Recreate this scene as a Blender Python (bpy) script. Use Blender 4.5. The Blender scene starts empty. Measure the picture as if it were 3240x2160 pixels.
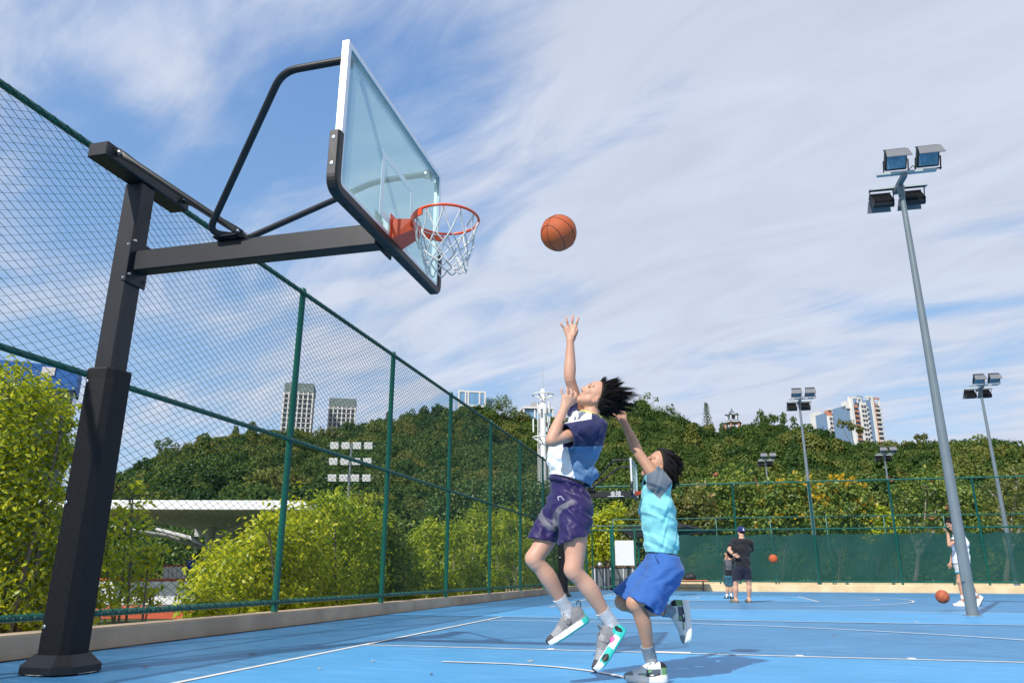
import bpy, math, random
import numpy as np
from mathutils import Vector, Matrix
random.seed(7); RNG = np.random.default_rng(11)
C = bpy.context.scene.collection
SC = bpy.context.scene
A3 = lambda *v: np.array(v, float)

# ------------------------------------------------------------------ camera (solved from the court, hoop and fence)
PW, PH, FPX = 3240., 2160., 2372.79
PITCH, YAW, ROLL, CAMH = .300303, .247976, .002616, .645447
CAMO = A3(0, 0, CAMH)
FW = A3(-math.sin(YAW)*math.cos(PITCH), math.cos(YAW)*math.cos(PITCH), math.sin(PITCH))
FWH = A3(-math.sin(YAW), math.cos(YAW), 0)
_r = A3(math.cos(YAW), math.sin(YAW), 0); _u = np.cross(_r, FW)
CR = math.cos(ROLL)*_r + math.sin(ROLL)*_u
CU = -math.sin(ROLL)*_r + math.cos(ROLL)*_u
def ray(x, y): return FW + CR*((x-PW/2)/FPX) + CU*((PH/2-y)/FPX)
def at(x, y, g):
    """the point seen at photo pixel (x, y), g metres ahead over the ground"""
    d = ray(x, y); return CAMO + d*(g/(d @ FWH))
def ground(x, y, z=0.):
    d = ray(x, y); return CAMO + d*((z-CAMH)/d[2])
def ahead(p): return float(np.asarray(p) @ FWH)

cam_d = bpy.data.cameras.new('camera'); cam = bpy.data.objects.new('camera', cam_d); C.objects.link(cam)
cam_d.sensor_width = 36.; cam_d.lens = FPX/PW*36.; cam_d.clip_start = .05; cam_d.clip_end = 6000
M = Matrix(((CR[0], CU[0], -FW[0], 0), (CR[1], CU[1], -FW[1], 0), (CR[2], CU[2], -FW[2], CAMH), (0, 0, 0, 1)))
cam.matrix_world = M; SC.camera = cam

# ------------------------------------------------------------------ materials
def nt(m): return m.node_tree.nodes, m.node_tree.links
def pm(name, col, rough=.5, metal=0., var=.12, scale=6., bump=0., bscale=60., spec=.5, col2=None, coat=0., stretch=None, sheen=0., sss=0.):
    m = bpy.data.materials.new(name); m.use_nodes = True
    N, L = nt(m); b = N['Principled BSDF']
    b.inputs['Roughness'].default_value = rough; b.inputs['Metallic'].default_value = metal
    b.inputs['Specular IOR Level'].default_value = spec; b.inputs['Coat Weight'].default_value = coat
    if sheen: b.inputs['Sheen Weight'].default_value = sheen; b.inputs['Sheen Roughness'].default_value = .5
    if sss:
        b.inputs['Subsurface Weight'].default_value = sss; b.inputs['Subsurface Radius'].default_value = (.012, .005, .003); b.inputs['Subsurface Scale'].default_value = 1.
    tc = N.new('ShaderNodeTexCoord'); mp = N.new('ShaderNodeMapping'); L.new(tc.outputs['Object'], mp.inputs['Vector'])
    if stretch: mp.inputs['Scale'].default_value = stretch
    nz = N.new('ShaderNodeTexNoise'); nz.inputs['Scale'].default_value = scale; nz.inputs['Detail'].default_value = 5
    L.new(mp.outputs[0], nz.inputs['Vector'])
    mx = N.new('ShaderNodeMix'); mx.data_type = 'RGBA'
    c2 = col2 or [c*(1-var) for c in col]
    c1 = col if col2 else [min(1, c*(1+var)) for c in col]
    mx.inputs[6].default_value = (*c2, 1); mx.inputs[7].default_value = (*c1, 1)
    rp = N.new('ShaderNodeMapRange'); rp.inputs[1].default_value = .3; rp.inputs[2].default_value = .7
    L.new(nz.outputs['Fac'], rp.inputs[0]); L.new(rp.outputs[0], mx.inputs[0]); L.new(mx.outputs[2], b.inputs['Base Color'])
    if bump:
        n2 = N.new('ShaderNodeTexNoise'); n2.inputs['Scale'].default_value = bscale; n2.inputs['Detail'].default_value = 4
        L.new(mp.outputs[0], n2.inputs['Vector'])
        bp = N.new('ShaderNodeBump'); bp.inputs['Strength'].default_value = bump; bp.inputs['Distance'].default_value = .01
        L.new(n2.outputs['Fac'], bp.inputs['Height']); L.new(bp.outputs[0], b.inputs['Normal'])
    return m
def leafmat(name, cols, trans=.42, gloss=.03, random_obj=False):
    """leaf: colour from a per-leaf attribute, lit through as well as from the front"""
    m = bpy.data.materials.new(name); m.use_nodes = True
    N, L = nt(m); N.remove(N['Principled BSDF']); out = N['Material Output']
    if random_obj:
        oi = N.new('ShaderNodeObjectInfo'); at_ = N.new('ShaderNodeAttribute'); at_.attribute_name = 'tint'
        ad = N.new('ShaderNodeMath'); ad.operation = 'MULTIPLY_ADD'; ad.inputs[1].default_value = .3
        ml = N.new('ShaderNodeMath'); ml.operation = 'MULTIPLY'; ml.inputs[1].default_value = .7
        L.new(oi.outputs['Random'], ml.inputs[0]); L.new(at_.outputs['Fac'], ad.inputs[0]); L.new(ml.outputs[0], ad.inputs[2]); src = ad.outputs[0]
    else:
        at_ = N.new('ShaderNodeAttribute'); at_.attribute_name = 'tint'; src = at_.outputs['Fac']
    cr = N.new('ShaderNodeValToRGB'); e = cr.color_ramp.elements
    while len(e) < len(cols): e.new(.5)
    for i, c in enumerate(cols): e[i].position = i/(len(cols)-1); e[i].color = (*c, 1)
    L.new(src, cr.inputs[0])
    df = N.new('ShaderNodeBsdfDiffuse'); tr = N.new('ShaderNodeBsdfTranslucent'); gl = N.new('ShaderNodeBsdfGlossy'); gl.inputs['Roughness'].default_value = .45
    L.new(cr.outputs[0], df.inputs['Color']); L.new(cr.outputs[0], tr.inputs['Color'])
    m1 = N.new('ShaderNodeMixShader'); m1.inputs[0].default_value = trans; m2 = N.new('ShaderNodeMixShader'); m2.inputs[0].default_value = gloss
    L.new(df.outputs[0], m1.inputs[1]); L.new(tr.outputs[0], m1.inputs[2]); L.new(m1.outputs[0], m2.inputs[1]); L.new(gl.outputs[0], m2.inputs[2])
    L.new(m2.outputs[0], out.inputs['Surface'])
    return m

# ------------------------------------------------------------------ objects and tags
def tag(o, label=None, cat=None, group=None, kind=None):
    for k, v in (('label', label), ('category', cat), ('group', group), ('kind', kind)):
        if v: o[k] = v
    return o
def thing(name, label, cat, loc=(0, 0, 0), group=None, rz=0.):
    o = bpy.data.objects.new(name, None); C.objects.link(o); o.location = loc; o.rotation_euler.z = rz; o.empty_display_size = .2
    return tag(o, label, cat, group)
def link(name, me, parent=None):
    o = bpy.data.objects.new(name, me); C.objects.link(o)
    if parent is not None: o.parent = parent
    return o
def wmat(o):
    return o.matrix_basis.copy() if o.parent is None else wmat(o.parent) @ o.matrix_parent_inverse @ o.matrix_basis
def adopt(o, par):
    """parent o without moving it: its shapes are given in world coordinates"""
    o.parent = None; w = wmat(par).inverted(); o.parent = par; o.matrix_parent_inverse = w; return o
def copy_tree(o, parent=None):
    c = o.copy(); C.objects.link(c)
    if parent is not None: inv = o.matrix_parent_inverse.copy(); c.parent = parent; c.matrix_parent_inverse = inv
    for ch in list(o.children): copy_tree(ch, c)
    return c
def np_mesh(name, V, Q, mats, mi=None, smooth=False, tint=None):
    """mesh from a vertex array and an n x k face array"""
    V = np.asarray(V, np.float32); Q = np.asarray(Q, np.int32); n, k = Q.shape
    me = bpy.data.meshes.new(name)
    me.vertices.add(len(V)); me.vertices.foreach_set('co', V.ravel())
    me.loops.add(n*k); me.loops.foreach_set('vertex_index', Q.ravel())
    me.polygons.add(n); me.polygons.foreach_set('loop_start', np.arange(0, n*k, k, dtype=np.int32))
    for m in (mats if isinstance(mats, (list, tuple)) else [mats]): me.materials.append(m)
    if mi is not None: me.polygons.foreach_set('material_index', np.asarray(mi, np.int32))
    if smooth: me.polygons.foreach_set('use_smooth', np.ones(n, bool))
    if tint is not None:
        a = me.attributes.new('tint', 'FLOAT', 'POINT'); a.data.foreach_set('value', np.asarray(tint, np.float32))
    me.update(calc_edges=True); return me

class MB:
    """collects shapes, then links them as one mesh"""
    def __init__(s): s.v = []; s.f = []; s.m = []; s.sm = []
    def add(s, V, F, m=0, smooth=False):
        b = len(s.v); s.v += [tuple(map(float, p)) for p in V]; s.f += [tuple(b+i for i in f) for f in F]; s.m += [m]*len(F); s.sm += [smooth]*len(F); return s
    def box(s, c, d, m=0, ax=None, bev=0.):
        """box centre c, full size d, optional axes (3 unit vectors)"""
        c = np.asarray(c, float); ax = ax if ax is not None else np.eye(3); h = np.asarray(d, float)/2
        if bev <= 0:
            P = [c + ax[0]*h[0]*i + ax[1]*h[1]*j + ax[2]*h[2]*k for i in (-1, 1) for j in (-1, 1) for k in (-1, 1)]
            return s.add(P, [(0, 1, 3, 2), (4, 6, 7, 5), (0, 4, 5, 1), (2, 3, 7, 6), (0, 2, 6, 4), (1, 5, 7, 3)], m)
        P = []; idx = {}
        for i in (-1, 1):
            for j in (-1, 1):
                for k in (-1, 1):
                    for a in range(3):
                        q = h - bev; q = q.copy(); q[a] = h[a]; sg = (i, j, k)
                        idx[(i, j, k, a)] = len(P); P.append(c + sum(ax[t]*q[t]*sg[t] for t in range(3)))
        F = []
        for a in range(3):
            b, d2 = (a+1) % 3, (a+2) % 3
            for sg in (-1, 1):
                ring = []
                for u, w in ((-1, -1), (1, -1), (1, 1), (-1, 1)):
                    t = [0, 0, 0]; t[a] = sg; t[b] = u; t[d2] = w; ring.append(idx[(*t, a)])
                F.append(tuple(ring if sg > 0 else ring[::-1]))
            for u in (-1, 1):
                for w in (-1, 1):
                    t0 = [0, 0, 0]; t1 = [0, 0, 0]; t0[a] = -1; t1[a] = 1
                    for t in (t0, t1): t[b] = u; t[d2] = w
                    q = (idx[(*t0, b)], idx[(*t1, b)], idx[(*t1, d2)], idx[(*t0, d2)])
                    F.append(q if u*w > 0 else q[::-1])
        for i in (-1, 1):
            for j in (-1, 1):
                for k in (-1, 1):
                    q = tuple(idx[(i, j, k, a)] for a in range(3)); F.append(q if i*j*k > 0 else q[::-1])
        return s.add(P, F, m)
    def tube(s, pts, r, seg=10, m=0, cap=True, closed=False):
        pts = [np.asarray(p, float) for p in pts]; n = len(pts); rr = r if hasattr(r, '__len__') else [r]*n
        V = []; F = []; up = None
        for i, p in enumerate(pts):
            if closed: t = pts[(i+1) % n] - pts[i-1]
            else: t = pts[min(i+1, n-1)] - pts[max(i-1, 0)]
            t = t/(np.linalg.norm(t)+1e-12)
            if up is None:
                up = A3(0, 0, 1) if abs(t[2]) < .9 else A3(1, 0, 0)
            a = up - t*(up @ t); a /= np.linalg.norm(a)+1e-12; b = np.cross(t, a); up = a
            for q in range(seg):
                w = 2*math.pi*q/seg; V.append(p + rr[i]*(math.cos(w)*a + math.sin(w)*b))
        for i in range(n if closed else n-1):
            j = (i+1) % n
            for q in range(seg):
                F.append((i*seg+q, i*seg+(q+1) % seg, j*seg+(q+1) % seg, j*seg+q))
        s.add(V, F, m, True)
        if cap and not closed:
            s.add(V[:seg], [tuple(range(seg))[::-1]], m); s.add(V[-seg:], [tuple(range(seg))], m)
        return s
    def lathe(s, c, prof, seg=24, m=0, ax=None):
        """profile of (radius, height) about the third axis through c"""
        ax = ax if ax is not None else np.eye(3); c = np.asarray(c, float); V = []; F = []
        for r, z in prof:
            for q in range(seg):
                w = 2*math.pi*q/seg; V.append(c + ax[2]*z + r*(math.cos(w)*ax[0] + math.sin(w)*ax[1]))
        for i in range(len(prof)-1):
            for q in range(seg): F.append((i*seg+q, i*seg+(q+1) % seg, (i+1)*seg+(q+1) % seg, (i+1)*seg+q))
        s.add(V, F, m, True)
        s.add(V[:seg], [tuple(range(seg))[::-1]], m); s.add(V[-seg:], [tuple(range(seg))], m)
        return s
    def ball(s, c, r, m=0, seg=16, ax=None):
        r = r if hasattr(r, '__len__') else (r, r, r); ax = ax if ax is not None else np.eye(3); c = np.asarray(c, float)
        V = [c + ax[2]*r[2]]; F = []; k = seg//2
        for i in range(1, k):
            th = math.pi*i/k
            for q in range(seg):
                w = 2*math.pi*q/seg; V.append(c + ax[0]*r[0]*math.sin(th)*math.cos(w) + ax[1]*r[1]*math.sin(th)*math.sin(w) + ax[2]*r[2]*math.cos(th))
        V.append(c - ax[2]*r[2]); e = len(V)-1
        for q in range(seg): F.append((0, 1+q, 1+(q+1) % seg)); F.append((e, e-seg+(q+1) % seg, e-seg+q))
        for i in range(k-2):
            for q in range(seg): F.append((1+i*seg+q, 1+(i+1)*seg+q, 1+(i+1)*seg+(q+1) % seg, 1+i*seg+(q+1) % seg))
        return s.add(V, F, m, True)
    def prism(s, pts, vec, m=0):
        """extrude the planar outline pts by vec"""
        pts = [np.asarray(p, float) for p in pts]; n = len(pts); vec = np.asarray(vec, float)
        return s.add(pts + [p+vec for p in pts], [tuple(range(n))[::-1], tuple(range(n, 2*n))] + [(i, (i+1) % n, n+(i+1) % n, n+i) for i in range(n)], m)
    def build(s, name, mats, parent=None):
        me = bpy.data.meshes.new(name); me.from_pydata(s.v, [], s.f)
        for m in (mats if isinstance(mats, (list, tuple)) else [mats]): me.materials.append(m)
        me.polygons.foreach_set('material_index', s.m); me.polygons.foreach_set('use_smooth', s.sm); me.update()
        o = link(name, me)
        if parent is not None: adopt(o, parent)
        return o
def arc(c, r, a0, a1, n, ax0, ax1):
    return [np.asarray(c, float) + r*(math.cos(a0+(a1-a0)*i/n)*np.asarray(ax0, float) + math.sin(a0+(a1-a0)*i/n)*np.asarray(ax1, float)) for i in range(n+1)]
def fillet(pts, r, n=7):
    """round the inner corners of a polyline"""
    pts = [np.asarray(p, float) for p in pts]; out = [pts[0]]
    for a, b, c in zip(pts, pts[1:], pts[2:]):
        u = (a-b)/np.linalg.norm(a-b); w = (c-b)/np.linalg.norm(c-b)
        p, q = b+u*r, b+w*r
        for i in range(n+1):
            t = i/n; out.append((1-t)**2*p + 2*t*(1-t)*b + t*t*q)
    return out + [pts[-1]]

# ------------------------------------------------------------------ world and sun
SUN_H = A3(.381, 1.045)                                 # how far a shadow runs over the ground per metre of height
SUN_EL = math.atan(1/np.linalg.norm(SUN_H))
sun_dir = A3(-SUN_H[0], -SUN_H[1], 1); sun_dir /= np.linalg.norm(sun_dir)
world = bpy.data.worlds.new('World'); SC.world = world; world.use_nodes = True
def build_world():
    N, L = world.node_tree.nodes, world.node_tree.links
    bg = N['Background']; bg.inputs['Strength'].default_value = .15
    sky = N.new('ShaderNodeTexSky'); sky.sky_type = 'NISHITA'; sky.sun_disc = False
    sky.sun_elevation = SUN_EL; sky.sun_rotation = math.atan2(sun_dir[0], sun_dir[1]); sky.air_density = 1.; sky.dust_density = .6; sky.ozone_density = 1.6
    def math_(op, a=None, b=None, c=None):
        n = N.new('ShaderNodeMath'); n.operation = op
        for i, v in enumerate((a, b, c)):
            if v is None: continue
            if isinstance(v, (int, float)): n.inputs[i].default_value = v
            else: L.new(v, n.inputs[i])
        return n.outputs[0]
    tc = N.new('ShaderNodeTexCoord'); nrm = N.new('ShaderNodeVectorMath'); nrm.operation = 'NORMALIZE'; L.new(tc.outputs['Generated'], nrm.inputs[0])
    sp = N.new('ShaderNodeSeparateXYZ'); L.new(nrm.outputs[0], sp.inputs[0])
    zz = math_('MAXIMUM', math_('ADD', sp.outputs[2], .10), .03)
    px, py = math_('DIVIDE', sp.outputs[0], zz), math_('DIVIDE', sp.outputs[1], zz)
    cb = N.new('ShaderNodeCombineXYZ'); L.new(px, cb.inputs[0]); L.new(py, cb.inputs[1])      # the cloud layer seen from below
    def noise(scale, rot, stretch, detail, rough, dist, off):
        m0 = N.new('ShaderNodeMapping'); m0.inputs['Rotation'].default_value = (0, 0, rot); L.new(cb.outputs[0], m0.inputs['Vector'])
        mp = N.new('ShaderNodeMapping'); mp.inputs['Scale'].default_value = (*stretch, 1); mp.inputs['Location'].default_value = off
        L.new(m0.outputs[0], mp.inputs['Vector'])
        n = N.new('ShaderNodeTexNoise'); n.inputs['Scale'].default_value = scale; n.inputs['Detail'].default_value = detail; n.inputs['Roughness'].default_value = rough; n.inputs['Distortion'].default_value = dist
        L.new(mp.outputs[0], n.inputs['Vector']); return n.outputs['Fac']
    big = noise(.8, .3, (.8, 1.1), 3, .5, .6, (3.1, 1.7, 0))
    mid = noise(1.5, .42, (.58, 1.2), 8, .55, 1.3, (.4, 5.2, 0))
    fine = noise(3.2, .55, (.50, 1.25), 10, .58, 1.3, (7.3, 2.2, 0))
    s = math_('ADD', math_('MULTIPLY', math_('SUBTRACT', big, .5), .9), math_('ADD', math_('MULTIPLY', math_('SUBTRACT', mid, .5), 1.25), math_('MULTIPLY', math_('SUBTRACT', fine, .5), .75)))
    # where the cover is thick and where blue shows through, as directions in the sky
    for (x, y, rad, amp) in HOLES:
        d = ray(x, y); d = d/np.linalg.norm(d)
        dt = N.new('ShaderNodeVectorMath'); dt.operation = 'DOT_PRODUCT'; L.new(nrm.outputs[0], dt.inputs[0]); dt.inputs[1].default_value = tuple(d)
        g = math_('EXPONENT', math_('MULTIPLY', math_('SUBTRACT', dt.outputs['Value'], 1.), 2/(rad*rad)))
        s = math_('ADD', s, math_('MULTIPLY', g, amp))
    side = math_('ADD', math_('MULTIPLY', sp.outputs[0], float(CR[0])), math_('MULTIPLY', sp.outputs[1], float(CR[1])))
    s = math_('ADD', s, math_('MULTIPLY', side, .22))
    mr = N.new('ShaderNodeMapRange'); mr.interpolation_type = 'SMOOTHSTEP'; L.new(s, mr.inputs[0]); mr.inputs[1].default_value = -.40; mr.inputs[2].default_value = .26
    veil = N.new('ShaderNodeMapRange'); L.new(sp.outputs[2], veil.inputs[0]); veil.inputs[1].default_value = .0; veil.inputs[2].default_value = .4; veil.inputs[3].default_value = .26; veil.inputs[4].default_value = .06
    cov = math_('MINIMUM', math_('ADD', mr.outputs[0], math_('MULTIPLY', math_('SUBTRACT', 1., mr.outputs[0]), veil.outputs[0])), .93)
    mx = N.new('ShaderNodeMix'); mx.data_type = 'RGBA'; L.new(cov, mx.inputs[0])
    grad = N.new('ShaderNodeMix'); grad.data_type = 'RGBA'; gz = N.new('ShaderNodeMapRange'); L.new(sp.outputs[2], gz.inputs[0]); gz.inputs[2].default_value = .62
    L.new(gz.outputs[0], grad.inputs[0]); grad.inputs[6].default_value = (*BLUE_LOW, 1); grad.inputs[7].default_value = (*BLUE_HIGH, 1)
    tint = N.new('ShaderNodeMix'); tint.data_type = 'RGBA'; tint.inputs[0].default_value = .72; L.new(sky.outputs[0], tint.inputs[6]); L.new(grad.outputs[2], tint.inputs[7])
    cc = N.new('ShaderNodeMix'); cc.data_type = 'RGBA'; cs = N.new('ShaderNodeMapRange'); L.new(fine, cs.inputs[0]); cs.inputs[1].default_value = .3; cs.inputs[2].default_value = .7
    L.new(cs.outputs[0], cc.inputs[0]); cc.inputs[6].default_value = (*[c*.90 for c in CLOUD], 1); cc.inputs[7].default_value = (*[c*1.05 for c in CLOUD], 1)
    L.new(tint.outputs[2], mx.inputs[6]); L.new(cc.outputs[2], mx.inputs[7])
    L.new(mx.outputs[2], bg.inputs['Color'])
BLUE_LOW, BLUE_HIGH, CLOUD = (1.55, 3.0, 4.6), (.72, 1.72, 3.8), (3.55, 3.85, 4.55)
HOLES = [(560, 560, .20, -.34), (1420, 330, .11, -.30), (860, 720, .16, -.22), (1560, 1120, .12, -.26), (2450, 640, .08, -.16), (2960, 1230, .12, -.22), (900, 200, .10, -.12),
         (180, 160, .16, .22), (560, 340, .07, .34), (1900, 700, .40, .16), (2700, 300, .35, .22), (1120, 860, .08, .22)]
build_world()
sd = bpy.data.lights.new('sun', 'SUN'); sd.energy = 3.9; sd.angle = math.radians(.53); sd.color = (1., .955, .89)
so = bpy.data.objects.new('sun', sd); C.objects.link(so); so.rotation_euler = Vector(sun_dir).to_track_quat('Z', 'Y').to_euler(); so.location = (0, 0, 40)
vs = SC.view_settings; vs.view_transform = 'Standard'; vs.look = 'None'; vs.gamma = 1.; vs.exposure = .34; vs.use_curve_mapping = False
SC.cycles.max_bounces = 8; SC.cycles.transparent_max_bounces = 24; SC.cycles.diffuse_bounces = 3; SC.cycles.use_denoising = True
SC.cycles.sample_clamp_indirect = 4.
# ------------------------------------------------------------------ court, lower ground, lines
BX, YB, XBL = -2.0235, 4.581, -3.2087                   # board face, hoop axis, baseline
YB2 = 23.35
KX = -5.25                                              # court edge at the fence
FENX, FENY = -5.36, 33.3
def court_mat(name, col, stretch=(1, 1, 1)):
    m = pm(name, col, rough=.36, var=.12, scale=.7, bump=.10, bscale=260., spec=.45)
    N, L = nt(m); b = N['Principled BSDF']
    src = b.inputs['Base Color'].links[0].from_socket
    tc = N.new('ShaderNodeTexCoord')
    # scuffs and pale specks worn into the acrylic
    mp = N.new('ShaderNodeMapping'); mp.inputs['Scale'].default_value = (1, 4, 1); mp.inputs['Rotation'].default_value = (0, 0, .4); L.new(tc.outputs['Object'], mp.inputs['Vector'])
    n1 = N.new('ShaderNodeTexNoise'); n1.inputs['Scale'].default_value = 2.2; n1.inputs['Detail'].default_value = 8; n1.inputs['Roughness'].default_value = .7; L.new(mp.outputs[0], n1.inputs['Vector'])
    r1 = N.new('ShaderNodeMapRange'); r1.inputs[1].default_value = .48; r1.inputs[2].default_value = .8; r1.inputs[4].default_value = .55; L.new(n1.outputs['Fac'], r1.inputs[0])
    m1 = N.new('ShaderNodeMix'); m1.data_type = 'RGBA'; m1.inputs[7].default_value = (.22, .50, .80, 1); L.new(r1.outputs[0], m1.inputs[0]); L.new(src, m1.inputs[6])
    vo = N.new('ShaderNodeTexVoronoi'); vo.inputs['Scale'].default_value = 4.2; L.new(tc.outputs['Object'], vo.inputs['Vector'])
    r2 = N.new('ShaderNodeMapRange'); r2.inputs[1].default_value = .018; r2.inputs[2].default_value = .010; r2.inputs[3].default_value = 0.; r2.inputs[4].default_value = .5; L.new(vo.outputs['Distance'], r2.inputs[0])
    m2 = N.new('ShaderNodeMix'); m2.data_type = 'RGBA'; m2.inputs[7].default_value = (.55, .68, .80, 1); L.new(r2.outputs[0], m2.inputs[0]); L.new(m1.outputs[2], m2.inputs[6])
    L.new(m2.outputs[2], b.inputs['Base Color'])
    rr = N.new('ShaderNodeMapRange'); rr.inputs[3].default_value = .30; rr.inputs[4].default_value = .50; L.new(n1.outputs['Fac'], rr.inputs[0]); L.new(rr.outputs[0], b.inputs['Roughness'])
    return m
M_DARK = court_mat('court_blue', (.052, .215, .41))
M_LIGHT = court_mat('key_blue', (.070, .325, .61))
M_LINE = pm('line_paint', (.72, .70, .65), rough=.55, var=.14, scale=9., bump=.1, bscale=200.)
M_CONC = pm('weathered_concrete', (.52, .40, .28), rough=.88, var=.25, scale=1.6, bump=.4, bscale=35., col2=(.33, .25, .175))
M_SOIL = pm('grassy_soil', (.09, .11, .035), rough=.95, var=.4, scale=.4, bump=.5, bscale=5., col2=(.035, .06, .018))
def quad(mb, x0, y0, x1, y1, z): mb.add([(x0, y0, z), (x1, y0, z), (x1, y1, z), (x0, y1, z)], [(0, 1, 2, 3)])

mb = MB(); n = 64; R = 2500.
mb.add([(0, 0, -2.1)] + [(R*math.cos(2*math.pi*i/n), R*math.sin(2*math.pi*i/n), -2.1) for i in range(n)], [(0, 1+i, 1+(i+1) % n) for i in range(n)])
tag(mb.build('ground', M_SOIL), kind='structure')
mb = MB(); mb.box((20.25, 4., -1.0505), (51.7, 92., 2.099)); tag(mb.build('court_slab', M_CONC), kind='structure')
mb = MB(); quad(mb, KX-.02, -40, 46, 33.02, .0)
quad(mb, KX-.02, 33.52, 46, 50., -.0005)
tag(mb.build('court_surface', M_DARK), kind='structure')
mb = MB()
for yb in (YB, YB2): quad(mb, XBL, yb-2.45, XBL+5.8, yb+2.45, .004)
quad(mb, KX-.02, YB+7.53, 46, YB2-7.53, .004)
tag(mb.build('key_surface', M_LIGHT), kind='structure')
def strip(mb, pts, w, z=.008):
    pts = [np.asarray(p, float) for p in pts]; n = len(pts); V = []
    for i, p in enumerate(pts):
        t = pts[min(i+1, n-1)] - pts[max(i-1, 0)]; t /= np.linalg.norm(t); q = A3(-t[1], t[0])*w/2
        V += [(*(p+q), z), (*(p-q), z)]
    mb.add(V, [(2*i, 2*i+1, 2*i+3, 2*i+2) for i in range(n-1)])
mb = MB(); W = .05
for yb in (YB, YB2):
    z = .008
    strip(mb, [(XBL, yb-7.5), (XBL, yb+7.5)], W, z)
    z2 = .0095
    for s in (-1, 1):
        strip(mb, [(XBL+W/2, yb+s*7.475), (25.2, yb+s*7.475)], W, z)
        strip(mb, [(XBL+W/2, yb+s*2.43), (XBL+5.8, yb+s*2.43)], W, z)
        a = math.asin(6.6/6.725); hx = XBL+1.575
        strip(mb, [(XBL+W/2, yb+s*6.575), (hx+6.725*math.cos(a), yb+s*6.575)], W, z)
        # lane marks
        for x, wd in ((1.75, .05), (2.6, .40), (3.85, .05), (4.70, .05)):
            if wd > .1: quad(mb, XBL+x, yb+s*2.455 if s > 0 else yb-2.555, XBL+x+wd, yb+2.555 if s > 0 else yb-2.455, z)
            else: quad(mb, XBL+x, yb+s*2.455 if s > 0 else yb-2.56, XBL+x+.06, yb+2.56 if s > 0 else yb-2.455, z)
    strip(mb, [(XBL+5.8-W/2, yb-2.405), (XBL+5.8-W/2, yb+2.405)], W, z)
    strip(mb, arc((XBL+5.8, yb), 1.775, -math.pi/2, math.pi/2, 40, (1, 0), (0, 1)), W, z2)
    strip(mb, arc((hx, yb), 6.725, -a, a, 70, (1, 0), (0, 1)), W, z2)
    strip(mb, [(BX, yb+1.275)] + arc((hx, yb), 1.275, math.pi/2, -math.pi/2, 36, (1, 0), (0, 1)) + [(BX, yb-1.275)], W, z2)
tag(mb.build('court_lines', M_LINE), kind='structure')

# low walls round the court
mb = MB(); mb.box((KX-.15, -3.5, -.01), (.30, 73.6, .38), bev=.012)
tag(mb.build('low_wall', M_CONC), 'long low grey concrete kerb wall carrying the tall fence beside the near hoop', 'low wall', 'low concrete walls round the court')
M_CREAM = pm('cream_painted_concrete', (.72, .56, .33), rough=.75, var=.12, scale=2.5, bump=.2, bscale=30., col2=(.60, .42, .22))
mb = MB(); mb.box((21.3, 33.27, .05), (48.4, .5, .45), bev=.02)
tag(mb.build('low_wall', M_CREAM), 'cream painted low wall along the far end under the green windscreen', 'low wall', 'low concrete walls round the court')
mb = MB(); mb.box((22., 43.2, .09), (48., .4, .42), bev=.02)
tag(mb.build('low_wall', M_CREAM), 'pale low wall glimpsed under the windscreen behind the far fence', 'low wall', 'low concrete walls round the court')

# dirt gathered in the joint between court and wall
mb = MB(); V = []; ny = 260
for i in range(ny):
    y = 1.5+31.5*i/(ny-1); w = .018+.03*abs(math.sin(i*1.7)*math.sin(i*.37+1))+RNG.uniform(0, .012); V += [(KX-.005, y, .0062), (KX+w, y, .0062)]
mb.add(V, [(2*i, 2*i+1, 2*i+3, 2*i+2) for i in range(ny-1)])
tag(mb.build('court_edge', pm('joint_dirt', (.05, .045, .04), rough=.95, var=.5, scale=8.)), kind='structure')
# ------------------------------------------------------------------ chain link fences
M_FGREEN = pm('green_fence_paint', (.004, .105, .075), rough=.33, var=.12, scale=4., spec=.5, bump=.05, bscale=80.)
M_WIRE = pm('green_coated_wire', (.002, .050, .040), rough=.4, var=.05)
def wire_mesh(name, parent, o, u, n_out, length, z0, z1, pitch=.076, r=.0040, mat=None):
    """woven zigzag wires over a panel that starts at o and runs along u"""
    o = np.asarray(o, float); u = np.asarray(u, float); w = np.asarray(n_out, float)
    nx = int(length/pitch)*1; nz = int((z1-z0)/(pitch/2))
    i = np.arange(nx)[:, None]; j = np.arange(nz+1)[None, :]
    sx = i*pitch + np.where((i+j) % 2 == 0, -.5, .5)*pitch*1.06 + RNG.normal(0, .0012, (nx, nz+1))
    sz = z0 + j*pitch/2 + 0*i
    dp = np.where((i+j) % 2 == 0, .0022, -.0022)
    P = o[None, None] + sx[..., None]*u + dp[..., None]*w; P = P + sz[..., None]*A3(0, 0, 1)
    offs = [r*(math.cos(a)*w + math.sin(a)*u) for a in (.5, 2.594, 4.689)]
    V = np.stack([P + q for q in offs], 2).reshape(-1, 3)
    base = (i*(nz+1) + np.arange(nz)[None, :])*3
    Q = []
    for k in range(3):
        a = base+k; b = base+(k+1) % 3; Q.append(np.stack([a, b, b+3, a+3], -1).reshape(-1, 4))
    return link(name, np_mesh(name, V, np.concatenate(Q), mat or M_WIRE), parent)
fence = thing('chain_link_fence', 'tall green chain link fence running away on the left past the near hoop', 'fence', (FENX, 0, .18), 'green chain link fences')
ZB, ZM, ZT = .30, 2.357, 4.455
ys = [8.995+3.307*i for i in range(-3, 8)]
iparent = adopt
for y in ys:
    mb = MB(); mb.lathe((FENX, y, .18), [(.042, -.0), (.042, 4.30), (.046, 4.305), (.046, 4.335), (.03, 4.36), (.005, 4.365)], 14)
    mb.build('post', M_FGREEN, fence)
ya, yz = -1.2, FENY
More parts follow.
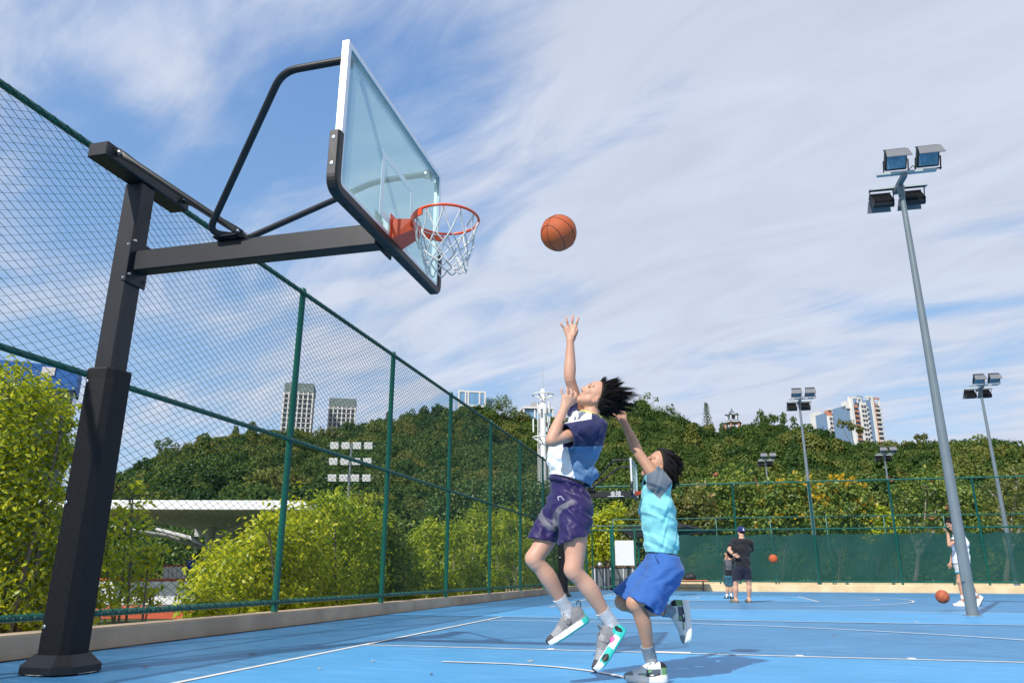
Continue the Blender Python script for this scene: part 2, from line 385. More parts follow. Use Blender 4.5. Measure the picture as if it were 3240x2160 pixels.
for z, rr in ((ZB, .03), (ZM, .03), (ZT, .032)):
    mb = MB(); mb.tube([(FENX+.028, ya, z), (FENX+.028, yz, z)], rr, 10)
    if z != ZM:       # the tie wire wound round the rail
        P = []
        for k in range(int((yz-ya)/.066*1)):
            y = ya+k*.066
            mb.tube([(FENX-.0, y, z-.02), (FENX+.05, y+.012, z-.034), (FENX+.068, y+.022, z+.012), (FENX+.02, y+.04, z+.04), (FENX-.01, y+.05, z+.0)], .0022, 3, cap=False)
    mb.build('rail', M_FGREEN, fence)
iparent(wire_mesh('wire_mesh', None, (FENX+.062, ya, 0), (0, 1, 0), (1, 0, 0), yz-ya, ZB-.01, ZT+.02), fence)

far = thing('chain_link_fence', 'tall green fence across the far end, dark windscreen cloth laced to its foot', 'fence', (4, FENY, .27), 'green chain link fences')
FZ = 4.31
fx = [-5.36, -3.94] + [-1.85+3.02*i for i in range(0, 10)]
for x in fx[2:] + [fx[0]]:
    mb = MB(); h = FZ if x != fx[0] else 4.45
    rr = .042 if x != fx[0] else .06
    mb.lathe((x, FENY, .27), [(rr, 0), (rr, h-.27), (rr+.004, h-.265), (rr*.5, h-.22)], 12); mb.build('post', M_FGREEN, far)
for z in (FZ, 2.42, .38):
    mb = MB(); mb.tube([(-5.36 if z > 4 else -2.9, FENY-.02, z), (26, FENY-.02, z)], .03, 8); mb.build('rail', M_FGREEN, far)
iparent(wire_mesh('wire_mesh', None, (-5.3, FENY-.06, 0), (1, 0, 0), (0, -1, 0), 31, 2.66, FZ, .076, .0030), far)
iparent(wire_mesh('wire_mesh', None, (-2.9, FENY-.06, 0), (1, 0, 0), (0, -1, 0), 29, .36, 2.66, .076, .0040, M_FGREEN), far)  # lighter rail paint on this wire stands in for sunlit wire
# windscreen cloth laced behind the mesh
M_CLOTH = bpy.data.materials.new('windscreen_cloth'); M_CLOTH.use_nodes = True
N, L = nt(M_CLOTH); b = N['Principled BSDF']; b.inputs['Base Color'].default_value = (.002, .060, .049, 1); b.inputs['Roughness'].default_value = .8
tr = N.new('ShaderNodeBsdfTransparent'); mxs = N.new('ShaderNodeMixShader')
tc = N.new('ShaderNodeTexCoord'); nz = N.new('ShaderNodeTexNoise'); nz.inputs['Scale'].default_value = .9; nz.inputs['Detail'].default_value = 6; L.new(tc.outputs['Object'], nz.inputs['Vector'])
mr = N.new('ShaderNodeMapRange'); mr.inputs[1].default_value = .3; mr.inputs[2].default_value = .75; mr.inputs[3].default_value = .98; mr.inputs[4].default_value = .72
L.new(nz.outputs['Fac'], mr.inputs[0]); L.new(mr.outputs[0], mxs.inputs[0]); L.new(tr.outputs[0], mxs.inputs[1]); L.new(b.outputs[0], mxs.inputs[2]); L.new(mxs.outputs[0], N['Material Output'].inputs['Surface'])
V = []; nx, nzz = 240, 12; x0, x1 = -1.83, 25.8
for j in range(nzz+1):
    for i in range(nx+1):
        x = x0+(x1-x0)*i/nx; t = j/nzz
        sag = .045*math.sin(x*2.1)**2 + .03*math.sin(x*5.3+1)
        z = (.40 + sag*.8) + t*(2.20 - .02*abs(math.sin(x*3.2)) - .40)
        y = FENY+.07 + .03*math.sin(x*1.7+t*3)+.025*math.sin(x*4.1-t*5)+.012*math.sin(x*11+6*t)*(1-t)
        V.append((x, y, z))
Q = [(j*(nx+1)+i, j*(nx+1)+i+1, (j+1)*(nx+1)+i+1, (j+1)*(nx+1)+i) for j in range(nzz) for i in range(nx)]
cl = link('windscreen', np_mesh('windscreen', V, Q, M_CLOTH, smooth=True)); iparent(cl, far); cl['label'] = 'dark green windscreen cloth laced to the lower fence'

back = thing('chain_link_fence', 'lower green fence standing behind the far windscreen fence, only its upper rails showing', 'fence', (8, 42.5, 0), 'green chain link fences')
for i in range(15):
    x = -5.+2.75*i; mb = MB(); mb.lathe((x, 42.5, 0), [(.035, 0), (.035, 3.55), (.01, 3.58)], 8); mb.build('post', M_FGREEN, back)
for z in (3.52, 2.0, .35):
    mb = MB(); mb.tube([(-5., 42.47, z), (33.5, 42.47, z)], .028, 6); mb.build('rail', M_FGREEN, back)

# gate in the corner
gate = thing('gate', 'green framed chain link gate standing in the far corner beside the notice board', 'gate', (-4.4, FENY-.05, .02))
gy = FENY-.1
def post(name, x, z0, z1, r, par, y=None):
    mb = MB(); mb.lathe((x, gy if y is None else y, z0), [(r, 0), (r, z1-z0)], 10); mb.build(name, M_FGREEN, par)
post('post', -3.95, .0, 2.62, .055, gate); post('post', -3.0, .0, 2.55, .045, gate); post('post', -5.1, .0, 2.55, .045, gate)
post('stile', -4.83, .12, 2.48, .03, gate); post('stile', -4.03, .12, 2.48, .028, gate)
for z, xa, xb in ((2.62, -5.3, -1.85), (2.45, -5.1, -1.85), (.12, -4.83, -4.03), (.2, -3.95, -1.85)):
    mb = MB(); mb.tube([(xa, gy, z), (xb, gy, z)], .03, 8); mb.build('rail', M_FGREEN, gate)
iparent(wire_mesh('wire_mesh', None, (-3.92, gy-.02, 0), (1, 0, 0), (0, -1, 0), 2.05, .2, 2.45, .066, .0026), gate)
iparent(wire_mesh('wire_mesh', None, (-4.8, gy-.02, 0), (1, 0, 0), (0, -1, 0), .75, .12, 2.45, .066, .0022), gate)
M_WHITE = pm('white_board', (.80, .80, .82), rough=.5, var=.02)
mb = MB(); a, b2 = at(1946, 1710, FENY*.97), at(2008, 1788, FENY*.97)
mb.box((-3.46, gy+.03, 1.51), (.80, .025, 1.02), bev=.006)
mb.box((-3.46, gy+.05, 1.85), (.05, .02, .03)); mb.box((-3.46, gy+.05, 1.15), (.05, .02, .03))
sb_ = mb.build('notice_board', M_WHITE); tag(sb_, 'blank white rectangular notice board fixed to the mesh beside the gate', 'sign')
# ------------------------------------------------------------------ basketball hoop
M_STEEL = pm('charcoal_powder_coat', (.013, .0135, .016), rough=.45, var=.3, scale=5., bump=.12, bscale=220., spec=.4)
M_PAD = pm('black_padding', (.0055, .006, .007), rough=.6, var=.15, scale=14., bump=.2, bscale=26., spec=.3)
M_RUB = pm('black_rubber_pad', (.006, .0065, .0075), rough=.48, var=.1, scale=9., bump=.1, bscale=20.)
M_ALU = pm('white_aluminium', (.74, .76, .78), rough=.30, metal=.25, var=.05)
M_BOLT = pm('zinc_bolt', (.62, .62, .62), rough=.28, metal=.9, var=.1)
M_RIM = pm('orange_rim_paint', (.80, .075, .010), rough=.38, var=.08, scale=20., coat=.2)
M_NET = pm('white_net_cord', (.60, .60, .56), rough=.8, var=.15, scale=40.)
M_STRIPE = pm('frosted_white_stripe', (.86, .92, .86), rough=.6, var=.02)
M_GLASS = bpy.data.materials.new('tinted_board_glass'); M_GLASS.use_nodes = True
N, L = nt(M_GLASS); N.remove(N['Principled BSDF'])
tr = N.new('ShaderNodeBsdfTransparent'); tr.inputs['Color'].default_value = (.80, .92, .93, 1)
gl = N.new('ShaderNodeBsdfGlossy'); gl.inputs['Roughness'].default_value = .03; gl.inputs['Color'].default_value = (.9, .97, 1., 1)
df = N.new('ShaderNodeBsdfTranslucent'); df.inputs['Color'].default_value = (.70, .84, .82, 1)
m1 = N.new('ShaderNodeMixShader'); m1.inputs[0].default_value = .26; L.new(tr.outputs[0], m1.inputs[1]); L.new(df.outputs[0], m1.inputs[2])
m2 = N.new('ShaderNodeMixShader'); m2.inputs[0].default_value = .07; L.new(m1.outputs[0], m2.inputs[1]); L.new(gl.outputs[0], m2.inputs[2]); L.new(m2.outputs[0], N['Material Output'].inputs['Surface'])

def build_hoop():
    px = -4.30; yb = YB
    t = thing('basketball_hoop', 'near black basketball hoop towering at upper left over the blue court', 'basketball hoop', (px, yb, 0), 'basketball hoops')
    # base cover: chamfered octagonal skirt
    mb = MB()
    def octo(hx, hy, c, z): return [(px+a, yb+b, z) for a, b in ((-hx+c, -hy), (hx-c, -hy), (hx, -hy+c), (hx, hy-c), (hx-c, hy), (-hx+c, hy), (-hx, hy-c), (-hx, -hy+c))]
    def loft(mb, rings, m=0):
        n = len(rings[0]); V = [p for r in rings for p in r]
        mb.add(V, [(i*n+q, i*n+(q+1) % n, (i+1)*n+(q+1) % n, (i+1)*n+q) for i in range(len(rings)-1) for q in range(n)] + [tuple(range(n))[::-1], tuple(range(len(V)-n, len(V)))], m)
    loft(mb, [octo(.215, .215, .09, .012), octo(.215, .215, .09, .055), octo(.20, .20, .085, .068), octo(.142, .142, .05, .125), octo(.13, .13, .045, .125)])
    mb.build('base_cover', M_RUB, t)
    P_ = []
    for q in range(64):
        a_ = 2*math.pi*q/64; rr_ = (.222+.010*math.sin(q*2.3)+RNG.uniform(-.006, .008))/max(abs(math.cos(a_)), abs(math.sin(a_)), .78*(abs(math.cos(a_))+abs(math.sin(a_)))); P_.append((px+rr_*math.cos(a_), yb+rr_*math.sin(a_), .0105))
    mb = MB(); mb.prism(P_, (0, 0, .0015)); mb.build('peeling_paint', M_LINE, t)
    mb = MB(); mb.box((px, yb, 1.9), (.165, .165, 3.52), bev=.012); mb.build('post', M_STEEL, t)
    mb = MB(); loft(mb, [octo(.126, .126, .040, .10), octo(.126, .126, .040, .2), octo(.123, .123, .040, 2.02), octo(.125, .125, .040, 2.09), octo(.118, .118, .040, 2.105), octo(.08, .08, .02, 2.107)])
    pad = mb.build('post_padding', M_PAD, t)
    for z in (.30, 1.12, 2.0):
        mb = MB(); mb.lathe((px-.07, yb-.1275, z), [(.013, 0), (.013, .003), (.008, .004)], 12, ax=np.array([[1, 0, 0], [0, 0, 1], [0, -1, 0]], float)); mb.build('bolt', M_BOLT, pad)
    # head beam across the post top
    mb = MB(); mb.box((px+.015, 4.566, 3.72), (.175, .965, .12), bev=.008); mb.build('cross_beam', M_STEEL, t)
    # arm with flange plates
    mb = MB(); mb.box(((px+.078+BX-.10)/2, yb, 2.975), (BX-.10-px-.078, .12, .175), bev=.012)
    arm = mb.build('arm', M_STEEL, t)
    for bx_ in (((px+.092, yb, 2.97), (.016, .22, .36)), ((px+.066, yb-.083, 2.97), (.05, .012, .34)), ((BX-.10, yb, 2.98), (.016, .30, .26))):
        mb = MB(); mb.box(*bx_, bev=.003); mb.build('flange', M_STEEL, arm)
    for z in (2.82, 3.10):
        mb = MB(); mb.ball((px+.072, yb-.094, z), .014); mb.tube([(px+.072, yb-.087, z), (px+.072, yb-.112, z)], .008, 8); mb.build('bolt', M_BOLT, arm)
        for dy in (-.09, .09): mb = MB(); mb.tube([(px+.08, yb+dy, z+.03), (px+.125, yb+dy, z+.03)], .010, 8); mb.build('bolt', M_BOLT, arm)
    # flattened tie rods from the beam ends to the arm
    for s in (-1, 1):
        a = A3(px+.115, 4.566+s*.40, 3.735); b = A3(-3.27, yb+s*.045, 3.105); d = b-a; ln = np.linalg.norm(d); d /= ln
        sd_ = np.cross(d, (0, 0, 1)); sd_ /= np.linalg.norm(sd_); up = np.cross(sd_, d)
        mb = MB(); prof = [(0, .030, .006), (.07, .030, .006), (.17, .022, .021), (ln-.17, .022, .021), (ln-.07, .030, .006), (ln, .030, .006)]
        V = []; nn = 12
        for x, hw, hh in prof:
            for q in range(nn):
                w = 2*math.pi*q/nn; V.append(a + d*x + up*hw*math.cos(w) + sd_*hh*math.sin(w))
        mb.add(V, [(i*nn+q, i*nn+(q+1) % nn, (i+1)*nn+(q+1) % nn, (i+1)*nn+q) for i in range(len(prof)-1) for q in range(nn)] + [tuple(range(nn))[::-1], tuple(range(len(V)-nn, len(V)))], 0, True)
        rod = mb.build('tie_rod', M_STEEL, t)
        for p in (a+d*.03, b-d*.03):
            mb = MB(); mb.ball(p, .014); mb.tube([p-sd_*.028, p+sd_*.028], .009, 8); mb.build('bolt', M_BOLT, rod)
        mb = MB(); mb.box(a+A3(-.03, 0, -.01), (.05, .05, .06), bev=.004); mb.build('clip', M_STEEL, rod)
        mb = MB(); mb.box(b+A3(-.01, 0, -.025), (.10, .05, .03)); mb.build('clip', M_STEEL, rod)
    # bent support tubes to the upper corners of the board
    for s in (-1, 1):
        yk = yb+s*.77
        pts = fillet([A3(-3.30, yb+s*.06, 3.082), A3(-3.50, yb+s*.13, 3.10), A3(-2.58, yk, 3.90), A3(-2.13, yk, 3.905)], .115, 8)
        mb = MB(); mb.tube(pts, .026, 12); tb = mb.build('support_tube', M_STEEL, t)
        mb = MB(); mb.box((-3.37, yb+s*.075, 3.070), (.20, .09, .010), bev=.003); mb.build('foot_plate', M_STEEL, tb); mb = MB(); mb.box((-2.10, yk, 3.905), (.06, .014, .085), bev=.004); mb.box((-2.075, yk, 3.905), (.012, .07, .11), bev=.003)
        mb.build('clip', M_STEEL, tb)
        mb = MB(); mb.tube([(-2.115, yk-.022, 3.91), (-2.115, yk+.022, 3.91)], .011, 10); mb.build('bolt', M_BOLT, tb)
    # backboard
    y0, y1, z0, z1 = yb-.9, yb+.9, 2.9, 3.95; fw, dp = .042, .05
    mb = MB()
    xm = BX-dp/2
    mb.box((xm, y0+fw/2, (z0+z1)/2), (dp, fw, z1-z0), bev=.003); mb.box((xm, y1-fw/2, (z0+z1)/2), (dp, fw, z1-z0), bev=.003)
    mb.box((xm, yb, z1-fw/2), (dp-.002, 1.8-2*fw, fw), bev=.003); mb.box((xm, yb, z0+fw/2), (dp-.002, 1.8-2*fw, fw), bev=.003)
    bb = mb.build('backboard', M_ALU, t)
    mb = MB(); mb.box((BX-.014, yb, (z0+z1)/2), (.012, 1.8-2*fw, z1-z0-2*fw)); mb.build('glass', M_GLASS, bb)
    mb = MB(); xs = BX-.004; hw, st = .295, .05
    for c, d in (((yb, 3.475), (2*hw, st)), ((yb, 3.025), (2*hw, st)), ((yb-hw+st/2, 3.25), (st, .40)), ((yb+hw-st/2, 3.25), (st, .40))): mb.box((xs, c[0], c[1]), (.004, d[0], d[1]))
    mb.build('target_square', M_STRIPE, bb)
    # U padding: bottom edge and lower corners
    mb = MB(); r_in = .0
    path = fillet([A3(0, y0-.016, 3.25), A3(0, y0-.016, 2.876), A3(0, y1+.016, 2.876), A3(0, y1+.016, 3.25)], .075, 8)
    sec = [(-.062, -.022), (-.052, -.036), (.000, -.036), (.012, -.026), (.012, .022), (.006, .030), (-.056, .030), (-.062, .022)]
    V = []
    for i, p in enumerate(path):
        tn = path[min(i+1, len(path)-1)]-path[max(i-1, 0)]; tn /= np.linalg.norm(tn); nr = A3(0, -tn[2], tn[1])   # points inwards
        for a, b in sec: V.append(A3(BX+a, p[1], p[2]) + nr*(b+.0))
    n = len(sec)
    mb.add(V, [(i*n+q, i*n+(q+1) % n, (i+1)*n+(q+1) % n, (i+1)*n+q) for i in range(len(path)-1) for q in range(n)] + [tuple(range(n))[::-1], tuple(range(len(V)-n, len(V)))], 0, False)
    mb.build('edge_padding', M_RUB, bb)
    for z in (3.20, 3.02):
        for s, y in ((-1, y0-.052), (1, y1+.052)):
            mb = MB(); mb.lathe((BX-.027, y, z), [(.014, -.004), (.014, .002), (.008, .003)], 10, ax=np.array([[1, 0, 0], [0, 0, -s], [0, s, 0]], float)); mb.build('bolt', M_BOLT, bb)
    for k in range(8):
        mb = MB(); mb.lathe((BX-.025, y0+.16+k*.212, 2.8395), [(.013, 0), (.013, .0025)], 10); mb.build('screw_hole', M_PAD, bb)
    # rim
    rc = A3(BX+.375, yb, 3.05)
    mb = MB(); mb.tube([rc + .2345*A3(math.cos(a), math.sin(a), 0) for a in np.linspace(0, 2*math.pi, 49)[:-1]], .0095, 10, closed=True)
    # lower reinforcing band at the bracket
    ring = [rc + A3(.245*math.cos(a), .245*math.sin(a), -.012) for a in np.linspace(math.pi*.62, math.pi*1.38, 25)]
    V = [];
    for p in ring:
        o_ = (p-rc); o_[2] = 0; o_ /= np.linalg.norm(o_); V += [p-o_*.004, p+o_*.006, p+o_*.006-A3(0, 0, .045), p-o_*.004-A3(0, 0, .045)]
    mb.add(V, [(i*4+q, i*4+(q+1) % 4, (i+1)*4+(q+1) % 4, (i+1)*4+q) for i in range(24) for q in range(4)])
    rim = mb.build('rim', M_RIM, t)
    mb = MB()
    # bracket: boxy housing that narrows towards the ring
    x0_, x1_ = BX+.006, BX+.155
    P0 = [(x0_, yb-.10, 3.055), (x0_, yb+.10, 3.055), (x0_, yb+.10, 2.90), (x0_, yb-.10, 2.90)]
    P1 = [(x1_, yb-.085, 3.045), (x1_, yb+.085, 3.045), (x1_, yb+.075, 2.965), (x1_, yb-.075, 2.965)]
    mb.add(P0+P1, [(0, 1, 2, 3), (7, 6, 5, 4), (0, 4, 5, 1), (1, 5, 6, 2), (2, 6, 7, 3), (3, 7, 4, 0)])
    mb.box((BX+.004, yb, 2.99), (.008, .24, .20), bev=.003)
    br = mb.build('bracket', M_RIM, rim)
    for k in range(12):
        a = 2*math.pi*(k+.5)/12; mb = MB(); mb.tube([rc+A3(.2345*math.cos(a), .2345*math.sin(a), -.008), rc+A3(.226*math.cos(a), .226*math.sin(a), -.022), rc+A3(.238*math.cos(a), .238*math.sin(a), -.024)], .0035, 6); mb.build('hook', M_RIM, rim)
    mb = MB(); mb.box((BX-.07, yb, 3.0), (.09, .16, .17), bev=.006); mb.build('mounting_plate', M_ALU, rim)
    # net: crossing cords that narrow, with scalloped ends
    levels = [(.232, -.02), (.205, -.17), (.178, -.235), (.155, -.295), (.142, -.345), (.137, -.39)]
    def npnt(k, lv):
        a = 2*math.pi*(k/12.) ; r, z = levels[lv]
        w = 1+.05*math.sin(3*a+1.3)*lv/5; sw = .012*lv*lv/25
        return rc + A3(r*w*math.cos(a)+sw, r*w*math.sin(a), z+.012*math.sin(2*a+lv)*lv/3)
    mb = MB()
    for k in range(12):
        for s in (-.5, .5):
            kk = k+.5
            pts = [npnt(kk, 0), npnt(kk+s, 1)]
            mid = (pts[0]+pts[1])/2; ctr = A3(rc[0], rc[1], mid[2]); mid = mid + (ctr-mid)*.05
            mb.tube([pts[0], mid, pts[1]], .0055, 6)
    for lv in range(1, 5):
        for k in range(12):
            for s in (-.5, .5):
                off = 0. if lv % 2 == 1 else .5
                a, b = npnt(k+off, lv), npnt(k+off+s, lv+1)
                mid = (a+b)/2; ctr = A3(rc[0], rc[1], mid[2]); mid = mid+(ctr-mid)*(-.03) + A3(0, 0, -.006)
                mb.tube([a, mid, b], .0055, 6)
    mb.build('net', M_NET, t)
    return t
hoop = build_hoop()
hoop2 = copy_tree(hoop); hoop2.location.y += YB2-YB
hoop2['label'] = 'far black basketball hoop seen between the two leaping boys, two white characters on its arm'
# white lettering on the far hoop's arm
cu = bpy.data.curves.new('lettering', 'FONT'); cu.body = '金陵'; cu.size = .17; cu.extrude = .001; cu.align_x = 'CENTER'
tmp = bpy.data.objects.new('lettering_source', cu); C.objects.link(tmp)
bpy.context.view_layer.update()
me = bpy.data.meshes.new_from_object(tmp.evaluated_get(bpy.context.evaluated_depsgraph_get())); C.objects.unlink(tmp); bpy.data.objects.remove(tmp)
me.materials.clear(); me.materials.append(M_WHITE)
me.transform(Matrix.Translation((-2.62, YB2-.062, 2.93)) @ Matrix.Rotation(math.pi/2, 4, 'X'))
arm2 = [c for c in hoop2.children if c.name.startswith('arm')][0]
adopt(link('lettering', me), arm2)
mb = MB(); mb.box((-2.62, YB2-.0625, 2.912), (.50, .003, .012)); mb.build('underline', M_WHITE, arm2)
# ------------------------------------------------------------------ floodlight poles
M_POLE = pm('blue_grey_pole_paint', (.150, .185, .20), rough=.42, var=.10, scale=2.5, bump=.08, bscale=60., spec=.5)
M_GALV = pm('pale_galvanised_bar', (.42, .47, .46), rough=.45, metal=.2, var=.1)
M_LAMP = pm('dark_lamp_housing', (.012, .0125, .014), rough=.5, var=.12, scale=8.)
M_VISOR = pm('grey_lamp_visor', (.16, .165, .175), rough=.5, var=.06)
M_LENS = pm('lamp_glass', (.17, .28, .36), rough=.12, var=.35, scale=9., spec=.8, coat=.6)  # pale blue base colour has reflected sky painted into it
def build_lamp(label):
    """pole at the origin; two cross bars, each with two floodlights; u runs along the bars, f is where the front pair looks"""
    t = thing('floodlight_pole', label, 'floodlight', (0, 0, 0), 'floodlight poles round the courts')
    u = CR.copy(); u[2] = 0; u /= np.linalg.norm(u); f = A3(u[1], -u[0], 0)     # f: towards the near court
    u = u*math.cos(.22) + f*math.sin(.22); f = A3(u[1], -u[0], 0)
    z = A3(0, 0, 1)
    mb = MB(); mb.lathe((0, 0, 0), [(.092, 0), (.088, 1.), (.081, 2.5), (.070, 4.5), (.058, 6.2), (.047, 7.9), (.047, 8.0)], 24)
    p = mb.build('pole', M_POLE, t)
    mb = MB(); mb.lathe((0, 0, .002), [(.15, 0), (.15, .012), (.13, .016)], 20); mb.build('base_plate', M_POLE, p)
    mb = MB(); mb.box(f*.076-u*.050+z*.75, (.10, .012, .42), ax=np.array([u, f, z]), bev=.004); mb.build('hatch', M_POLE, p)
    mb = MB(); mb.box(-f*.02+z*8.0, (.09, .74, .10), ax=np.array([u, f, z]), bev=.006); mb.build('spine', M_POLE, t)
    mb = MB(); mb.lathe((0, 0, 7.72), [(.062, 0), (.062, .22), (.052, .24)], 16); mb.build('collar', M_POLE, t)
    for s, off in ((-1, .30), (1, -.30)):
        c = f*off + z*8.06 + u*.05; hs = .10 if s < 0 else -.03
        mb = MB(); mb.box(c, (1.06, .09, .05), ax=np.array([u, f, z]), bev=.005); bar = mb.build('cross_bar', M_GALV, t)
        for k in (-1, 1):
            look = f if s < 0 else -f            # the near pair looks this way, the far pair away
            side = np.cross(z, look)
            tilt = math.radians(38 if s < 0 else 42)
            n = look*math.cos(tilt) - z*math.sin(tilt)           # lamp axis
            upv = look*math.sin(tilt) + z*math.cos(tilt)
            lc = c + u*(.285*k+hs) + (z*.24 if s < 0 else z*(-.24)) + look*.10
            ax = np.array([side, n, upv])
            head = MB(); head.box(lc, (.39, .10, .38), ax=ax, bev=.015)
            for q in range(11): head.box(lc - n*.075 + side*(-.18+.036*q), (.010, .06, .36), ax=ax)
            head.box(lc - n*.05 + upv*.19, (.40, .13, .02), ax=ax)
            h = head.build('lamp_head', M_LAMP, t)
            mb = MB(); mb.box(lc + n*.052, (.33, .010, .31), ax=ax); mb.build('lens', M_LENS, h)
            mb = MB()
            vis = [lc + n*.05 + upv*.205 - side*.20, lc + n*.05 + upv*.205 + side*.20, lc + n*.27 + upv*.11 + side*.225, lc + n*.27 + upv*.11 - side*.225]
            mb.prism(vis, upv*.012); mb.build('visor', M_VISOR, h)
            mb = MB()
            for q in (-1, 1): mb.prism([c+u*(.285*k+hs)+side*q*.215-look*.03, c+u*(.285*k+hs)+side*q*.215+look*.03, lc+side*q*.215+n*.03, lc+side*q*.215-n*.03], side*.010*q)
            mb.box(c+u*(.285*k+hs) + z*(.03 if s < 0 else -.03), (.48, .05, .010), ax=np.array([side, look, z])); mb.build('bracket', M_LAMP, h)
    mb = MB(); mb.tube(fillet([f*-.34+u*.1+z*8.1, f*-.3+u*.16+z*8.26, u*.05+z*8.1, f*.3+u*.2+z*8.22, f*.34+u*.2+z*8.08], .06, 4), .008, 5); mb.build('cable', M_LAMP, t)
    return t
lampA = build_lamp('tall grey floodlight pole planted in the court before the boy in white')
lampA.location = tuple(ground(3078, 1948))
def lamp_at(px, py, g, label, z0=0.):
    o = copy_tree(lampA); P = at(px, py, g); k = (P[2]-z0)/8.06
    o.location = (P[0], P[1], z0); o.scale = (k, k, k); o['label'] = label; return o
lamp_at(2528, 1266, 35.2, 'floodlight pole right behind the far fence, below the apartment towers')
lamp_at(2422, 1455, 52., 'small distant floodlight pole above the man in the navy cap')
lamp_at(2797, 1437, 50., 'small distant floodlight pole just below the tallest apartment tower')
lamp_at(3100, 1224, 36.5, 'floodlight pole behind the far fence, beyond the tall pole at the right edge')
# equipment boxes strapped to one distant pole
P = at(2437, 1607, 51.5); mb = MB(); mb.box(P, (.45, .4, .55), bev=.03); mb.ball(P-A3(0, 0, .55), .30)
tag(mb.build('camera_box', M_GALV), 'white equipment box and dome camera strapped round the small distant pole', 'camera')

# stadium mast with three rows of lamps
mast_p = at(1100, 1600, 95.)
mx, my = mast_p[0], mast_p[1]; zt = at(1100, 1400, 95.)[2]
t = thing('floodlight_mast', 'stadium mast with three rows of white square lamps behind the left fence', 'floodlight', (mx, my, -2.1))
u = A3(CR[0], CR[1], 0); u /= np.linalg.norm(u); f = A3(u[1], -u[0], 0); z = A3(0, 0, 1)
mb = MB(); mb.lathe((mx, my, -2.1), [(.22, 0), (.12, zt+2.1)], 12); mb.build('pole', M_POLE, t)
M_PANEL = pm('white_lamp_panel', (.78, .78, .78), rough=.35, var=.05)
for py in (1410, 1460, 1512):
    P = at(1100, py, 95.)
    mb = MB(); mb.box((mx, my, P[2]), (6.2, .08, .10), ax=np.array([u, f, z])); mb.build('cross_bar', M_POLE, t)
    for k in (-2.15, -.72, .72, 2.15):
        mb = MB(); c = A3(mx, my, P[2]) + u*k + f*.12; nn = f*.95-z*.30; uu = f*.30+z*.95; mb.box(c, (1.05, .14, .86), ax=np.array([u, nn, uu]), bev=.03); h = mb.build('lamp_head', M_PANEL, t)
        mb = MB(); mb.box(c-nn*.12, (.5, .10, .4), ax=np.array([u, nn, uu])); mb.build('ballast', M_LAMP, h)
# ------------------------------------------------------------------ buildings, tower, pagoda, pavilion
def upright(px, py, g): P = at(px, py, g); return P
Z3 = A3(0, 0, 1)
UH = A3(CR[0], CR[1], 0); UH /= np.linalg.norm(UH); FH = A3(-UH[1], UH[0], 0)     # across and away
M_WIN = pm('dark_window_glass', (.035, .05, .065), rough=.15, var=.4, scale=.4)
M_GREY = pm('bare_concrete', (.36, .35, .34), rough=.9, var=.12, scale=.3)
M_NETG = pm('green_scaffold_net', (.17, .215, .205), rough=.9, var=.3, scale=.6)
M_BW = pm('white_facade', (.70, .68, .64), rough=.7, var=.06, scale=.2)
M_BB = pm('blue_grey_facade', (.16, .25, .37), rough=.7, var=.06, scale=.2)
M_BO = pm('orange_facade', (.55, .22, .12), rough=.7, var=.10, scale=.3)
M_GLZ = pm('blue_curtain_glass', (.16, .33, .52), rough=.12, var=.30, scale=.15, spec=.8)
M_TARP = pm('blue_tarpaulin', (.025, .13, .42), rough=.7, var=.25, scale=1.2, stretch=(4, 4, .3))
class Block:
    """a building given in metres about a base point: x across, y away, z up"""
    def __init__(s, px, g, ang, name, label, cat, group=None, zb=0., scale=None):
        P = at(px, 1500, g); s.o = A3(P[0], P[1], zb)
        s.u = UH*math.cos(ang)+FH*math.sin(ang); s.v = A3(-s.u[1], s.u[0], 0); s.ax = np.array([s.u, s.v, Z3])
        s.t = thing(name, label, cat, tuple(s.o), group)
    def p(s, x, y, z): return s.o + s.u*x + s.v*y + Z3*z
    def box(s, name, mat, x0, x1, y0, y1, z0, z1, par=None):
        mb = MB(); mb.box(s.p((x0+x1)/2, (y0+y1)/2, (z0+z1)/2), (x1-x0, y1-y0, z1-z0), ax=s.ax); return mb.build(name, mat, par or s.t)
    def windows(s, name, mat, cells, d, par=None):
        """cells: list of (x, y, z) centres, each a window of its own sharing one mesh"""
        mb = MB(); mb.box((0, 0, 0), d, ax=s.ax); first = None
        for c in cells:
            P = s.p(*c)
            if first is None:
                me = bpy.data.meshes.new(name); me.from_pydata(mb.v, [], mb.f); me.materials.append(mat); first = me
            o = link(name, first); o.location = tuple(P); w = wmat(par or s.t).inverted(); o.parent = par or s.t; o.matrix_parent_inverse = w
def zof(px, py, g): return at(px, py, g)[2]
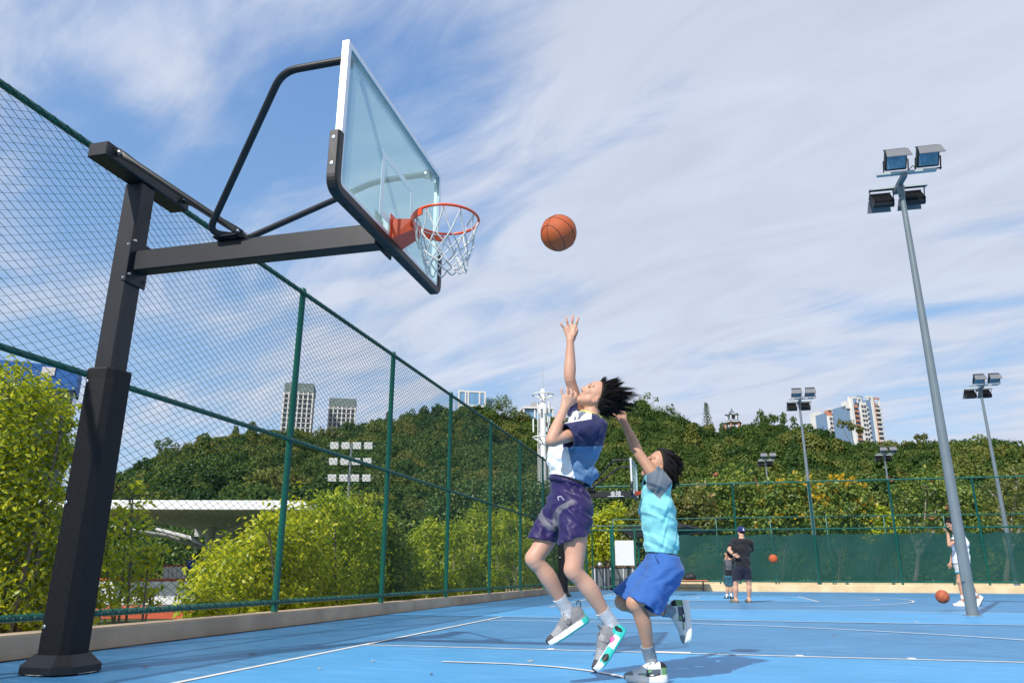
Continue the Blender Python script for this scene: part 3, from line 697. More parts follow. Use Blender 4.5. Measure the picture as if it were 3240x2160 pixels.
# two grey towers under construction seen through the left fence
for (x0, x1, ytop, g, lab) in ((868, 977, 1212, 560., 'taller unfinished grey tower block with green netting, its side crossed by a fence post'), (1018, 1118, 1260, 590., 'shorter unfinished grey tower block right of the taller one beyond the left fence')):
    m = (x0+x1)/2; Wd = (x1-x0)*g*.98/FPX; zt = zof(m, ytop, g)
    B = Block(m, g, .18, 'tower_block', lab, 'building', 'unfinished grey towers behind the left fence')
    w = Wd*.42; B.box('wall', M_GREY, -w, w, 0, 22, 0, zt-7); B.box('net_wrap', M_NETG, -w-.3, w+.3, -.3, 22.3, zt-7, zt)
    fl = int((zt-10)/3.6)
    cells = []
    for i in range(min(fl, 17)):
        z = zt-10.5-i*3.7
        for x in (-.80, -.48, -.16, .16, .48, .80): cells.append((x*w, -.2, z))
    B.windows('window', M_WIN, cells, (w*.24, .5, 2.3))
    cells = [(w+.0, 4+5*k, zt-10.5-i*3.7) for i in range(min(fl, 17)) for k in range(4) if len(cells)+i*4+k < 999][:0]
    for i in range(0, 17): B.box('floor_slab', M_BW, -w-.5, w+.5, -.9, 0, zt-8.9-i*3.7, zt-8.5-i*3.7)
    for k in range(7): B.box('column', M_BW, -w+2*w*k/6-.45, -w+2*w*k/6+.45, -.7, 0, 20, zt-7)
# blue wrapped building with a crane, far left
g = 260.; B = Block(70, g, .45, 'building', 'building wrapped in bright blue sheeting at the far left edge', 'building')
zt = zof(60, 1152, g); B.box('wall', M_WIN, -16, 11, 0, 16, 0, zt-8); B.box('sheeting', M_TARP, -16.4, 11.4, -.5, 16.4, zt-8.5, zt); B.box('banner', M_BW, 0, 4, -.8, -.5, zt-4, zt-1)
g = 300.; P = at(45, 1140, g); cr = thing('tower_crane', 'pale tower crane rising behind the blue wrapped building', 'crane', (P[0], P[1], 0))
M_CRN = pm('crane_paint', (.50, .40, .30), rough=.6, var=.1)
mb = MB(); mb.box((P[0], P[1], P[2]/2), (1.6, 1.6, P[2])); mb.build('mast', M_CRN, cr)
mb = MB(); mb.tube([A3(*P)-UH*2, A3(*P)+UH*3.5-Z3*3], .5, 5); mb.build('jib', M_CRN, cr)
# glass office above the hill
g = 430.; B = Block(1497, g, .22, 'office_building', 'white framed blue glass office block standing above the hilltop trees', 'building')
zt = zof(1480, 1236, g); w = 9.3
B.box('wall', M_GLZ, -w, 6.2, 0, 14, 0, zt-.6); B.box('side_wing', M_GLZ, 6.4, 11.5, 4, 14, 0, zt-3.5)
for x, a, b in ((-w, 0, zt-1), (-w+4, 0, zt-1), (-w+5.6, 0, zt), (3.0, 0, zt), (6.2, 0, zt), (7.4, 4, zt-3)): B.box('mullion', M_BW, x-.42, x+.42, (-.4 if a == 0 else 3.5), 14.2 if x > 6 else .2, 0, b)
for k in range(9): B.box('floor_slab', M_BW, -w-.3, 6.5, -.35, .1, zt-1.1-7.2*k-(0 if k == 0 else 1.5), zt-.1-7.2*k-(0 if k == 0 else 1.2))
B.windows('window', M_BW, [(-w+1.2+1.95*k, -.35, zt-14.2) for k in range(8)], (.9, .3, 1.4))
# white flat roofed building behind the telecom tower
g = 400.; B = Block(1700, g, .15, 'building', 'white flat roofed building half hidden behind the white telecom tower', 'building')
zt = zof(1700, 1288, g); B.box('wall', M_GLZ, -6.5, 8.5, 0, 10, 0, zt-1); B.box('roof', M_BW, -8, 9.3, -1.5, 11, zt-1, zt); B.box('roof_plant', M_GREY, -2.4, .5, 2, 6, zt, zt+3.2)
for x in (-7.4, 8.6): B.box('column', M_BW, x-.4, x+.4, -1.2, -.4, 0, zt-1)
# telecom tower
g = 100.; P = at(1720, 1480, g); zb = at(1719, 1500, g)[2]-6; tx, ty = P[0], P[1]
tw = thing('telecom_tower', 'white ringed telecom tower with antenna panels and a thin spire behind the fence corner', 'tower', (tx, ty, zb))
M_TW = pm('white_tower_paint', (.78, .78, .78), rough=.45, var=.05)
zc = lambda py: at(1720, py, g)[2]
mb = MB(); mb.lathe((tx, ty, zb), [(.42, 0), (.40, zc(1300)-zb), (.33, zc(1245)-zb), (.30, zc(1232)-zb), (.1, zc(1230)-zb)], 16); mb.build('column', M_TW, tw)
mb = MB(); mb.tube([(tx, ty, zc(1232)), (tx, ty, zc(1157))], [.05, .025], 6); mb.build('spire', M_GALV, tw)
for py, R_ in ((1249, 1.42), (1384, 1.42)):
    zz = zc(py); mb = MB(); mb.tube([A3(tx, ty, zz)+R_*A3(math.cos(a), math.sin(a), 0) for a in np.linspace(0, 2*math.pi, 33)[:-1]], .085, 8, closed=True); rg = mb.build('ring', M_TW, tw)
    for k in range(6):
        a = k*math.pi/3+.3; d = A3(math.cos(a), math.sin(a), 0); mb = MB(); mb.tube([A3(tx, ty, zz-.62)+d*.3, A3(tx, ty, zz-.05)+d*R_], .075, 6); mb.build('spoke', M_TW, rg)
for a, z0, z1, rr in ((3.0, 1320, 1295, 1.15), (3.5, 1368, 1325, 1.35), (-.2, 1310, 1272, .95), (.15, 1345, 1318, .9), (2.75, 1300, 1270, .8), (-.6, 1340, 1320, 1.0), (5.2, 1312, 1280, .9), (4.4, 1312, 1284, .9)):
    d = A3(math.cos(a), math.sin(a), 0); c = A3(tx, ty, (zc(z0)+zc(z1))/2)+d*rr
    mb = MB(); mb.box(c, (.16, .34, zc(z1)-zc(z0)), ax=np.array([d, np.cross(Z3, d), Z3]), bev=.03); an = mb.build('antenna_panel', M_TW, tw)
    mb = MB(); mb.tube([c-d*.1, A3(tx, ty, c[2])], .035, 5); mb.build('bracket', M_GALV, an)
for a in (2.6, 3.6, -.1, .9):
    d = A3(math.cos(a), math.sin(a), 0)*.75; mb = MB(); mb.tube([A3(tx, ty, zb)+d, A3(tx, ty, zc(1285))+d], .055, 6); mb.build('cable_duct', M_TW, tw)
for a, py in ((-.3, 1360), (2.2, 1372), (.4, 1300)):
    d = A3(math.cos(a), math.sin(a), 0); mb = MB(); mb.box(A3(tx, ty, zc(py))+d*.62, (.35, .42, .65), ax=np.array([d, np.cross(Z3, d), Z3]), bev=.03); mb.build('radio_box', M_GALV, tw)

# apartment towers on the right skyline; zoom coordinates (2440 + x*.19558, 1200 + y*.19558)
def zx(x): return 2440+x*.19558
def zy(y): return 1200+y*.19558
def apartments(x0, x1, ytop, g, label, plan):
    m = (zx(x0)+zx(x1))/2+20; B = Block(m, g, plan.get('ang', .3), 'apartment_tower', label, 'building', 'apartment towers on the right skyline')
    zt = zof(m, zy(ytop), g); s = (zx(x1)-zx(x0))*g/FPX; return B, zt, s
B, zt, s = apartments(1235, 1895, 262, 480., 'tallest white blue and orange apartment tower on the right skyline', {'ang': .32})
h = s/2
M_BAL = pm('balcony_parapet', (.62, .60, .57), rough=.7, var=.05)
def xf(f): return -h + s*f
B.box('wall', M_BB, xf(.0), xf(1.), 2.5, 15, 0, zt-7)
B.box('wing', M_BW, xf(.10), xf(.16), 0, 3, 0, zt-1.2); B.box('wing', M_BW, xf(.0), xf(.10), 1.5, 6, zt-9, zt-4)
orange = B.box('wing', M_BO, xf(.16), xf(.335), 1.6, 6, 0, zt-6)
B.box('wing', M_BB, xf(.335), xf(.385), 1.9, 6, 0, zt-4)
white = B.box('wing', M_BW, xf(.385), xf(.56), .2, 6, 0, zt-4.4)
B.box('wing', M_BB, xf(.60), xf(.73), .6, 7, 0, zt-2.4); B.box('roof_box', M_BB, xf(.43), xf(.58), 3, 9, zt-4.4, zt+.4)
B.box('wing', M_BW, xf(.73), xf(.79), -.3, 4, 0, zt); B.box('wing', M_BO, xf(.79), xf(.83), 0, 5, 0, zt-.6); B.box('wing', M_GREY, xf(.83), xf(1.), .9, 9, 0, zt-4)
B.box('roof_frame', M_BW, xf(.10), xf(.44), .1, 1., zt-2.4, zt-1.2); B.box('roof_frame', M_BW, xf(.58), xf(.79), -.2, .8, zt-1.2, zt); B.box('roof_frame', M_BO, xf(.79), xf(1.), 0, .8, zt-1.5, zt-.6); B.box('roof_frame', M_BW, xf(.97), xf(1.), .2, 1, zt-6, zt-1.5)
for x in (.30, .42): B.box('roof_frame', M_BW, xf(x), xf(x+.02), .1, 1., zt-5, zt-2.4)
fl = 3.05
B.windows('window', M_WIN, [(xf(f), .16, zt-7.3-fl*i) for i in range(13) for f in (.43, .51)], (1.5, .3, 1.6))
B.windows('window', M_WIN, [(xf(f), 1.55, zt-9-fl*i) for i in range(12) for f in (.195, .25, .305)], (1.25, .3, 1.9))
for i in range(12):
    B.box('balcony', M_BO, xf(.165), xf(.33), .9, 1.6, zt-11.2-fl*i, zt-10.1-fl*i); B.box('balcony', M_BAL, xf(.83), xf(1.01), -.6, .9, zt-8.4-fl*i, zt-7.3-fl*i)
    B.box('balcony', M_BAL, xf(.56), xf(.60), -.2, 2.4, zt-8.4-fl*i, zt-7.3-fl*i)
B.windows('window', M_WIN, [(xf(f), .85, zt-6.5-fl*i) for i in range(12) for f in (.88, .95)], (1.4, .3, 1.7))
B, zt, s = apartments(905, 1160, 470, 500., 'lower white and blue apartment tower left of the tallest one', {'ang': .30})
h = s/2
B.box('wall', M_BB, xf(0), xf(1), 2.5, 12, 0, zt-3); B.box('wing', M_BW, xf(.13), xf(.56), .2, 6, 0, zt-5); B.box('wing', M_BB, xf(.56), xf(.87), .8, 6, 0, zt-3); B.box('wing', M_BW, xf(.87), xf(1.), -.1, 5, 0, zt)
B.box('roof_frame', M_BW, xf(.13), xf(1.), -.05, .8, zt-1.1, zt-.02); B.box('roof_box', M_BO, xf(.15), xf(.45), 1, 5, zt-5, zt-1.2)
B.windows('window', M_WIN, [(xf(f), .16, zt-7.2-fl*i) for i in range(7) for f in (.24, .45)], (1.4, .3, 1.6))
B, zt, s = apartments(735, 945, 525, 520., 'small pale apartment block at the left end of the skyline group', {'ang': .25})
h = s/2
B.box('wall', M_BB, xf(.35), xf(1), 1.5, 10, 0, zt-4); B.box('wing', M_BW, xf(0), xf(.42), 0, 8, 0, zt); B.box('roof_frame', M_BW, xf(.42), xf(.85), .3, 1.2, zt-2.5, zt-1.3)
B.windows('window', M_WIN, [(xf(f), 1.4, zt-7-fl*i) for i in range(6) for f in (.55, .8)], (1.4, .3, 1.6))
B, zt, s = apartments(1150, 1250, 505, 510., 'narrow apartment block with an orange stripe between the two taller towers', {'ang': .3})
h = s/2
B.box('wall', M_BW, xf(0), xf(.6), 0, 9, 0, zt); B.box('wing', M_BO, xf(.6), xf(1.), .3, 8, 0, zt-1)
for i in range(7): B.box('balcony', M_BAL, xf(.05), xf(.55), -1., 0, zt-6-fl*i, zt-4.9-fl*i)
B.windows('window', M_WIN, [(xf(.3), -.05, zt-4-fl*i) for i in range(8)], (1.6, .3, 1.5))

# pagoda on the ridge
g = 262.; P = at(2319, 1345, g); zk = lambda py: at(2319, py, g)[2]
pg = thing('pagoda', 'small white hexagonal pagoda with curved grey roofs on the wooded ridge', 'pagoda', (P[0], P[1], zk(1370)))
M_TILE = pm('grey_roof_tile', (.13, .16, .19), rough=.7, var=.25, scale=3.)
def hexa(r, z, rot=.25): return [A3(P[0]+r*math.cos(rot+k*math.pi/3), P[1]+r*math.sin(rot+k*math.pi/3), z) for k in range(6)]
def eave(rin, rout, z0, z1, lift):
    """one concave six sided roof with upturned corners"""
    V = []; n = 5; ring = []
    for j in range(n+1):
        t = j/n; r = rout+(rin-rout)*t; zz = z0+(z1-z0)*(t**1.7)
        for k in range(6):
            for q in range(6):
                a0, a1 = .25+k*math.pi/3, .25+(k+1)*math.pi/3; w = q/6.
                p = (1-w)*A3(math.cos(a0), math.sin(a0), 0)+w*A3(math.cos(a1), math.sin(a1), 0)
                cr_ = abs(2*w-1)**3*lift*(1-t)**2
                V.append(A3(P[0], P[1], zz+cr_)+p*r*(1+.05*abs(2*w-1)**4*(1-t)))
    F = [(j*36+q, j*36+(q+1) % 36, (j+1)*36+(q+1) % 36, (j+1)*36+q) for j in range(n) for q in range(36)]
    F.append(tuple(range(36))[::-1]); F.append(tuple(n*36+q for q in range(36)))
    return V, F
k = g/FPX
mb = MB(); mb.add(*eave(.15, 24*k, zk(1313), zk(1295), .35), 0); top = mb.build('roof', M_TILE, pg)
mb = MB(); mb.lathe((P[0], P[1], zk(1297)), [(.12, 0), (.25, .25), (.1, .5), (.05, .9)], 8); mb.build('finial', M_TILE, top)
mb = MB(); mb.add(*eave(19*k, 31*k, zk(1339), zk(1329), .2), 0); mb.build('lower_roof', M_TILE, pg)
for zz, r in ((1314, 20), (1332, 17.5), (1339, 26)):
    mb = MB(); V = hexa(r*k, zk(zz))+hexa(r*k, zk(zz)+.45); mb.add(V, [tuple(range(6))[::-1], tuple(range(6, 12))]+[(i, (i+1) % 6, 6+(i+1) % 6, 6+i) for i in range(6)]); mb.build('beam', M_TW, pg)
for p in hexa(17*k, zk(1331)): mb = MB(); mb.lathe(p, [(.22, 0), (.22, zk(1315)-zk(1331))], 8); mb.build('column', M_TW, pg)
for p in hexa(25*k, zk(1372)): mb = MB(); mb.lathe(p, [(.25, 0), (.25, zk(1339)-zk(1372))], 8); mb.build('column', M_BO, pg)
mb = MB(); mb.lathe((P[0], P[1], zk(1331)), [(9*k, 0), (9*k, zk(1315)-zk(1331))], 6); mb.build('core', M_WIN, pg)

# open sided pavilion with a white roof on the lower ground to the left
g0, g1 = 40., 62.
zu = at(600, 1612, g0)[2]; zr = at(600, 1582, g0)[2]; zback = zu
a = at(957, 1600, g0); b = at(120, 1600, g0); ctr = (a+b)/2; ctr[2] = 0
pv = thing('pavilion', 'open sided white pavilion roof on one tapering column beyond the left fence', 'pavilion', (ctr[0], ctr[1], -2.1))
M_PUNDER = pm('pale_soffit', (.46, .45, .43), rough=.8, var=.06)
M_PWHITE = pm('white_roof_edge', (.85, .85, .85), rough=.4, var=.03)
ua = (a-b); ua[2] = 0; wd = np.linalg.norm(ua); ua /= wd; va = A3(-ua[1], ua[0], 0); ax = np.array([ua, va, Z3])
mb = MB(); mb.box(ctr+Z3*(zu+zr)/2+va*.1, (wd, .3, zr-zu), ax=ax, bev=.03); mb.build('fascia', M_PWHITE, pv)
mb = MB(); mb.box(ctr+Z3*(zr-.12)+va*10.3, (wd, 20, .2), ax=ax); mb.build('roof_slab', M_PWHITE, pv)
mb = MB(); mb.box(ctr+Z3*(zu+.15)+va*10.3, (wd-.4, 20, .08), ax=ax); mb.build('soffit', M_PUNDER, pv)
mb = MB(); mb.box(ctr+Z3*(zu+.02)+va*20.6, (wd, .5, .9), ax=ax); mb.build('back_beam', M_PUNDER, pv)
mb = MB(); mb.box(ctr+Z3*((zu+zr)/2)+ua*(wd/2+.1)+va*10., (.2, 20, zr-zu-.1), ax=ax); mb.build('fascia', M_PWHITE, pv)
cp = at(657, 1760, 58.); base = A3(cp[0], cp[1], -2.1)
mb = MB(); mb.lathe(base, [(.26, 0), (.26, zu-1.2+2.1), (.34, zu-.4+2.1), (.55, zu+.12+2.1)], 14); mb.build('column', M_PUNDER, pv)
for d in ((-6.5, -7.), (5., -7.), (-5., 2.), (5., 2.)):
    mb = MB(); mb.tube([base+Z3*(zu+.6), base+Z3*(zu+1.5)+ua*d[0]*.35+va*d[1]*.35, A3(base[0], base[1], zu+.1)+ua*d[0]+va*d[1]], [.16, .15, .12], 8); mb.build('branch_strut', M_PUNDER, pv)

# raised running bridge, white wall and railing below the pavilion
M_ORANGE = pm('red_running_track', (.46, .085, .035), rough=.75, var=.15, scale=2.)
M_PANELW = pm('white_wall_panel', (.66, .66, .66), rough=.6, var=.06, stretch=(12, 12, .4), scale=2.)
def slab(name, mat, label, cat, x0, x1, py0, py1, g, depth):
    A, B_ = at(x0, py1, g), at(x1, py1, g); z1 = at((x0+x1)/2, py0, g)[2]; z0 = at((x0+x1)/2, py1, g)[2]
    u_ = B_-A; u_[2] = 0; w_ = np.linalg.norm(u_); u_ /= w_; v_ = A3(-u_[1], u_[0], 0); c = (A+B_)/2
    mb = MB(); mb.box(A3(c[0], c[1], (z0+z1)/2)+v_*depth/2, (w_, depth, z1-z0), ax=np.array([u_, v_, Z3]), bev=.02); o = mb.build(name, mat); tag(o, label, cat); return o, u_, v_
slab('running_bridge', M_ORANGE, 'red running bridge deck low behind the left fence beneath the pavilion', 'bridge', 180, 640, 1928, 1958, 27., 3.5)
wl, u_, v_ = slab('white_wall', M_PANELW, 'long white panelled wall under the pavilion', 'wall', 200, 640, 1838, 1912, 44., .5)
slab('red_kerb', M_ORANGE, 'thin red kerb along the top of the white panelled wall', 'kerb', 200, 640, 1829, 1836, 44.2, 1.2)
rl = thing('railing', 'red capped railing with grey posts on the white wall before the pavilion', 'railing', tuple(at(550, 1829, 45.)))
for k in range(6):
    p0, p1 = at(516+14*k, 1830, 45.), at(518+13.5*k, 1790, 45.)
    mb = MB(); mb.tube([p0, p1], .045, 6); mb.build('post', M_GALV, rl)
mb = MB(); mb.tube([at(514, 1790, 45.), at(592, 1788, 45.)], .05, 6); mb.build('handrail', M_ORANGE, rl)
mb = MB(); q = [at(516, 1829, 45.02), at(590, 1829, 45.02), at(590, 1792, 45.02), at(517, 1793, 45.02)]; mb.prism(q, FH*.012); mb.build('glass_panel', M_BAL, rl)
# ------------------------------------------------------------------ foliage
def leaves_mesh(name, mat, centers, normals, size, droop=.25, aspect=.42, jit=.35, tint=None, fold=.25, canopy=0.):
    """leaf shaped four-corner faces, one at each centre, pointing roughly along its normal"""
    Cn = np.asarray(centers, float)
    if canopy:      # leaf blades lie along the crown's surface, so the crown shades as a rounded mass
        nn = np.asarray(normals, float)+A3(0, 0, .25); nn = nn/(np.linalg.norm(nn, axis=1)[:, None]+1e-9)+RNG.normal(0, jit, Cn.shape); nn /= np.linalg.norm(nn, axis=1)[:, None]+1e-9
        D = np.cross(nn, RNG.normal(0, 1, Cn.shape)); D /= np.linalg.norm(D, axis=1)[:, None]+1e-9
        ref = np.cross(nn, D); n = len(Cn); S = size*RNG.uniform(.65, 1.3, n)[:, None]; nrm = nn
        V = np.stack([Cn-D*S*.5, Cn+ref*S*aspect*.5+nrm*S*fold*.3, Cn+D*S*.5, Cn-ref*S*aspect*.5+nrm*S*fold*.3], 1).reshape(-1, 3)
        t = RNG.uniform(0, 1, n) if tint is None else tint
        return np_mesh(name, V, np.arange(4*n).reshape(n, 4), mat, smooth=False, tint=np.repeat(t, 4))
    D = np.asarray(normals, float) + RNG.normal(0, jit, Cn.shape); D[:, 2] -= droop
    D /= np.linalg.norm(D, axis=1)[:, None]+1e-9
    n = len(Cn); S = size*RNG.uniform(.65, 1.3, n)[:, None]
    ref = np.cross(D, RNG.normal(0, .5, (n, 3))+A3(0, 0, 1)); ref /= np.linalg.norm(ref, axis=1)[:, None]+1e-9
    nrm = np.cross(ref, D)
    V = np.stack([Cn, Cn+D*S*.5+ref*S*aspect*.5+nrm*S*fold*.3, Cn+D*S, Cn+D*S*.5-ref*S*aspect*.5+nrm*S*fold*.3], 1).reshape(-1, 3)
    Q = np.arange(4*n).reshape(n, 4)
    t = RNG.uniform(0, 1, n) if tint is None else tint
    return np_mesh(name, V, Q, mat, smooth=False, tint=np.repeat(t, 4))
def crown_points(lobes, n, shell=.45, cl=.16, per=7, rag=.07):
    """leaf positions in clumps near the surface of overlapping lobes (centre, radii)"""
    lobes = [(np.asarray(c, float), np.asarray(r if hasattr(r, '__len__') else (r, r, r), float)) for c, r in lobes]
    w = np.array([np.prod(r)**(2/3) for _, r in lobes]); w /= w.sum()
    k = RNG.choice(len(lobes), max(1, n//per), p=w)
    d = RNG.normal(0, 1, (len(k), 3)); d /= np.linalg.norm(d, axis=1)[:, None]
    rad = 1-shell*RNG.uniform(0, 1, len(k))**1.6 + RNG.normal(0, rag, len(k))
    c0 = np.array([lobes[i][0] for i in k]); r0 = np.array([lobes[i][1] for i in k])
    P = c0 + d*r0*rad[:, None]
    nn = d/r0; nn /= np.linalg.norm(nn, axis=1)[:, None]
    ct = RNG.uniform(0, 1, len(k))
    P = np.repeat(P, per, 0); nn = np.repeat(nn, per, 0); ct = np.repeat(ct, per)
    off = RNG.normal(0, 1, P.shape)*cl*np.repeat(r0.mean(1), per)[:, None]*.55
    nd = nn*.55 + off/(np.linalg.norm(off, axis=1)[:, None]+1e-9)*.8
    return P+off, nd, ct
def branches(mb, base, lobes, r, wig=.08):
    base = np.asarray(base, float)
    top = np.mean([c for c, _ in lobes], 0); h = top[2]-base[2]
    fork = base + (top-base)*.35; fork[2] = base[2]+h*.35
    mb.tube([base, base+(fork-base)*.5+RNG.normal(0, wig*.3, 3), fork], [r, r*.85, r*.75], 8)
    for c, rr in lobes:
        c = np.asarray(c, float); rm = np.mean(rr); mid = fork+(c-fork)*.55+RNG.normal(0, wig, 3)
        mb.tube([fork, mid, c], [r*.6, r*.4, r*.2], 6)
        for q in range(4):
            e = c+RNG.normal(0, 1, 3)*rm*.42; mb.tube([c+(mid-c)*.3*RNG.uniform(0, 1), (c+e)/2+RNG.normal(0, wig*.5, 3), e], [r*.22, r*.15, r*.06], 4)
M_BARK = pm('grey_brown_bark', (.16, .125, .09), rough=.9, var=.3, scale=9., bump=.6, bscale=30.)
M_PALEBARK = pm('pale_twig_bark', (.34, .29, .22), rough=.9, var=.2, scale=9.)
def tree(name, label, base, lobes, n, leaf, mat, r=.06, group=None, bark=None, cat='tree', per=7, cl=.16, droop=.25, shell=.5, aspect=.42, extra=None, jit=.35, canopy=0., rag=.07):
    base = np.asarray(base, float)
    t = thing(name, label, cat, tuple(base), group)
    mb = MB(); branches(mb, base, lobes, r); mb.build('trunk', bark or M_BARK, t)
    P, nd, ct = crown_points(lobes, n, shell, cl, per, rag)
    tint = np.clip(ct*.6+RNG.uniform(0, .4, len(ct)), 0, 1)
    adopt(link('crown', leaves_mesh('crown', mat, P, nd, leaf, droop, aspect, jit, tint, canopy=canopy)), t)
    if extra:
        for nm, m2, frac, sz, lb in extra:
            top = [(c+A3(0, 0, np.mean(rr)*.25), rr) for c, rr in lobes]
            P, nd, ct = crown_points(top, max(6, int(n*frac)), .12, .10, 9)
            k = (nd[:, 2] > -.1); adopt(link(nm, leaves_mesh(nm, m2, P[k], nd[k], sz, 0., .6)), t)
    return t
LY = leafmat('yellow_green_leaf', [(.12, .19, .010), (.36, .43, .018), (.62, .64, .025), (.78, .70, .045)], trans=.48)
LG = leafmat('fresh_green_leaf', [(.09, .17, .012), (.25, .34, .018), (.46, .53, .024), (.66, .62, .035)], trans=.46)
LD = leafmat('dark_green_leaf', [(0.026, 0.070, 0.019), (0.062, 0.129, 0.029), (0.121, 0.199, 0.040), (0.221, 0.276, 0.056)], trans=.3)
LM = leafmat('mid_green_leaf', [(0.055, 0.113, 0.019), (0.127, 0.205, 0.031), (0.234, 0.293, 0.043), (0.390, 0.390, 0.058)], trans=.4)
LO = leafmat('olive_leaf', [(.06, .085, .018), (.125, .15, .026), (.20, .205, .036), (.27, .24, .045)], trans=.38)
LYF = leafmat('yellow_blossom', [(.55, .34, .02), (.72, .48, .03)], trans=.3)
LRF = leafmat('salmon_seed_pod', [(.50, .14, .07), (.62, .27, .16)], trans=.3)
def L_(px, py, g, rpx, sq=(1, 1, 1)):
    """a lobe seen at photo pixel, radius in photo pixels"""
    r = rpx*g/FPX; return (at(px, py, g), (r*sq[0], r*sq[1], r*sq[2]))
def base_of(px, g, z=-2.1): P = at(px, 1900, g); return A3(P[0], P[1], z)
# along the left fence, on the lower ground
def gf(px, off):
    """ground distance ahead where the view through photo column px passes the fence, plus off"""
    d = ray(px, 1834); return (FENX/d[0])*(d @ FWH) + off
GN = 'yellow green trees behind the left fence'
def lg(px, rpx):
    """nearest distance at which a lobe of that size clears the fence"""
    d = ray(px, 1834); ratio = -d[0]/(d @ FWH); return 5.75/(ratio-1.3*rpx/FPX)
def LB_(px, py, rpx):
    g = lg(px, rpx)*(1+RNG.uniform(0, .05)); r = rpx*g/FPX; return (at(px, py, g), (r, r, r))
tree('leafy_tree', 'big yellow green tree filling the left edge behind the padded post', base_of(40, lg(40, 60)),
     [LB_(20, 1255, 115), LB_(120, 1270, 85), LB_(205, 1330, 48), LB_(215, 1440, 50), LB_(-90, 1400, 140), LB_(60, 1450, 130), LB_(170, 1420, 60), LB_(-40, 1620, 170), LB_(110, 1620, 110), LB_(10, 1810, 160), LB_(150, 1800, 100), LB_(60, 1960, 110), LB_(-120, 1900, 150)],
     19000, .070, LY, .06, GN, per=8, cl=.30, droop=.35, canopy=1., jit=.6, aspect=.46, rag=.15, shell=.62)
tree('leafy_tree', 'small airy yellow green tree just right of the padded post', base_of(440, lg(440, 60)),
     [LB_(400, 1650, 70), LB_(330, 1720, 80), LB_(470, 1760, 55), LB_(390, 1830, 80), LB_(480, 1880, 50), LB_(320, 1900, 70), LB_(420, 1560, 35)],
     1700, .080, LY, .035, GN, per=7, cl=.34, droop=.4, canopy=1., jit=.6, aspect=.46, rag=.15, shell=.62)
tree('leafy_shrub', 'broad rounded yellow green shrub under the pavilion roof', base_of(720, lg(720, 60)),
     [LB_(700, 1840, 95), LB_(800, 1780, 100), LB_(640, 1920, 70), LB_(820, 1900, 110), LB_(720, 1960, 80)], 8200, .10, LY, .05, GN, per=7, cl=.36, canopy=1., jit=.6, aspect=.46, rag=.15, shell=.62)
tree('leafy_shrub', 'dense yellow green shrub straddling the first fence post', base_of(930, lg(930, 60)),
     [LB_(880, 1720, 85), LB_(950, 1680, 95), LB_(930, 1800, 110), LB_(990, 1880, 110), LB_(890, 1930, 90), LB_(850, 1650, 40)], 8600, .10, LY, .05, GN, per=7, cl=.36, canopy=1., jit=.6, aspect=.46, rag=.15, shell=.62)
tree('leafy_shrub', 'tall dense shrub between the first two fence posts', base_of(1090, lg(1090, 60)),
     [LB_(1050, 1640, 80), LB_(1130, 1650, 85), LB_(1090, 1760, 110), LB_(1180, 1740, 80), LB_(1130, 1870, 95), LB_(1050, 1900, 80), LB_(1060, 1600, 45)], 8600, .10, LG, .05, GN, per=7, cl=.36, canopy=1., jit=.6, aspect=.46, rag=.15, shell=.62)
tree('leafy_shrub', 'green shrub with a darker hollow behind the second fence post', base_of(1220, lg(1220, 60)),
     [LB_(1230, 1680, 60), LB_(1240, 1780, 70), LB_(1220, 1870, 60), LB_(1290, 1840, 50)], 4500, .10, LM, .05, GN, per=7, cl=.26, canopy=1., jit=.6, aspect=.46, rag=.15, shell=.62)
tree('leafy_tree', 'slim young tree with thin grey stems behind the third fence bay', base_of(1330, lg(1330, 60)),
     [LB_(1300, 1740, 50), LB_(1360, 1700, 55), LB_(1340, 1790, 55), LB_(1290, 1860, 50), LB_(1380, 1850, 50)], 4200, .11, LG, .04, GN, M_PALEBARK, per=6, cl=.28, canopy=1., jit=.6, aspect=.46, rag=.15, shell=.62)
tree('leafy_tree', 'taller young tree rising behind the third and fourth posts', base_of(1450, lg(1450, 60)),
     [LB_(1440, 1700, 50), LB_(1510, 1660, 55), LB_(1460, 1780, 55), LB_(1430, 1850, 45), LB_(1520, 1760, 45), LB_(1500, 1850, 40)], 4800, .12, LG, .05, GN, M_PALEBARK, per=6, cl=.28, canopy=1., jit=.6, aspect=.46, rag=.15, shell=.62)
tree('leafy_tree', 'bright young tree behind the fourth and fifth fence posts', base_of(1590, lg(1590, 60)),
     [LB_(1570, 1680, 45), LB_(1620, 1650, 50), LB_(1600, 1760, 50), LB_(1580, 1830, 40), LB_(1650, 1740, 40), LB_(1660, 1820, 36)], 4600, .13, LG, .05, GN, M_PALEBARK, per=6, cl=.28, canopy=1., jit=.6, aspect=.46, rag=.15, shell=.62)
tree('leafy_tree', 'green tree glimpsed behind the purple shorts through the last fence bays', base_of(1730, lg(1730, 60)),
     [LB_(1700, 1700, 40), LB_(1750, 1740, 45), LB_(1710, 1800, 40), LB_(1780, 1810, 35), LB_(1820, 1760, 40)], 4200, .14, LM, .05, GN, per=6, cl=.28, canopy=1., jit=.6, aspect=.46, rag=.15, shell=.62)
tree('dark_tree', 'tall dark tree standing behind the pavilion column', base_of(560, 72.), [L_(500, 1730, 72., 60), L_(600, 1710, 72., 60), L_(700, 1730, 72., 60), L_(560, 1780, 72., 55), L_(420, 1770, 72., 60)], 3500, .35, LD, .2, 'dark trees at the foot of the hill', cl=.25, canopy=1., aspect=.6, jit=.5)
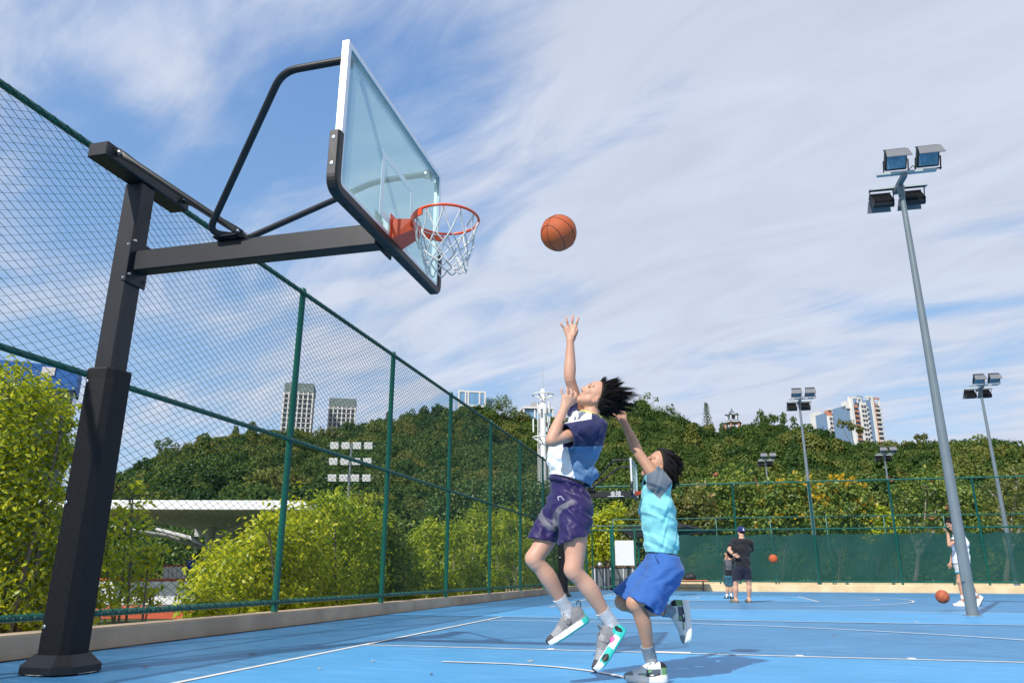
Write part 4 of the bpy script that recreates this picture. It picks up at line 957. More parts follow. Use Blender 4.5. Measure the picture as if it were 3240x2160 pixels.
tree('dark_tree', 'dark tree with silvery leaves behind the fifth fence bay', base_of(1640, 34.), [L_(1600, 1560, 34., 60), L_(1680, 1580, 34., 55), L_(1640, 1640, 34., 60), L_(1560, 1620, 34., 55), L_(1720, 1560, 34., 40)], 7000, .14, LD, .12, 'dark trees at the foot of the hill', cl=.25, canopy=1., aspect=.6, jit=.5)
tree('dark_tree', 'dark leafy tree low behind the fourth fence bay', base_of(1450, 40.), [L_(1430, 1570, 40., 50), L_(1500, 1560, 40., 50), L_(1470, 1620, 40., 55), L_(1390, 1620, 40., 50)], 5000, .16, LD, .12, 'dark trees at the foot of the hill', cl=.25, canopy=1., aspect=.6, jit=.5)
# behind the far fence
GF = 'trees beyond the far fence'
yel = [('blossoms_or_pods', LYF, .10, .30, None)]; red = [('blossoms_or_pods', LRF, .022, .34, None)]  # yel is yellow blossom; red is salmon seed pods, not flowers
Zb = 0.
def far_tree(name, label, px, g, lobes, n, mat, extra=None, bark=None, leaf=.30, r=.10):
    tree(name, label, base_of(px, g, Zb), [L_(x, y, g, rr) for x, y, rr in lobes], int(n*1.5), leaf*.8, mat, r, GF, bark, extra=extra, per=7, cl=.26, canopy=1., aspect=.65, jit=.5)
far_tree('yellow_tree', 'yellow tinged tree behind the gate below the far hoop', 1920, 52., [(1890, 1660, 40), (1950, 1640, 45), (1920, 1720, 50), (1870, 1740, 40), (1990, 1700, 40)], 3000, LY)
far_tree('layered_tree', 'dark layered conifer like tree above the gate', 1940, 62., [(1900, 1580, 40), (1960, 1570, 40), (1930, 1620, 45), (1880, 1630, 40), (2000, 1610, 35)], 2600, LD)
far_tree('bushy_tree', 'olive bushy tree behind the notice board', 2010, 48., [(2000, 1720, 50), (2050, 1690, 50), (1990, 1790, 50), (2060, 1780, 50), (2030, 1640, 45)], 3400, LO, None, M_PALEBARK)
far_tree('bushy_tree', 'tawny bushy tree right behind the small boy in the aqua tee', 2170, 50., [(2140, 1620, 45), (2200, 1590, 45), (2230, 1650, 45), (2160, 1690, 50), (2100, 1650, 40)], 3000, LO, [('blossoms_or_pods', leafmat('tan_seed_pod', [(.38, .27, .10), (.48, .36, .15)]), .05, .34, None)])  # the tan scatter on this tree is seed pods, not flowers
far_tree('flowering_tree', 'flowering tree topped with salmon seed pods right of the small boy', 2290, 52., [(2260, 1570, 55), (2330, 1540, 60), (2380, 1590, 55), (2300, 1640, 60), (2390, 1660, 55), (2240, 1640, 50)], 4600, LM, red, M_PALEBARK)
far_tree('flowering_tree', 'yellow blossoming tree behind the man in the navy cap and the far pole', 2480, 50., [(2450, 1570, 50), (2520, 1550, 50), (2500, 1620, 55), (2430, 1650, 50), (2560, 1620, 50)], 4000, LM, yel)
far_tree('flowering_tree', 'bright yellow blossoming tree left of the small distant pole', 2660, 48., [(2640, 1570, 50), (2700, 1580, 50), (2650, 1630, 55), (2720, 1640, 45), (2600, 1640, 50)], 4200, LM, [('blossoms_or_pods', LYF, .18, .30, None)])
far_tree('bushy_tree', 'fresh green bush between the blossoming trees and the tall pole', 2780, 54., [(2780, 1640, 40), (2760, 1690, 40), (2820, 1680, 40)], 1800, LG)
far_tree('bare_tree', 'half bare pale branched tree with salmon pods beside the tall pole', 2900, 50., [(2860, 1570, 45), (2930, 1540, 50), (2980, 1560, 45), (2900, 1640, 50), (2970, 1640, 45)], 1700, LM, red, M_PALEBARK, r=.16)
far_tree('bushy_tree', 'leafy tree right behind the tall pole above the windscreen', 3030, 52., [(3000, 1600, 45), (3060, 1590, 50), (3040, 1650, 55), (3090, 1660, 45)], 3200, LM, None, M_PALEBARK)
far_tree('bare_tree', 'nearly bare tangle of pale branches at the right edge', 3190, 46., [(3150, 1560, 55), (3220, 1520, 60), (3260, 1600, 60), (3170, 1640, 50), (3240, 1680, 50)], 1100, LO, None, M_PALEBARK, r=.18)
far_tree('bushy_tree', 'dense green tree beyond the right edge of the far fence', 3350, 50., [(3330, 1580, 70), (3400, 1560, 70), (3300, 1660, 60), (3380, 1660, 60)], 2600, LM)
# red flowers low behind the board
# ------------------------------------------------------------------ the wooded hill
SKY = [(-900, 1640), (-300, 1590), (150, 1560), (344, 1529), (523, 1419), (716, 1357), (882, 1343), (1019, 1378), (1171, 1322), (1270, 1305), (1378, 1295), (1515, 1274), (1626, 1302), (1722, 1315), (1929, 1295), (2025, 1262), (2149, 1309), (2273, 1347), (2411, 1334), (2521, 1336), (2617, 1364), (2700, 1388), (2838, 1385), (2934, 1391), (3031, 1382), (3141, 1391), (3240, 1405), (3700, 1470), (4300, 1560)]
def az_el(px, py): d = ray(px, py); return math.atan2(d @ _r, d @ FWH), math.atan2(d[2], math.hypot(d[0], d[1]))
AZ = np.array([az_el(*p) for p in SKY]); RR = 262.; R0 = 92.
def ridge(a): return RR*np.tan(np.interp(a, AZ[:, 0], AZ[:, 1])) + CAMH - 6.0
def hill_z(a, r):
    H = ridge(a); t = np.clip((r-R0)/(RR-R0), 0, 1); h = -2.1 + (H+2.1)*(t**.85*(1-.12*np.sin(math.pi*t)))
    back = np.clip((r-RR)/160., 0, 1); h = h - back**1.3*(H+4)
    return h + 1.6*np.sin(a*37+r*.045)*np.sin(r*.061+a*11)*t*(1-t)*4*(1-back)
def dirw(a): return np.sin(a)[..., None]*_r + np.cos(a)[..., None]*FWH
a = np.linspace(AZ[0, 0], AZ[-1, 0], 150); rr = np.concatenate([np.linspace(R0, RR, 40), np.linspace(RR+6, RR+160, 12)])
AA, RG = np.meshgrid(a, rr, indexing='ij'); D = dirw(AA); V = D*RG[..., None]; V[..., 2] = hill_z(AA, RG)
n, k = AA.shape; V = V.reshape(-1, 3)
i = (np.arange(n-1)[:, None]*k + np.arange(k-1)[None]).ravel()
M_HILL = pm('forest_floor', (.030, .036, .012), rough=.95, var=.4, scale=.2, col2=(.05, .045, .018))
tag(link('hills', np_mesh('hills', V, np.stack([i, i+k, i+k+1, i+1], 1), M_HILL, smooth=True)), kind='structure')
# one mass of woodland: crowns scattered over the slope
LF = leafmat('woodland_leaf', [(.018, .050, .014), (.044, .094, .020), (.080, .138, .028), (.140, .180, .038), (.25, .205, .05)], trans=.25, gloss=.015, random_obj=True)
src = []
for q in range(4):
    lob = [(A3(0, 0, .9), (1., 1., .75))] + [(A3(*(RNG.normal(0, .55, 2)), RNG.uniform(.5, 1.5)), RNG.uniform(.35, .65)) for _ in range(7 if q < 3 else 5)]
    if q == 3: lob = [(A3(0, 0, .8+.5*z), (.75-.14*z, .75-.14*z, .5)) for z in range(4)]
    P, nd, ct = crown_points(lob, 4200, .22, .13, 6)
    tint = np.clip(ct*.35+RNG.uniform(0, .25, len(ct))+.2, 0, 1)
    me = leaves_mesh('woodland_crown', LF, P, nd, .135, .1, .75, .17, tint, canopy=1.)
    src.append(bpy.data.objects.new('woodland_crown', me))
NW = 2500
aw = RNG.uniform(AZ[2, 0]-.25, AZ[-2, 0], NW*3); rw = R0 + (RR+8-R0)*RNG.uniform(0, 1, NW*3)**.85
keep = []; cellset = {}
for idx in range(NW*3):
    x, y = aw[idx]*rw[idx], rw[idx]; key = (int(x//4.3), int(y//4.3))
    if cellset.get(key): continue
    cellset[key] = 1; keep.append(idx)
    if len(keep) >= NW: break
keep = np.array(keep); aw, rw = aw[keep], rw[keep]; NW = len(keep)
Pw = dirw(aw)*rw[:, None]; Pw[:, 2] = hill_z(aw, rw) - .2
me = bpy.data.meshes.new('forest'); me.vertices.add(NW); me.vertices.foreach_set('co', Pw.astype(np.float32).ravel())
S = np.clip(RNG.normal(2.75, .55, NW), 1.5, 4.)
for nm, ty, val in (('scl', 'FLOAT', S), ('rot', 'FLOAT', RNG.uniform(0, 6.28, NW)), ('tall', 'FLOAT', RNG.uniform(.8, 1.2, NW))):
    at_ = me.attributes.new(nm, ty, 'POINT'); at_.data.foreach_set('value', val.astype(np.float32))
at_ = me.attributes.new('pick', 'INT', 'POINT'); at_.data.foreach_set('value', RNG.choice(4, NW, p=[.33, .33, .31, .03]).astype(np.int32))
forest = link('forest', me); tag(forest, 'dark green woodland covering the whole hillside', 'forest', kind='stuff')
ng = bpy.data.node_groups.new('scatter', 'GeometryNodeTree'); ng.interface.new_socket('Geometry', in_out='INPUT', socket_type='NodeSocketGeometry'); ng.interface.new_socket('Geometry', in_out='OUTPUT', socket_type='NodeSocketGeometry')
N, L = ng.nodes, ng.links; gi = N.new('NodeGroupInput'); go = N.new('NodeGroupOutput')
def attr(nm, ty='FLOAT'): q = N.new('GeometryNodeInputNamedAttribute'); q.data_type = ty; q.inputs[0].default_value = nm; return q.outputs[0]
jn = N.new('GeometryNodeJoinGeometry')
for q, o in enumerate(src):
    oi = N.new('GeometryNodeObjectInfo'); oi.inputs['Object'].default_value = o; oi.inputs['As Instance'].default_value = True
    ip = N.new('GeometryNodeInstanceOnPoints'); cm = N.new('FunctionNodeCompare'); cm.data_type = 'INT'; cm.operation = 'EQUAL'
    L.new(attr('pick', 'INT'), cm.inputs[2]); cm.inputs[3].default_value = q
    L.new(cm.outputs[0], ip.inputs['Selection']); L.new(gi.outputs[0], ip.inputs['Points']); L.new(oi.outputs['Geometry'], ip.inputs['Instance'])
    cx = N.new('ShaderNodeCombineXYZ'); L.new(attr('rot'), cx.inputs[2]); L.new(cx.outputs[0], ip.inputs['Rotation'])
    mu = N.new('ShaderNodeMath'); mu.operation = 'MULTIPLY'; L.new(attr('scl'), mu.inputs[0]); L.new(attr('tall'), mu.inputs[1])
    cs = N.new('ShaderNodeCombineXYZ'); s_ = attr('scl'); L.new(s_, cs.inputs[0]); L.new(s_, cs.inputs[1]); L.new(mu.outputs[0], cs.inputs[2]); L.new(cs.outputs[0], ip.inputs['Scale'])
    L.new(ip.outputs[0], jn.inputs[0])
L.new(jn.outputs[0], go.inputs[0])
md = forest.modifiers.new('scatter', 'NODES'); md.node_group = ng
# trees that stand out on the skyline
GS = 'trees standing up on the skyline'
def sky_tree(name, label, px, lobes, n, mat, g=255., leaf=.55, r=.25):
    P = at(px, 1330, g); a_ = math.atan2(P @ _r, P @ FWH); b_ = A3(P[0], P[1], float(hill_z(np.array(a_), np.array(np.hypot(P[0], P[1])))))
    tree(name, label, b_, [L_(x, y, g, q) for x, y, q in lobes], int(n*1.5), leaf, mat, r, GS, per=6, cl=.25, shell=.45, canopy=1., aspect=.7)
sky_tree('skyline_tree', 'broad dark tree beside the glass office on the hilltop', 1590, [(1560, 1285, 28), (1590, 1275, 30), (1610, 1300, 26), (1540, 1310, 24), (1630, 1320, 20)], 1600, LD)
sky_tree('skyline_tree', 'golden tinged tree left of the telecom tower', 1650, [(1640, 1315, 18), (1665, 1320, 18), (1650, 1340, 20)], 800, LO)
sky_tree('skyline_tree', 'highest wispy tree on the crest right of the hair of the leaping boy', 2040, [(2030, 1262, 14), (2050, 1252, 12), (2075, 1262, 9), (2036, 1285, 18), (2060, 1300, 20), (2020, 1300, 18)], 800, LM, leaf=.45)
sky_tree('skyline_tree', 'dense dark tree just below the crest over the small boy', 2110, [(2090, 1310, 24), (2120, 1290, 16), (2130, 1320, 24), (2150, 1330, 18)], 1000, LD)
sky_tree('skyline_tree', 'thin open crowned tree right of the pagoda', 2406, [(2404, 1304, 11), (2398, 1320, 9), (2412, 1316, 10), (2392, 1335, 9)], 420, LD, leaf=.42)
sky_tree('skyline_tree', 'rounded tree on the ridge right of the thin open one', 2440, [(2435, 1322, 14), (2450, 1325, 13), (2425, 1335, 12)], 500, LD)
sky_tree('skyline_tree', 'pointed tree on the ridge under the left distant pole', 2480, [(2476, 1315, 10), (2478, 1330, 12), (2510, 1325, 9)], 420, LD)
sky_tree('skyline_tree', 'leafy tree rising in front of the tallest apartment tower', 2700, [(2690, 1345, 16), (2660, 1340, 14), (2720, 1360, 14)], 600, LO, g=250.)
sky_tree('skyline_tree', 'tall open tree on the ridge left of the far right pole', 3090, [(3085, 1390, 15), (3105, 1385, 13), (3120, 1398, 14), (3070, 1402, 12)], 560, LM, g=240.)
sky_tree('skyline_tree', 'olive tree on the ridge just left of the tall pole', 2915, [(2905, 1385, 12), (2925, 1380, 11), (2915, 1398, 14)], 460, LO, g=240.)
sky_tree('skyline_tree', 'open topped tree on the left hill seen through the fence', 520, [(505, 1405, 16), (530, 1395, 14), (520, 1425, 18)], 500, LD, g=240.)
sky_tree('skyline_tree', 'leafy tree on the left hill before the shorter grey tower', 1030, [(1010, 1370, 18), (1050, 1365, 18), (1080, 1385, 18)], 700, LO, g=240.)
# the lone conifer like mast tree
P = at(2238, 1335, 255.); b_ = A3(P[0], P[1], P[2]-6)
zt = at(2236, 1275, 255.)[2]; t = thing('conifer', 'lone thin tiered conifer standing on the ridge left of the pagoda', 'tree', tuple(b_))
mb = MB(); mb.tube([b_, (P[0], P[1], zt)], [.28, .06], 8); mb.build('trunk', M_BARK, t)
pc, pn = [], []
for q in range(60):
    f_ = q/59; z_ = b_[2]+5+(zt-b_[2]-5)*f_; an = q*2.4; ln = (1.75*(1-f_)+.35)*RNG.uniform(.7, 1.1)
    for s_ in range(12): pc.append(A3(P[0]+math.cos(an)*ln*(s_+2)/13, P[1]+math.sin(an)*ln*(s_+2)/13, z_+RNG.normal(0, .14))); pn.append(A3(math.cos(an), math.sin(an), .2))
adopt(link('crown', leaves_mesh('crown', LD, pc, pn, .5, .1, .5, .6)), t)
# undergrowth on the lower ground and behind the far fence
def under(name, label, pts, rad, n, leaf, mat):
    lob = [(A3(*p), (r_, r_, r_*.7)) for p, r_ in zip(pts, rad)]
    P, nd, ct = crown_points(lob, n, .4, .2, 7); o = link(name, leaves_mesh(name, mat, P, nd, leaf, .1, .5, .4, np.clip(ct*.6+RNG.uniform(0, .4, len(ct)), 0, 1))); tag(o, label, 'undergrowth', kind='stuff')
pts = [at(px, 1840, g)*A3(1, 1, 0)+A3(0, 0, -1.6+RNG.uniform(0, .6)) for px in range(-100, 1850, 60) for g in (20+px*.006,)]
pts = [A3(-6.6-RNG.uniform(0, 1.2), y, -1.5+RNG.uniform(0, .5)) for y in np.arange(9, 34, .9)] 
under('undergrowth', 'low green undergrowth along the foot of the left fence', pts, RNG.uniform(.5, .95, len(pts)), 9000, .11, LG)
pts = [at(px, 1840, 66+RNG.uniform(-4, 8))*A3(1, 1, 0)+A3(0, 0, RNG.uniform(.3, 2.2)) for px in range(1780, 3700, 45)]
under('undergrowth', 'mixed green undergrowth behind the trees beyond the far fence', pts, RNG.uniform(2., 3.2, len(pts)), 12000, .34, LM)
pts = [at(px, 1840, 84+RNG.uniform(-3, 8))*A3(1, 1, 0)+A3(0, 0, RNG.uniform(-1., 1.5)) for px in range(-200, 1900, 60)]
under('undergrowth', 'dark green undergrowth at the foot of the hill behind the pavilion', pts, RNG.uniform(2.2, 3.6, len(pts)), 9000, .42, LD)
# ------------------------------------------------------------------ smooth solid modelling for people: distance fields turned into one continuous surface
class Solid:
    def __init__(s, pts, pad=.12, h=.005):
        pts = np.asarray(pts, float); s.h = h; s.lo = pts.min(0)-pad
        s.n = np.ceil((pts.max(0)+pad-s.lo)/h).astype(int)+1; s.F = np.full(s.n, .5, np.float32); s.G = None
    def _sub(s, lo, hi):
        i0 = np.clip(np.floor((lo-s.lo)/s.h).astype(int), 0, s.n); i1 = np.clip(np.ceil((hi-s.lo)/s.h).astype(int)+1, 0, s.n)
        if (i1 <= i0).any(): return None
        sl = tuple(slice(a, b) for a, b in zip(i0, i1)); g = [(s.lo[q]+s.h*np.arange(i0[q], i1[q])).astype(np.float32) for q in range(3)]
        return sl, g[0][:, None, None], g[1][None, :, None], g[2][None, None, :]
    def _merge(s, sl, d, k, sub=False):
        A = s.F[sl]
        if sub:
            h = np.maximum(k-np.abs(A+d), 0)/k; s.F[sl] = np.maximum(A, -d)+h*h*k*.25
        else:
            h = np.maximum(k-np.abs(A-d), 0)/k; s.F[sl] = np.minimum(A, d)-h*h*k*.25
    def cone(s, a, b, ra, rb, k=.02, n=None, sc=1., sub=False):
        """tapered limb from a to b; sc widens it along n"""
        a = np.asarray(a, float); b = np.asarray(b, float); m = max(ra, rb)*max(1, sc)+k+.03
        q = s._sub(np.minimum(a, b)-m, np.maximum(a, b)+m)
        if q is None: return s
        sl, X, Y, Z = q; ab = b-a; L2 = ab @ ab+1e-9
        px, py, pz = X-a[0], Y-a[1], Z-a[2]
        t = np.clip((px*ab[0]+py*ab[1]+pz*ab[2])/L2, 0, 1)
        ox, oy, oz = px-t*ab[0], py-t*ab[1], pz-t*ab[2]
        if n is not None:
            n = np.asarray(n, float); n = n-ab*(n @ ab)/L2; n /= np.linalg.norm(n)
            w = (ox*n[0]+oy*n[1]+oz*n[2])*(1-1/sc); ox, oy, oz = ox-w*n[0], oy-w*n[1], oz-w*n[2]
        s._merge(sl, np.sqrt(ox*ox+oy*oy+oz*oz)-(ra+t*(rb-ra)), k, sub); return s
    def chain(s, P, R, k=.02, n=None, sc=1.):
        for i in range(len(P)-1): s.cone(P[i], P[i+1], R[i], R[i+1], k, n, sc if not hasattr(sc, '__len__') else (sc[i]+sc[i+1])/2)
        return s
    def limb(s, P, R, k=.004, n=18, base_k=.02):
        """a limb through the points P whose radius changes smoothly"""
        P = np.asarray(P, float); R = np.asarray(R, float); m = len(P); L = np.r_[0, np.cumsum(np.linalg.norm(np.diff(P, axis=0), axis=1))]; L /= L[-1]
        def spline(Y, t):
            out = []
            for q in t:
                i = min(max(np.searchsorted(L, q)-1, 0), m-2); h = L[i+1]-L[i]; u = (q-L[i])/h
                d0 = (Y[i+1]-Y[i-1])/(L[i+1]-L[i-1]) if i > 0 else (Y[1]-Y[0])/(L[1]-L[0]); d1 = (Y[i+2]-Y[i])/(L[i+2]-L[i]) if i < m-2 else (Y[-1]-Y[-2])/(L[-1]-L[-2])
                out.append((2*u**3-3*u*u+1)*Y[i]+(u**3-2*u*u+u)*h*d0+(3*u*u-2*u**3)*Y[i+1]+(u**3-u*u)*h*d1)
            return np.array(out)
        t = np.linspace(0, 1, n+1); PP, RR_ = spline(P, t), spline(R, t)
        for i in range(n): s.cone(PP[i], PP[i+1], RR_[i], RR_[i+1], base_k if i < 2 else k)
        return s
    def merge(s, o, k=.03):
        h = np.maximum(k-np.abs(s.F-o.F), 0)/k; s.F = np.minimum(s.F, o.F)-h*h*k*.25; return s
    def blank(s):
        o = Solid.__new__(Solid); o.h, o.lo, o.n = s.h, s.lo, s.n; o.F = np.full(s.n, .5, np.float32); o.G = None; return o
    def sleeve(s, a, e, end, r0, r1, k=.03, nrm=None):
        """cloth tube round a limb from a towards e, cut square at end"""
        o = s.blank(); d = np.asarray(e, float)-a; ln = np.linalg.norm(d); o.cone(a, np.asarray(a)+d*(1+.20/ln), r0, r1+(r1-r0)*.2/ln*.5, .01)
        if s.G is None: s.G = s.F.copy()
        h = np.maximum(k-np.abs(s.G-o.F), 0)/k; s.G = np.minimum(s.G, o.F)-h*h*k*.25
        o.cut(end, d if nrm is None else nrm); return s.merge(o, k)
    def ell(s, c, ax, r, k=.02, sub=False):
        c = np.asarray(c, float); r = np.asarray(r, float); m = r.max()+k+.03
        q = s._sub(c-m, c+m)
        if q is None: return s
        sl, X, Y, Z = q; px, py, pz = X-c[0], Y-c[1], Z-c[2]
        u = [(px*a[0]+py*a[1]+pz*a[2]) for a in ax]
        k0 = np.sqrt(sum((u[i]/r[i])**2 for i in range(3))); k1 = np.sqrt(sum((u[i]/r[i]**2)**2 for i in range(3)))+1e-6
        s._merge(sl, k0*(k0-1)/k1, k, sub); return s
    def cut(s, p, n, c=None, R=9.):
        """remove what lies beyond the plane (p, n), near c only"""
        p = np.asarray(p, float); n = np.asarray(n, float)/np.linalg.norm(n); c = p if c is None else np.asarray(c, float)
        q = s._sub(c-R, c+R)
        if q is None: return s
        sl, X, Y, Z = q; s.F[sl] = np.maximum(s.F[sl], (X-p[0])*n[0]+(Y-p[1])*n[1]+(Z-p[2])*n[2]); return s
    def folds(s, amp, dirs):
        """cloth folds: dirs is a list of (direction, wavelength, warp direction, weight)"""
        sl, X, Y, Z = s._sub(s.lo, s.lo+s.h*s.n)
        W = 0
        for d, wl, wd, wt in dirs:
            d = np.asarray(d, float)/np.linalg.norm(d); wd = np.asarray(wd, float)/np.linalg.norm(wd)
            ph = (X*d[0]+Y*d[1]+Z*d[2])*(6.283/wl); w2 = (X*wd[0]+Y*wd[1]+Z*wd[2])*(6.283/wl)
            W = W + wt*np.sin(ph+1.3*np.sin(w2*.45+1.)+.6*np.sin(w2*1.1+ph*.3))*(.55+.45*np.sin(w2*.37+ph*.21))
        s.F += (amp*W).astype(np.float32)
        if s.G is not None: s.G += (amp*W).astype(np.float32)
        return s
    def track(s): s.G = s.F.copy() if s.G is None else s.G; return s
    def finish(s, inner, th):
        """keep whatever is worn underneath inside the cloth, then hollow the cloth out"""
        s.m = (s.G < .014) & (s.F < s.G+.002); s.th = th
        s.under(inner)
        return s.shell(th)
    def under(s, o): o.F = np.where(s.m, np.maximum(o.F, s.G+s.th+.004), o.F)
    def shell(s, th): s.F = np.maximum(s.F, -((s.G if s.G is not None else s.F)+th)); return s
    def mesh(s, smooth=1):
        F = s.F; S = F < 0; n = s.n
        occ = np.zeros(n-1, np.uint8)
        for a in (0, 1):
            for b in (0, 1):
                for c in (0, 1): occ += S[a:n[0]-1+a, b:n[1]-1+b, c:n[2]-1+c]
        ii = np.argwhere((occ > 0) & (occ < 8)); idx = np.full(n-1, -1, np.int32); idx[tuple(ii.T)] = np.arange(len(ii))
        acc = np.zeros((len(ii), 3)); cnt = np.zeros(len(ii))
        val = {(a, b, c): F[ii[:, 0]+a, ii[:, 1]+b, ii[:, 2]+c] for a in (0, 1) for b in (0, 1) for c in (0, 1)}
        for ax in range(3):
            for u in (0, 1):
                for w in (0, 1):
                    p0 = [0, 0, 0]; p0[(ax+1) % 3] = u; p0[(ax+2) % 3] = w; p1 = list(p0); p1[ax] = 1
                    f0, f1 = val[tuple(p0)], val[tuple(p1)]; m = (f0 < 0) != (f1 < 0); t = np.where(m, f0/np.where(m, f0-f1, 1), 0)
                    pos = np.tile(np.array(p0, float), (len(ii), 1)); pos[:, ax] = t; acc += pos*m[:, None]; cnt += m
        V = s.lo + s.h*(ii+acc/cnt[:, None]); Q = []
        for ax in range(3):
            a, b, c = ax, (ax+1) % 3, (ax+2) % 3
            s0 = [slice(None)]*3; s1 = [slice(None)]*3; s0[a] = slice(0, -1); s1[a] = slice(1, None)
            for q in (s0, s1): q[b] = slice(1, -1); q[c] = slice(1, -1)
            A, B = S[tuple(s0)], S[tuple(s1)]
            for inside in (True, False):
                e = np.argwhere((A if inside else ~A) & (~B if inside else B)); e[:, b] += 1; e[:, c] += 1
                def id_(db, dc): f = e.copy(); f[:, b] += db; f[:, c] += dc; return idx[f[:, 0], f[:, 1], f[:, 2]]
                q = [id_(-1, -1), id_(0, -1), id_(0, 0), id_(-1, 0)]
                Q.append(np.stack(q if inside else q[::-1], 1))
        Q = np.concatenate(Q)
        for _ in range(smooth):
            sm = np.zeros_like(V); ct = np.zeros(len(V))
            for i in range(4):
                j = (i+1) % 4; np.add.at(sm, Q[:, i], V[Q[:, j]]); np.add.at(ct, Q[:, i], 1); np.add.at(sm, Q[:, j], V[Q[:, i]]); np.add.at(ct, Q[:, j], 1)
            V = V*.45 + .55*sm/ct[:, None]
        return V, Q
def solid_obj(name, S, mats, parent=None, zone=None, smooth=1):
    V, Q = S.mesh(smooth); mi = None
    if zone is not None: mi = zone(V[Q].mean(1))
    o = link(name, np_mesh(name, V, Q, mats, mi, smooth=True))
    if parent is not None: adopt(o, parent)
    return o
def unit(v): v = np.asarray(v, float); return v/np.linalg.norm(v)

SKIN = pm('skin_light', (.56, .33, .225), rough=.5, var=.06, scale=9., col2=(.55, .285, .19), bump=.05, bscale=120., spec=.4, sss=.12)
SKIN2 = pm('skin_tanned', (.50, .27, .17), rough=.5, var=.07, scale=7., bump=.05, bscale=120., spec=.4, sss=.12)
LIP = pm('lips', (.50, .235, .17), rough=.45, var=.05)
HAIRM = pm('black_hair', (.0075, .0055, .005), rough=.55, var=.5, scale=60., bump=.3, bscale=140., spec=.22)
EYEM = pm('dark_eye', (.015, .010, .009), rough=.2, var=.1); EYEW = pm('eye_white', (.70, .66, .62), rough=.3, var=.03)
SOCKM = pm('grey_marl_sock', (.50, .51, .53), rough=.95, var=.14, scale=40., bump=.4, bscale=160.)
SOCKB = pm('blue_grey_sock', (.20, .245, .29), rough=.95, var=.18, scale=40., bump=.4, bscale=160.)
SOCKW = pm('white_sock', (.78, .78, .78), rough=.95, var=.05, bump=.3, bscale=120.)
def cloth(name, col, var=.08, rough=.8, sheen=.15, bump=.35, bs=22.): return pm(name, col, rough=rough, var=var, scale=5., bump=bump, bscale=bs, sheen=sheen, spec=.25)

def add_head(S, c, f, t, k=1., neck=None):
    """skull, jaw, nose, lips, ears; f looks out of the face, t to the crown"""
    f = unit(f); t = unit(np.asarray(t, float)-f*(np.asarray(t, float) @ f)); l = np.cross(t, f); ax = np.array([f, l, t])
    def P(a, b, d): return c + k*(f*a + l*b + t*d)
    S.ell(P(-.008, 0, .032), ax, k*A3(.099, .077, .094), .02)
    S.ell(P(.030, 0, -.030), ax, k*A3(.058, .060, .072), .03)
    S.cone(P(.030, .050, -.050), P(.070, .012, -.088), k*.016, k*.014, .03); S.cone(P(.030, -.050, -.050), P(.070, -.012, -.088), k*.016, k*.014, .03)
    S.cone(P(-.01, .058, -.030), P(.030, .052, -.055), k*.014, k*.015, .025); S.cone(P(-.01, -.058, -.030), P(.030, -.052, -.055), k*.014, k*.015, .025)
    S.ell(P(.072, 0, -.090), ax, k*A3(.016, .020, .014), .022)
    for s in (-1, 1):
        S.ell(P(.094, s*.031, .014), ax, k*A3(.014, .017, .010), .014, sub=True)
        S.ell(P(.072, s*.034, -.016), ax, k*A3(.018, .022, .020), .02)
        S.cone(P(.088, s*.012, .032), P(.076, s*.050, .034), k*.009, k*.007, .014)
        S.ell(P(-.004, s*.077, -.026), np.array([unit(f*.9+l*s*.4), unit(l*s*.9-f*.4), t]), k*A3(.019, .007, .031), .006)
        S.ell(P(.002, s*.083, -.024), ax, k*A3(.008, .006, .016), .005, sub=True)
    S.cone(P(.088, 0, .022), P(.106, 0, -.018), k*.008, k*.0105, .012); S.ell(P(.104, 0, -.022), ax, k*A3(.012, .012, .009), .008)
    for s in (-1, 1): S.ell(P(.096, s*.012, -.025), ax, k*A3(.010, .007, .007), .006)
    S.ell(P(.088, 0, -.052), ax, k*A3(.010, .022, .006), .006); S.ell(P(.086, 0, -.064), ax, k*A3(.010, .019, .007), .006)
    S.ell(P(.100, 0, -.058), ax, k*A3(.008, .022, .0016), .003, sub=True)
    return P, ax
def face_bits(par, P, ax, k=1., open_=.6):
    for s in (-1, 1):
        mb = MB(); mb.ball(P(.082, s*.031, .014), k*A3(.007, .0145, .0045+.003*open_), 0, 12, ax); mb.build('eye', EYEM, par)
        mb = MB()
        pts = [P(.094-.0055*i*i/4.-.002*i, s*(.012+.011*i), .036+.003*math.sin(i*.9)) for i in range(5)]
        mb.tube(pts, [k*.003, k*.0042, k*.0042, k*.0035, k*.0018], 6); mb.build('eyebrow', HAIRM, par)
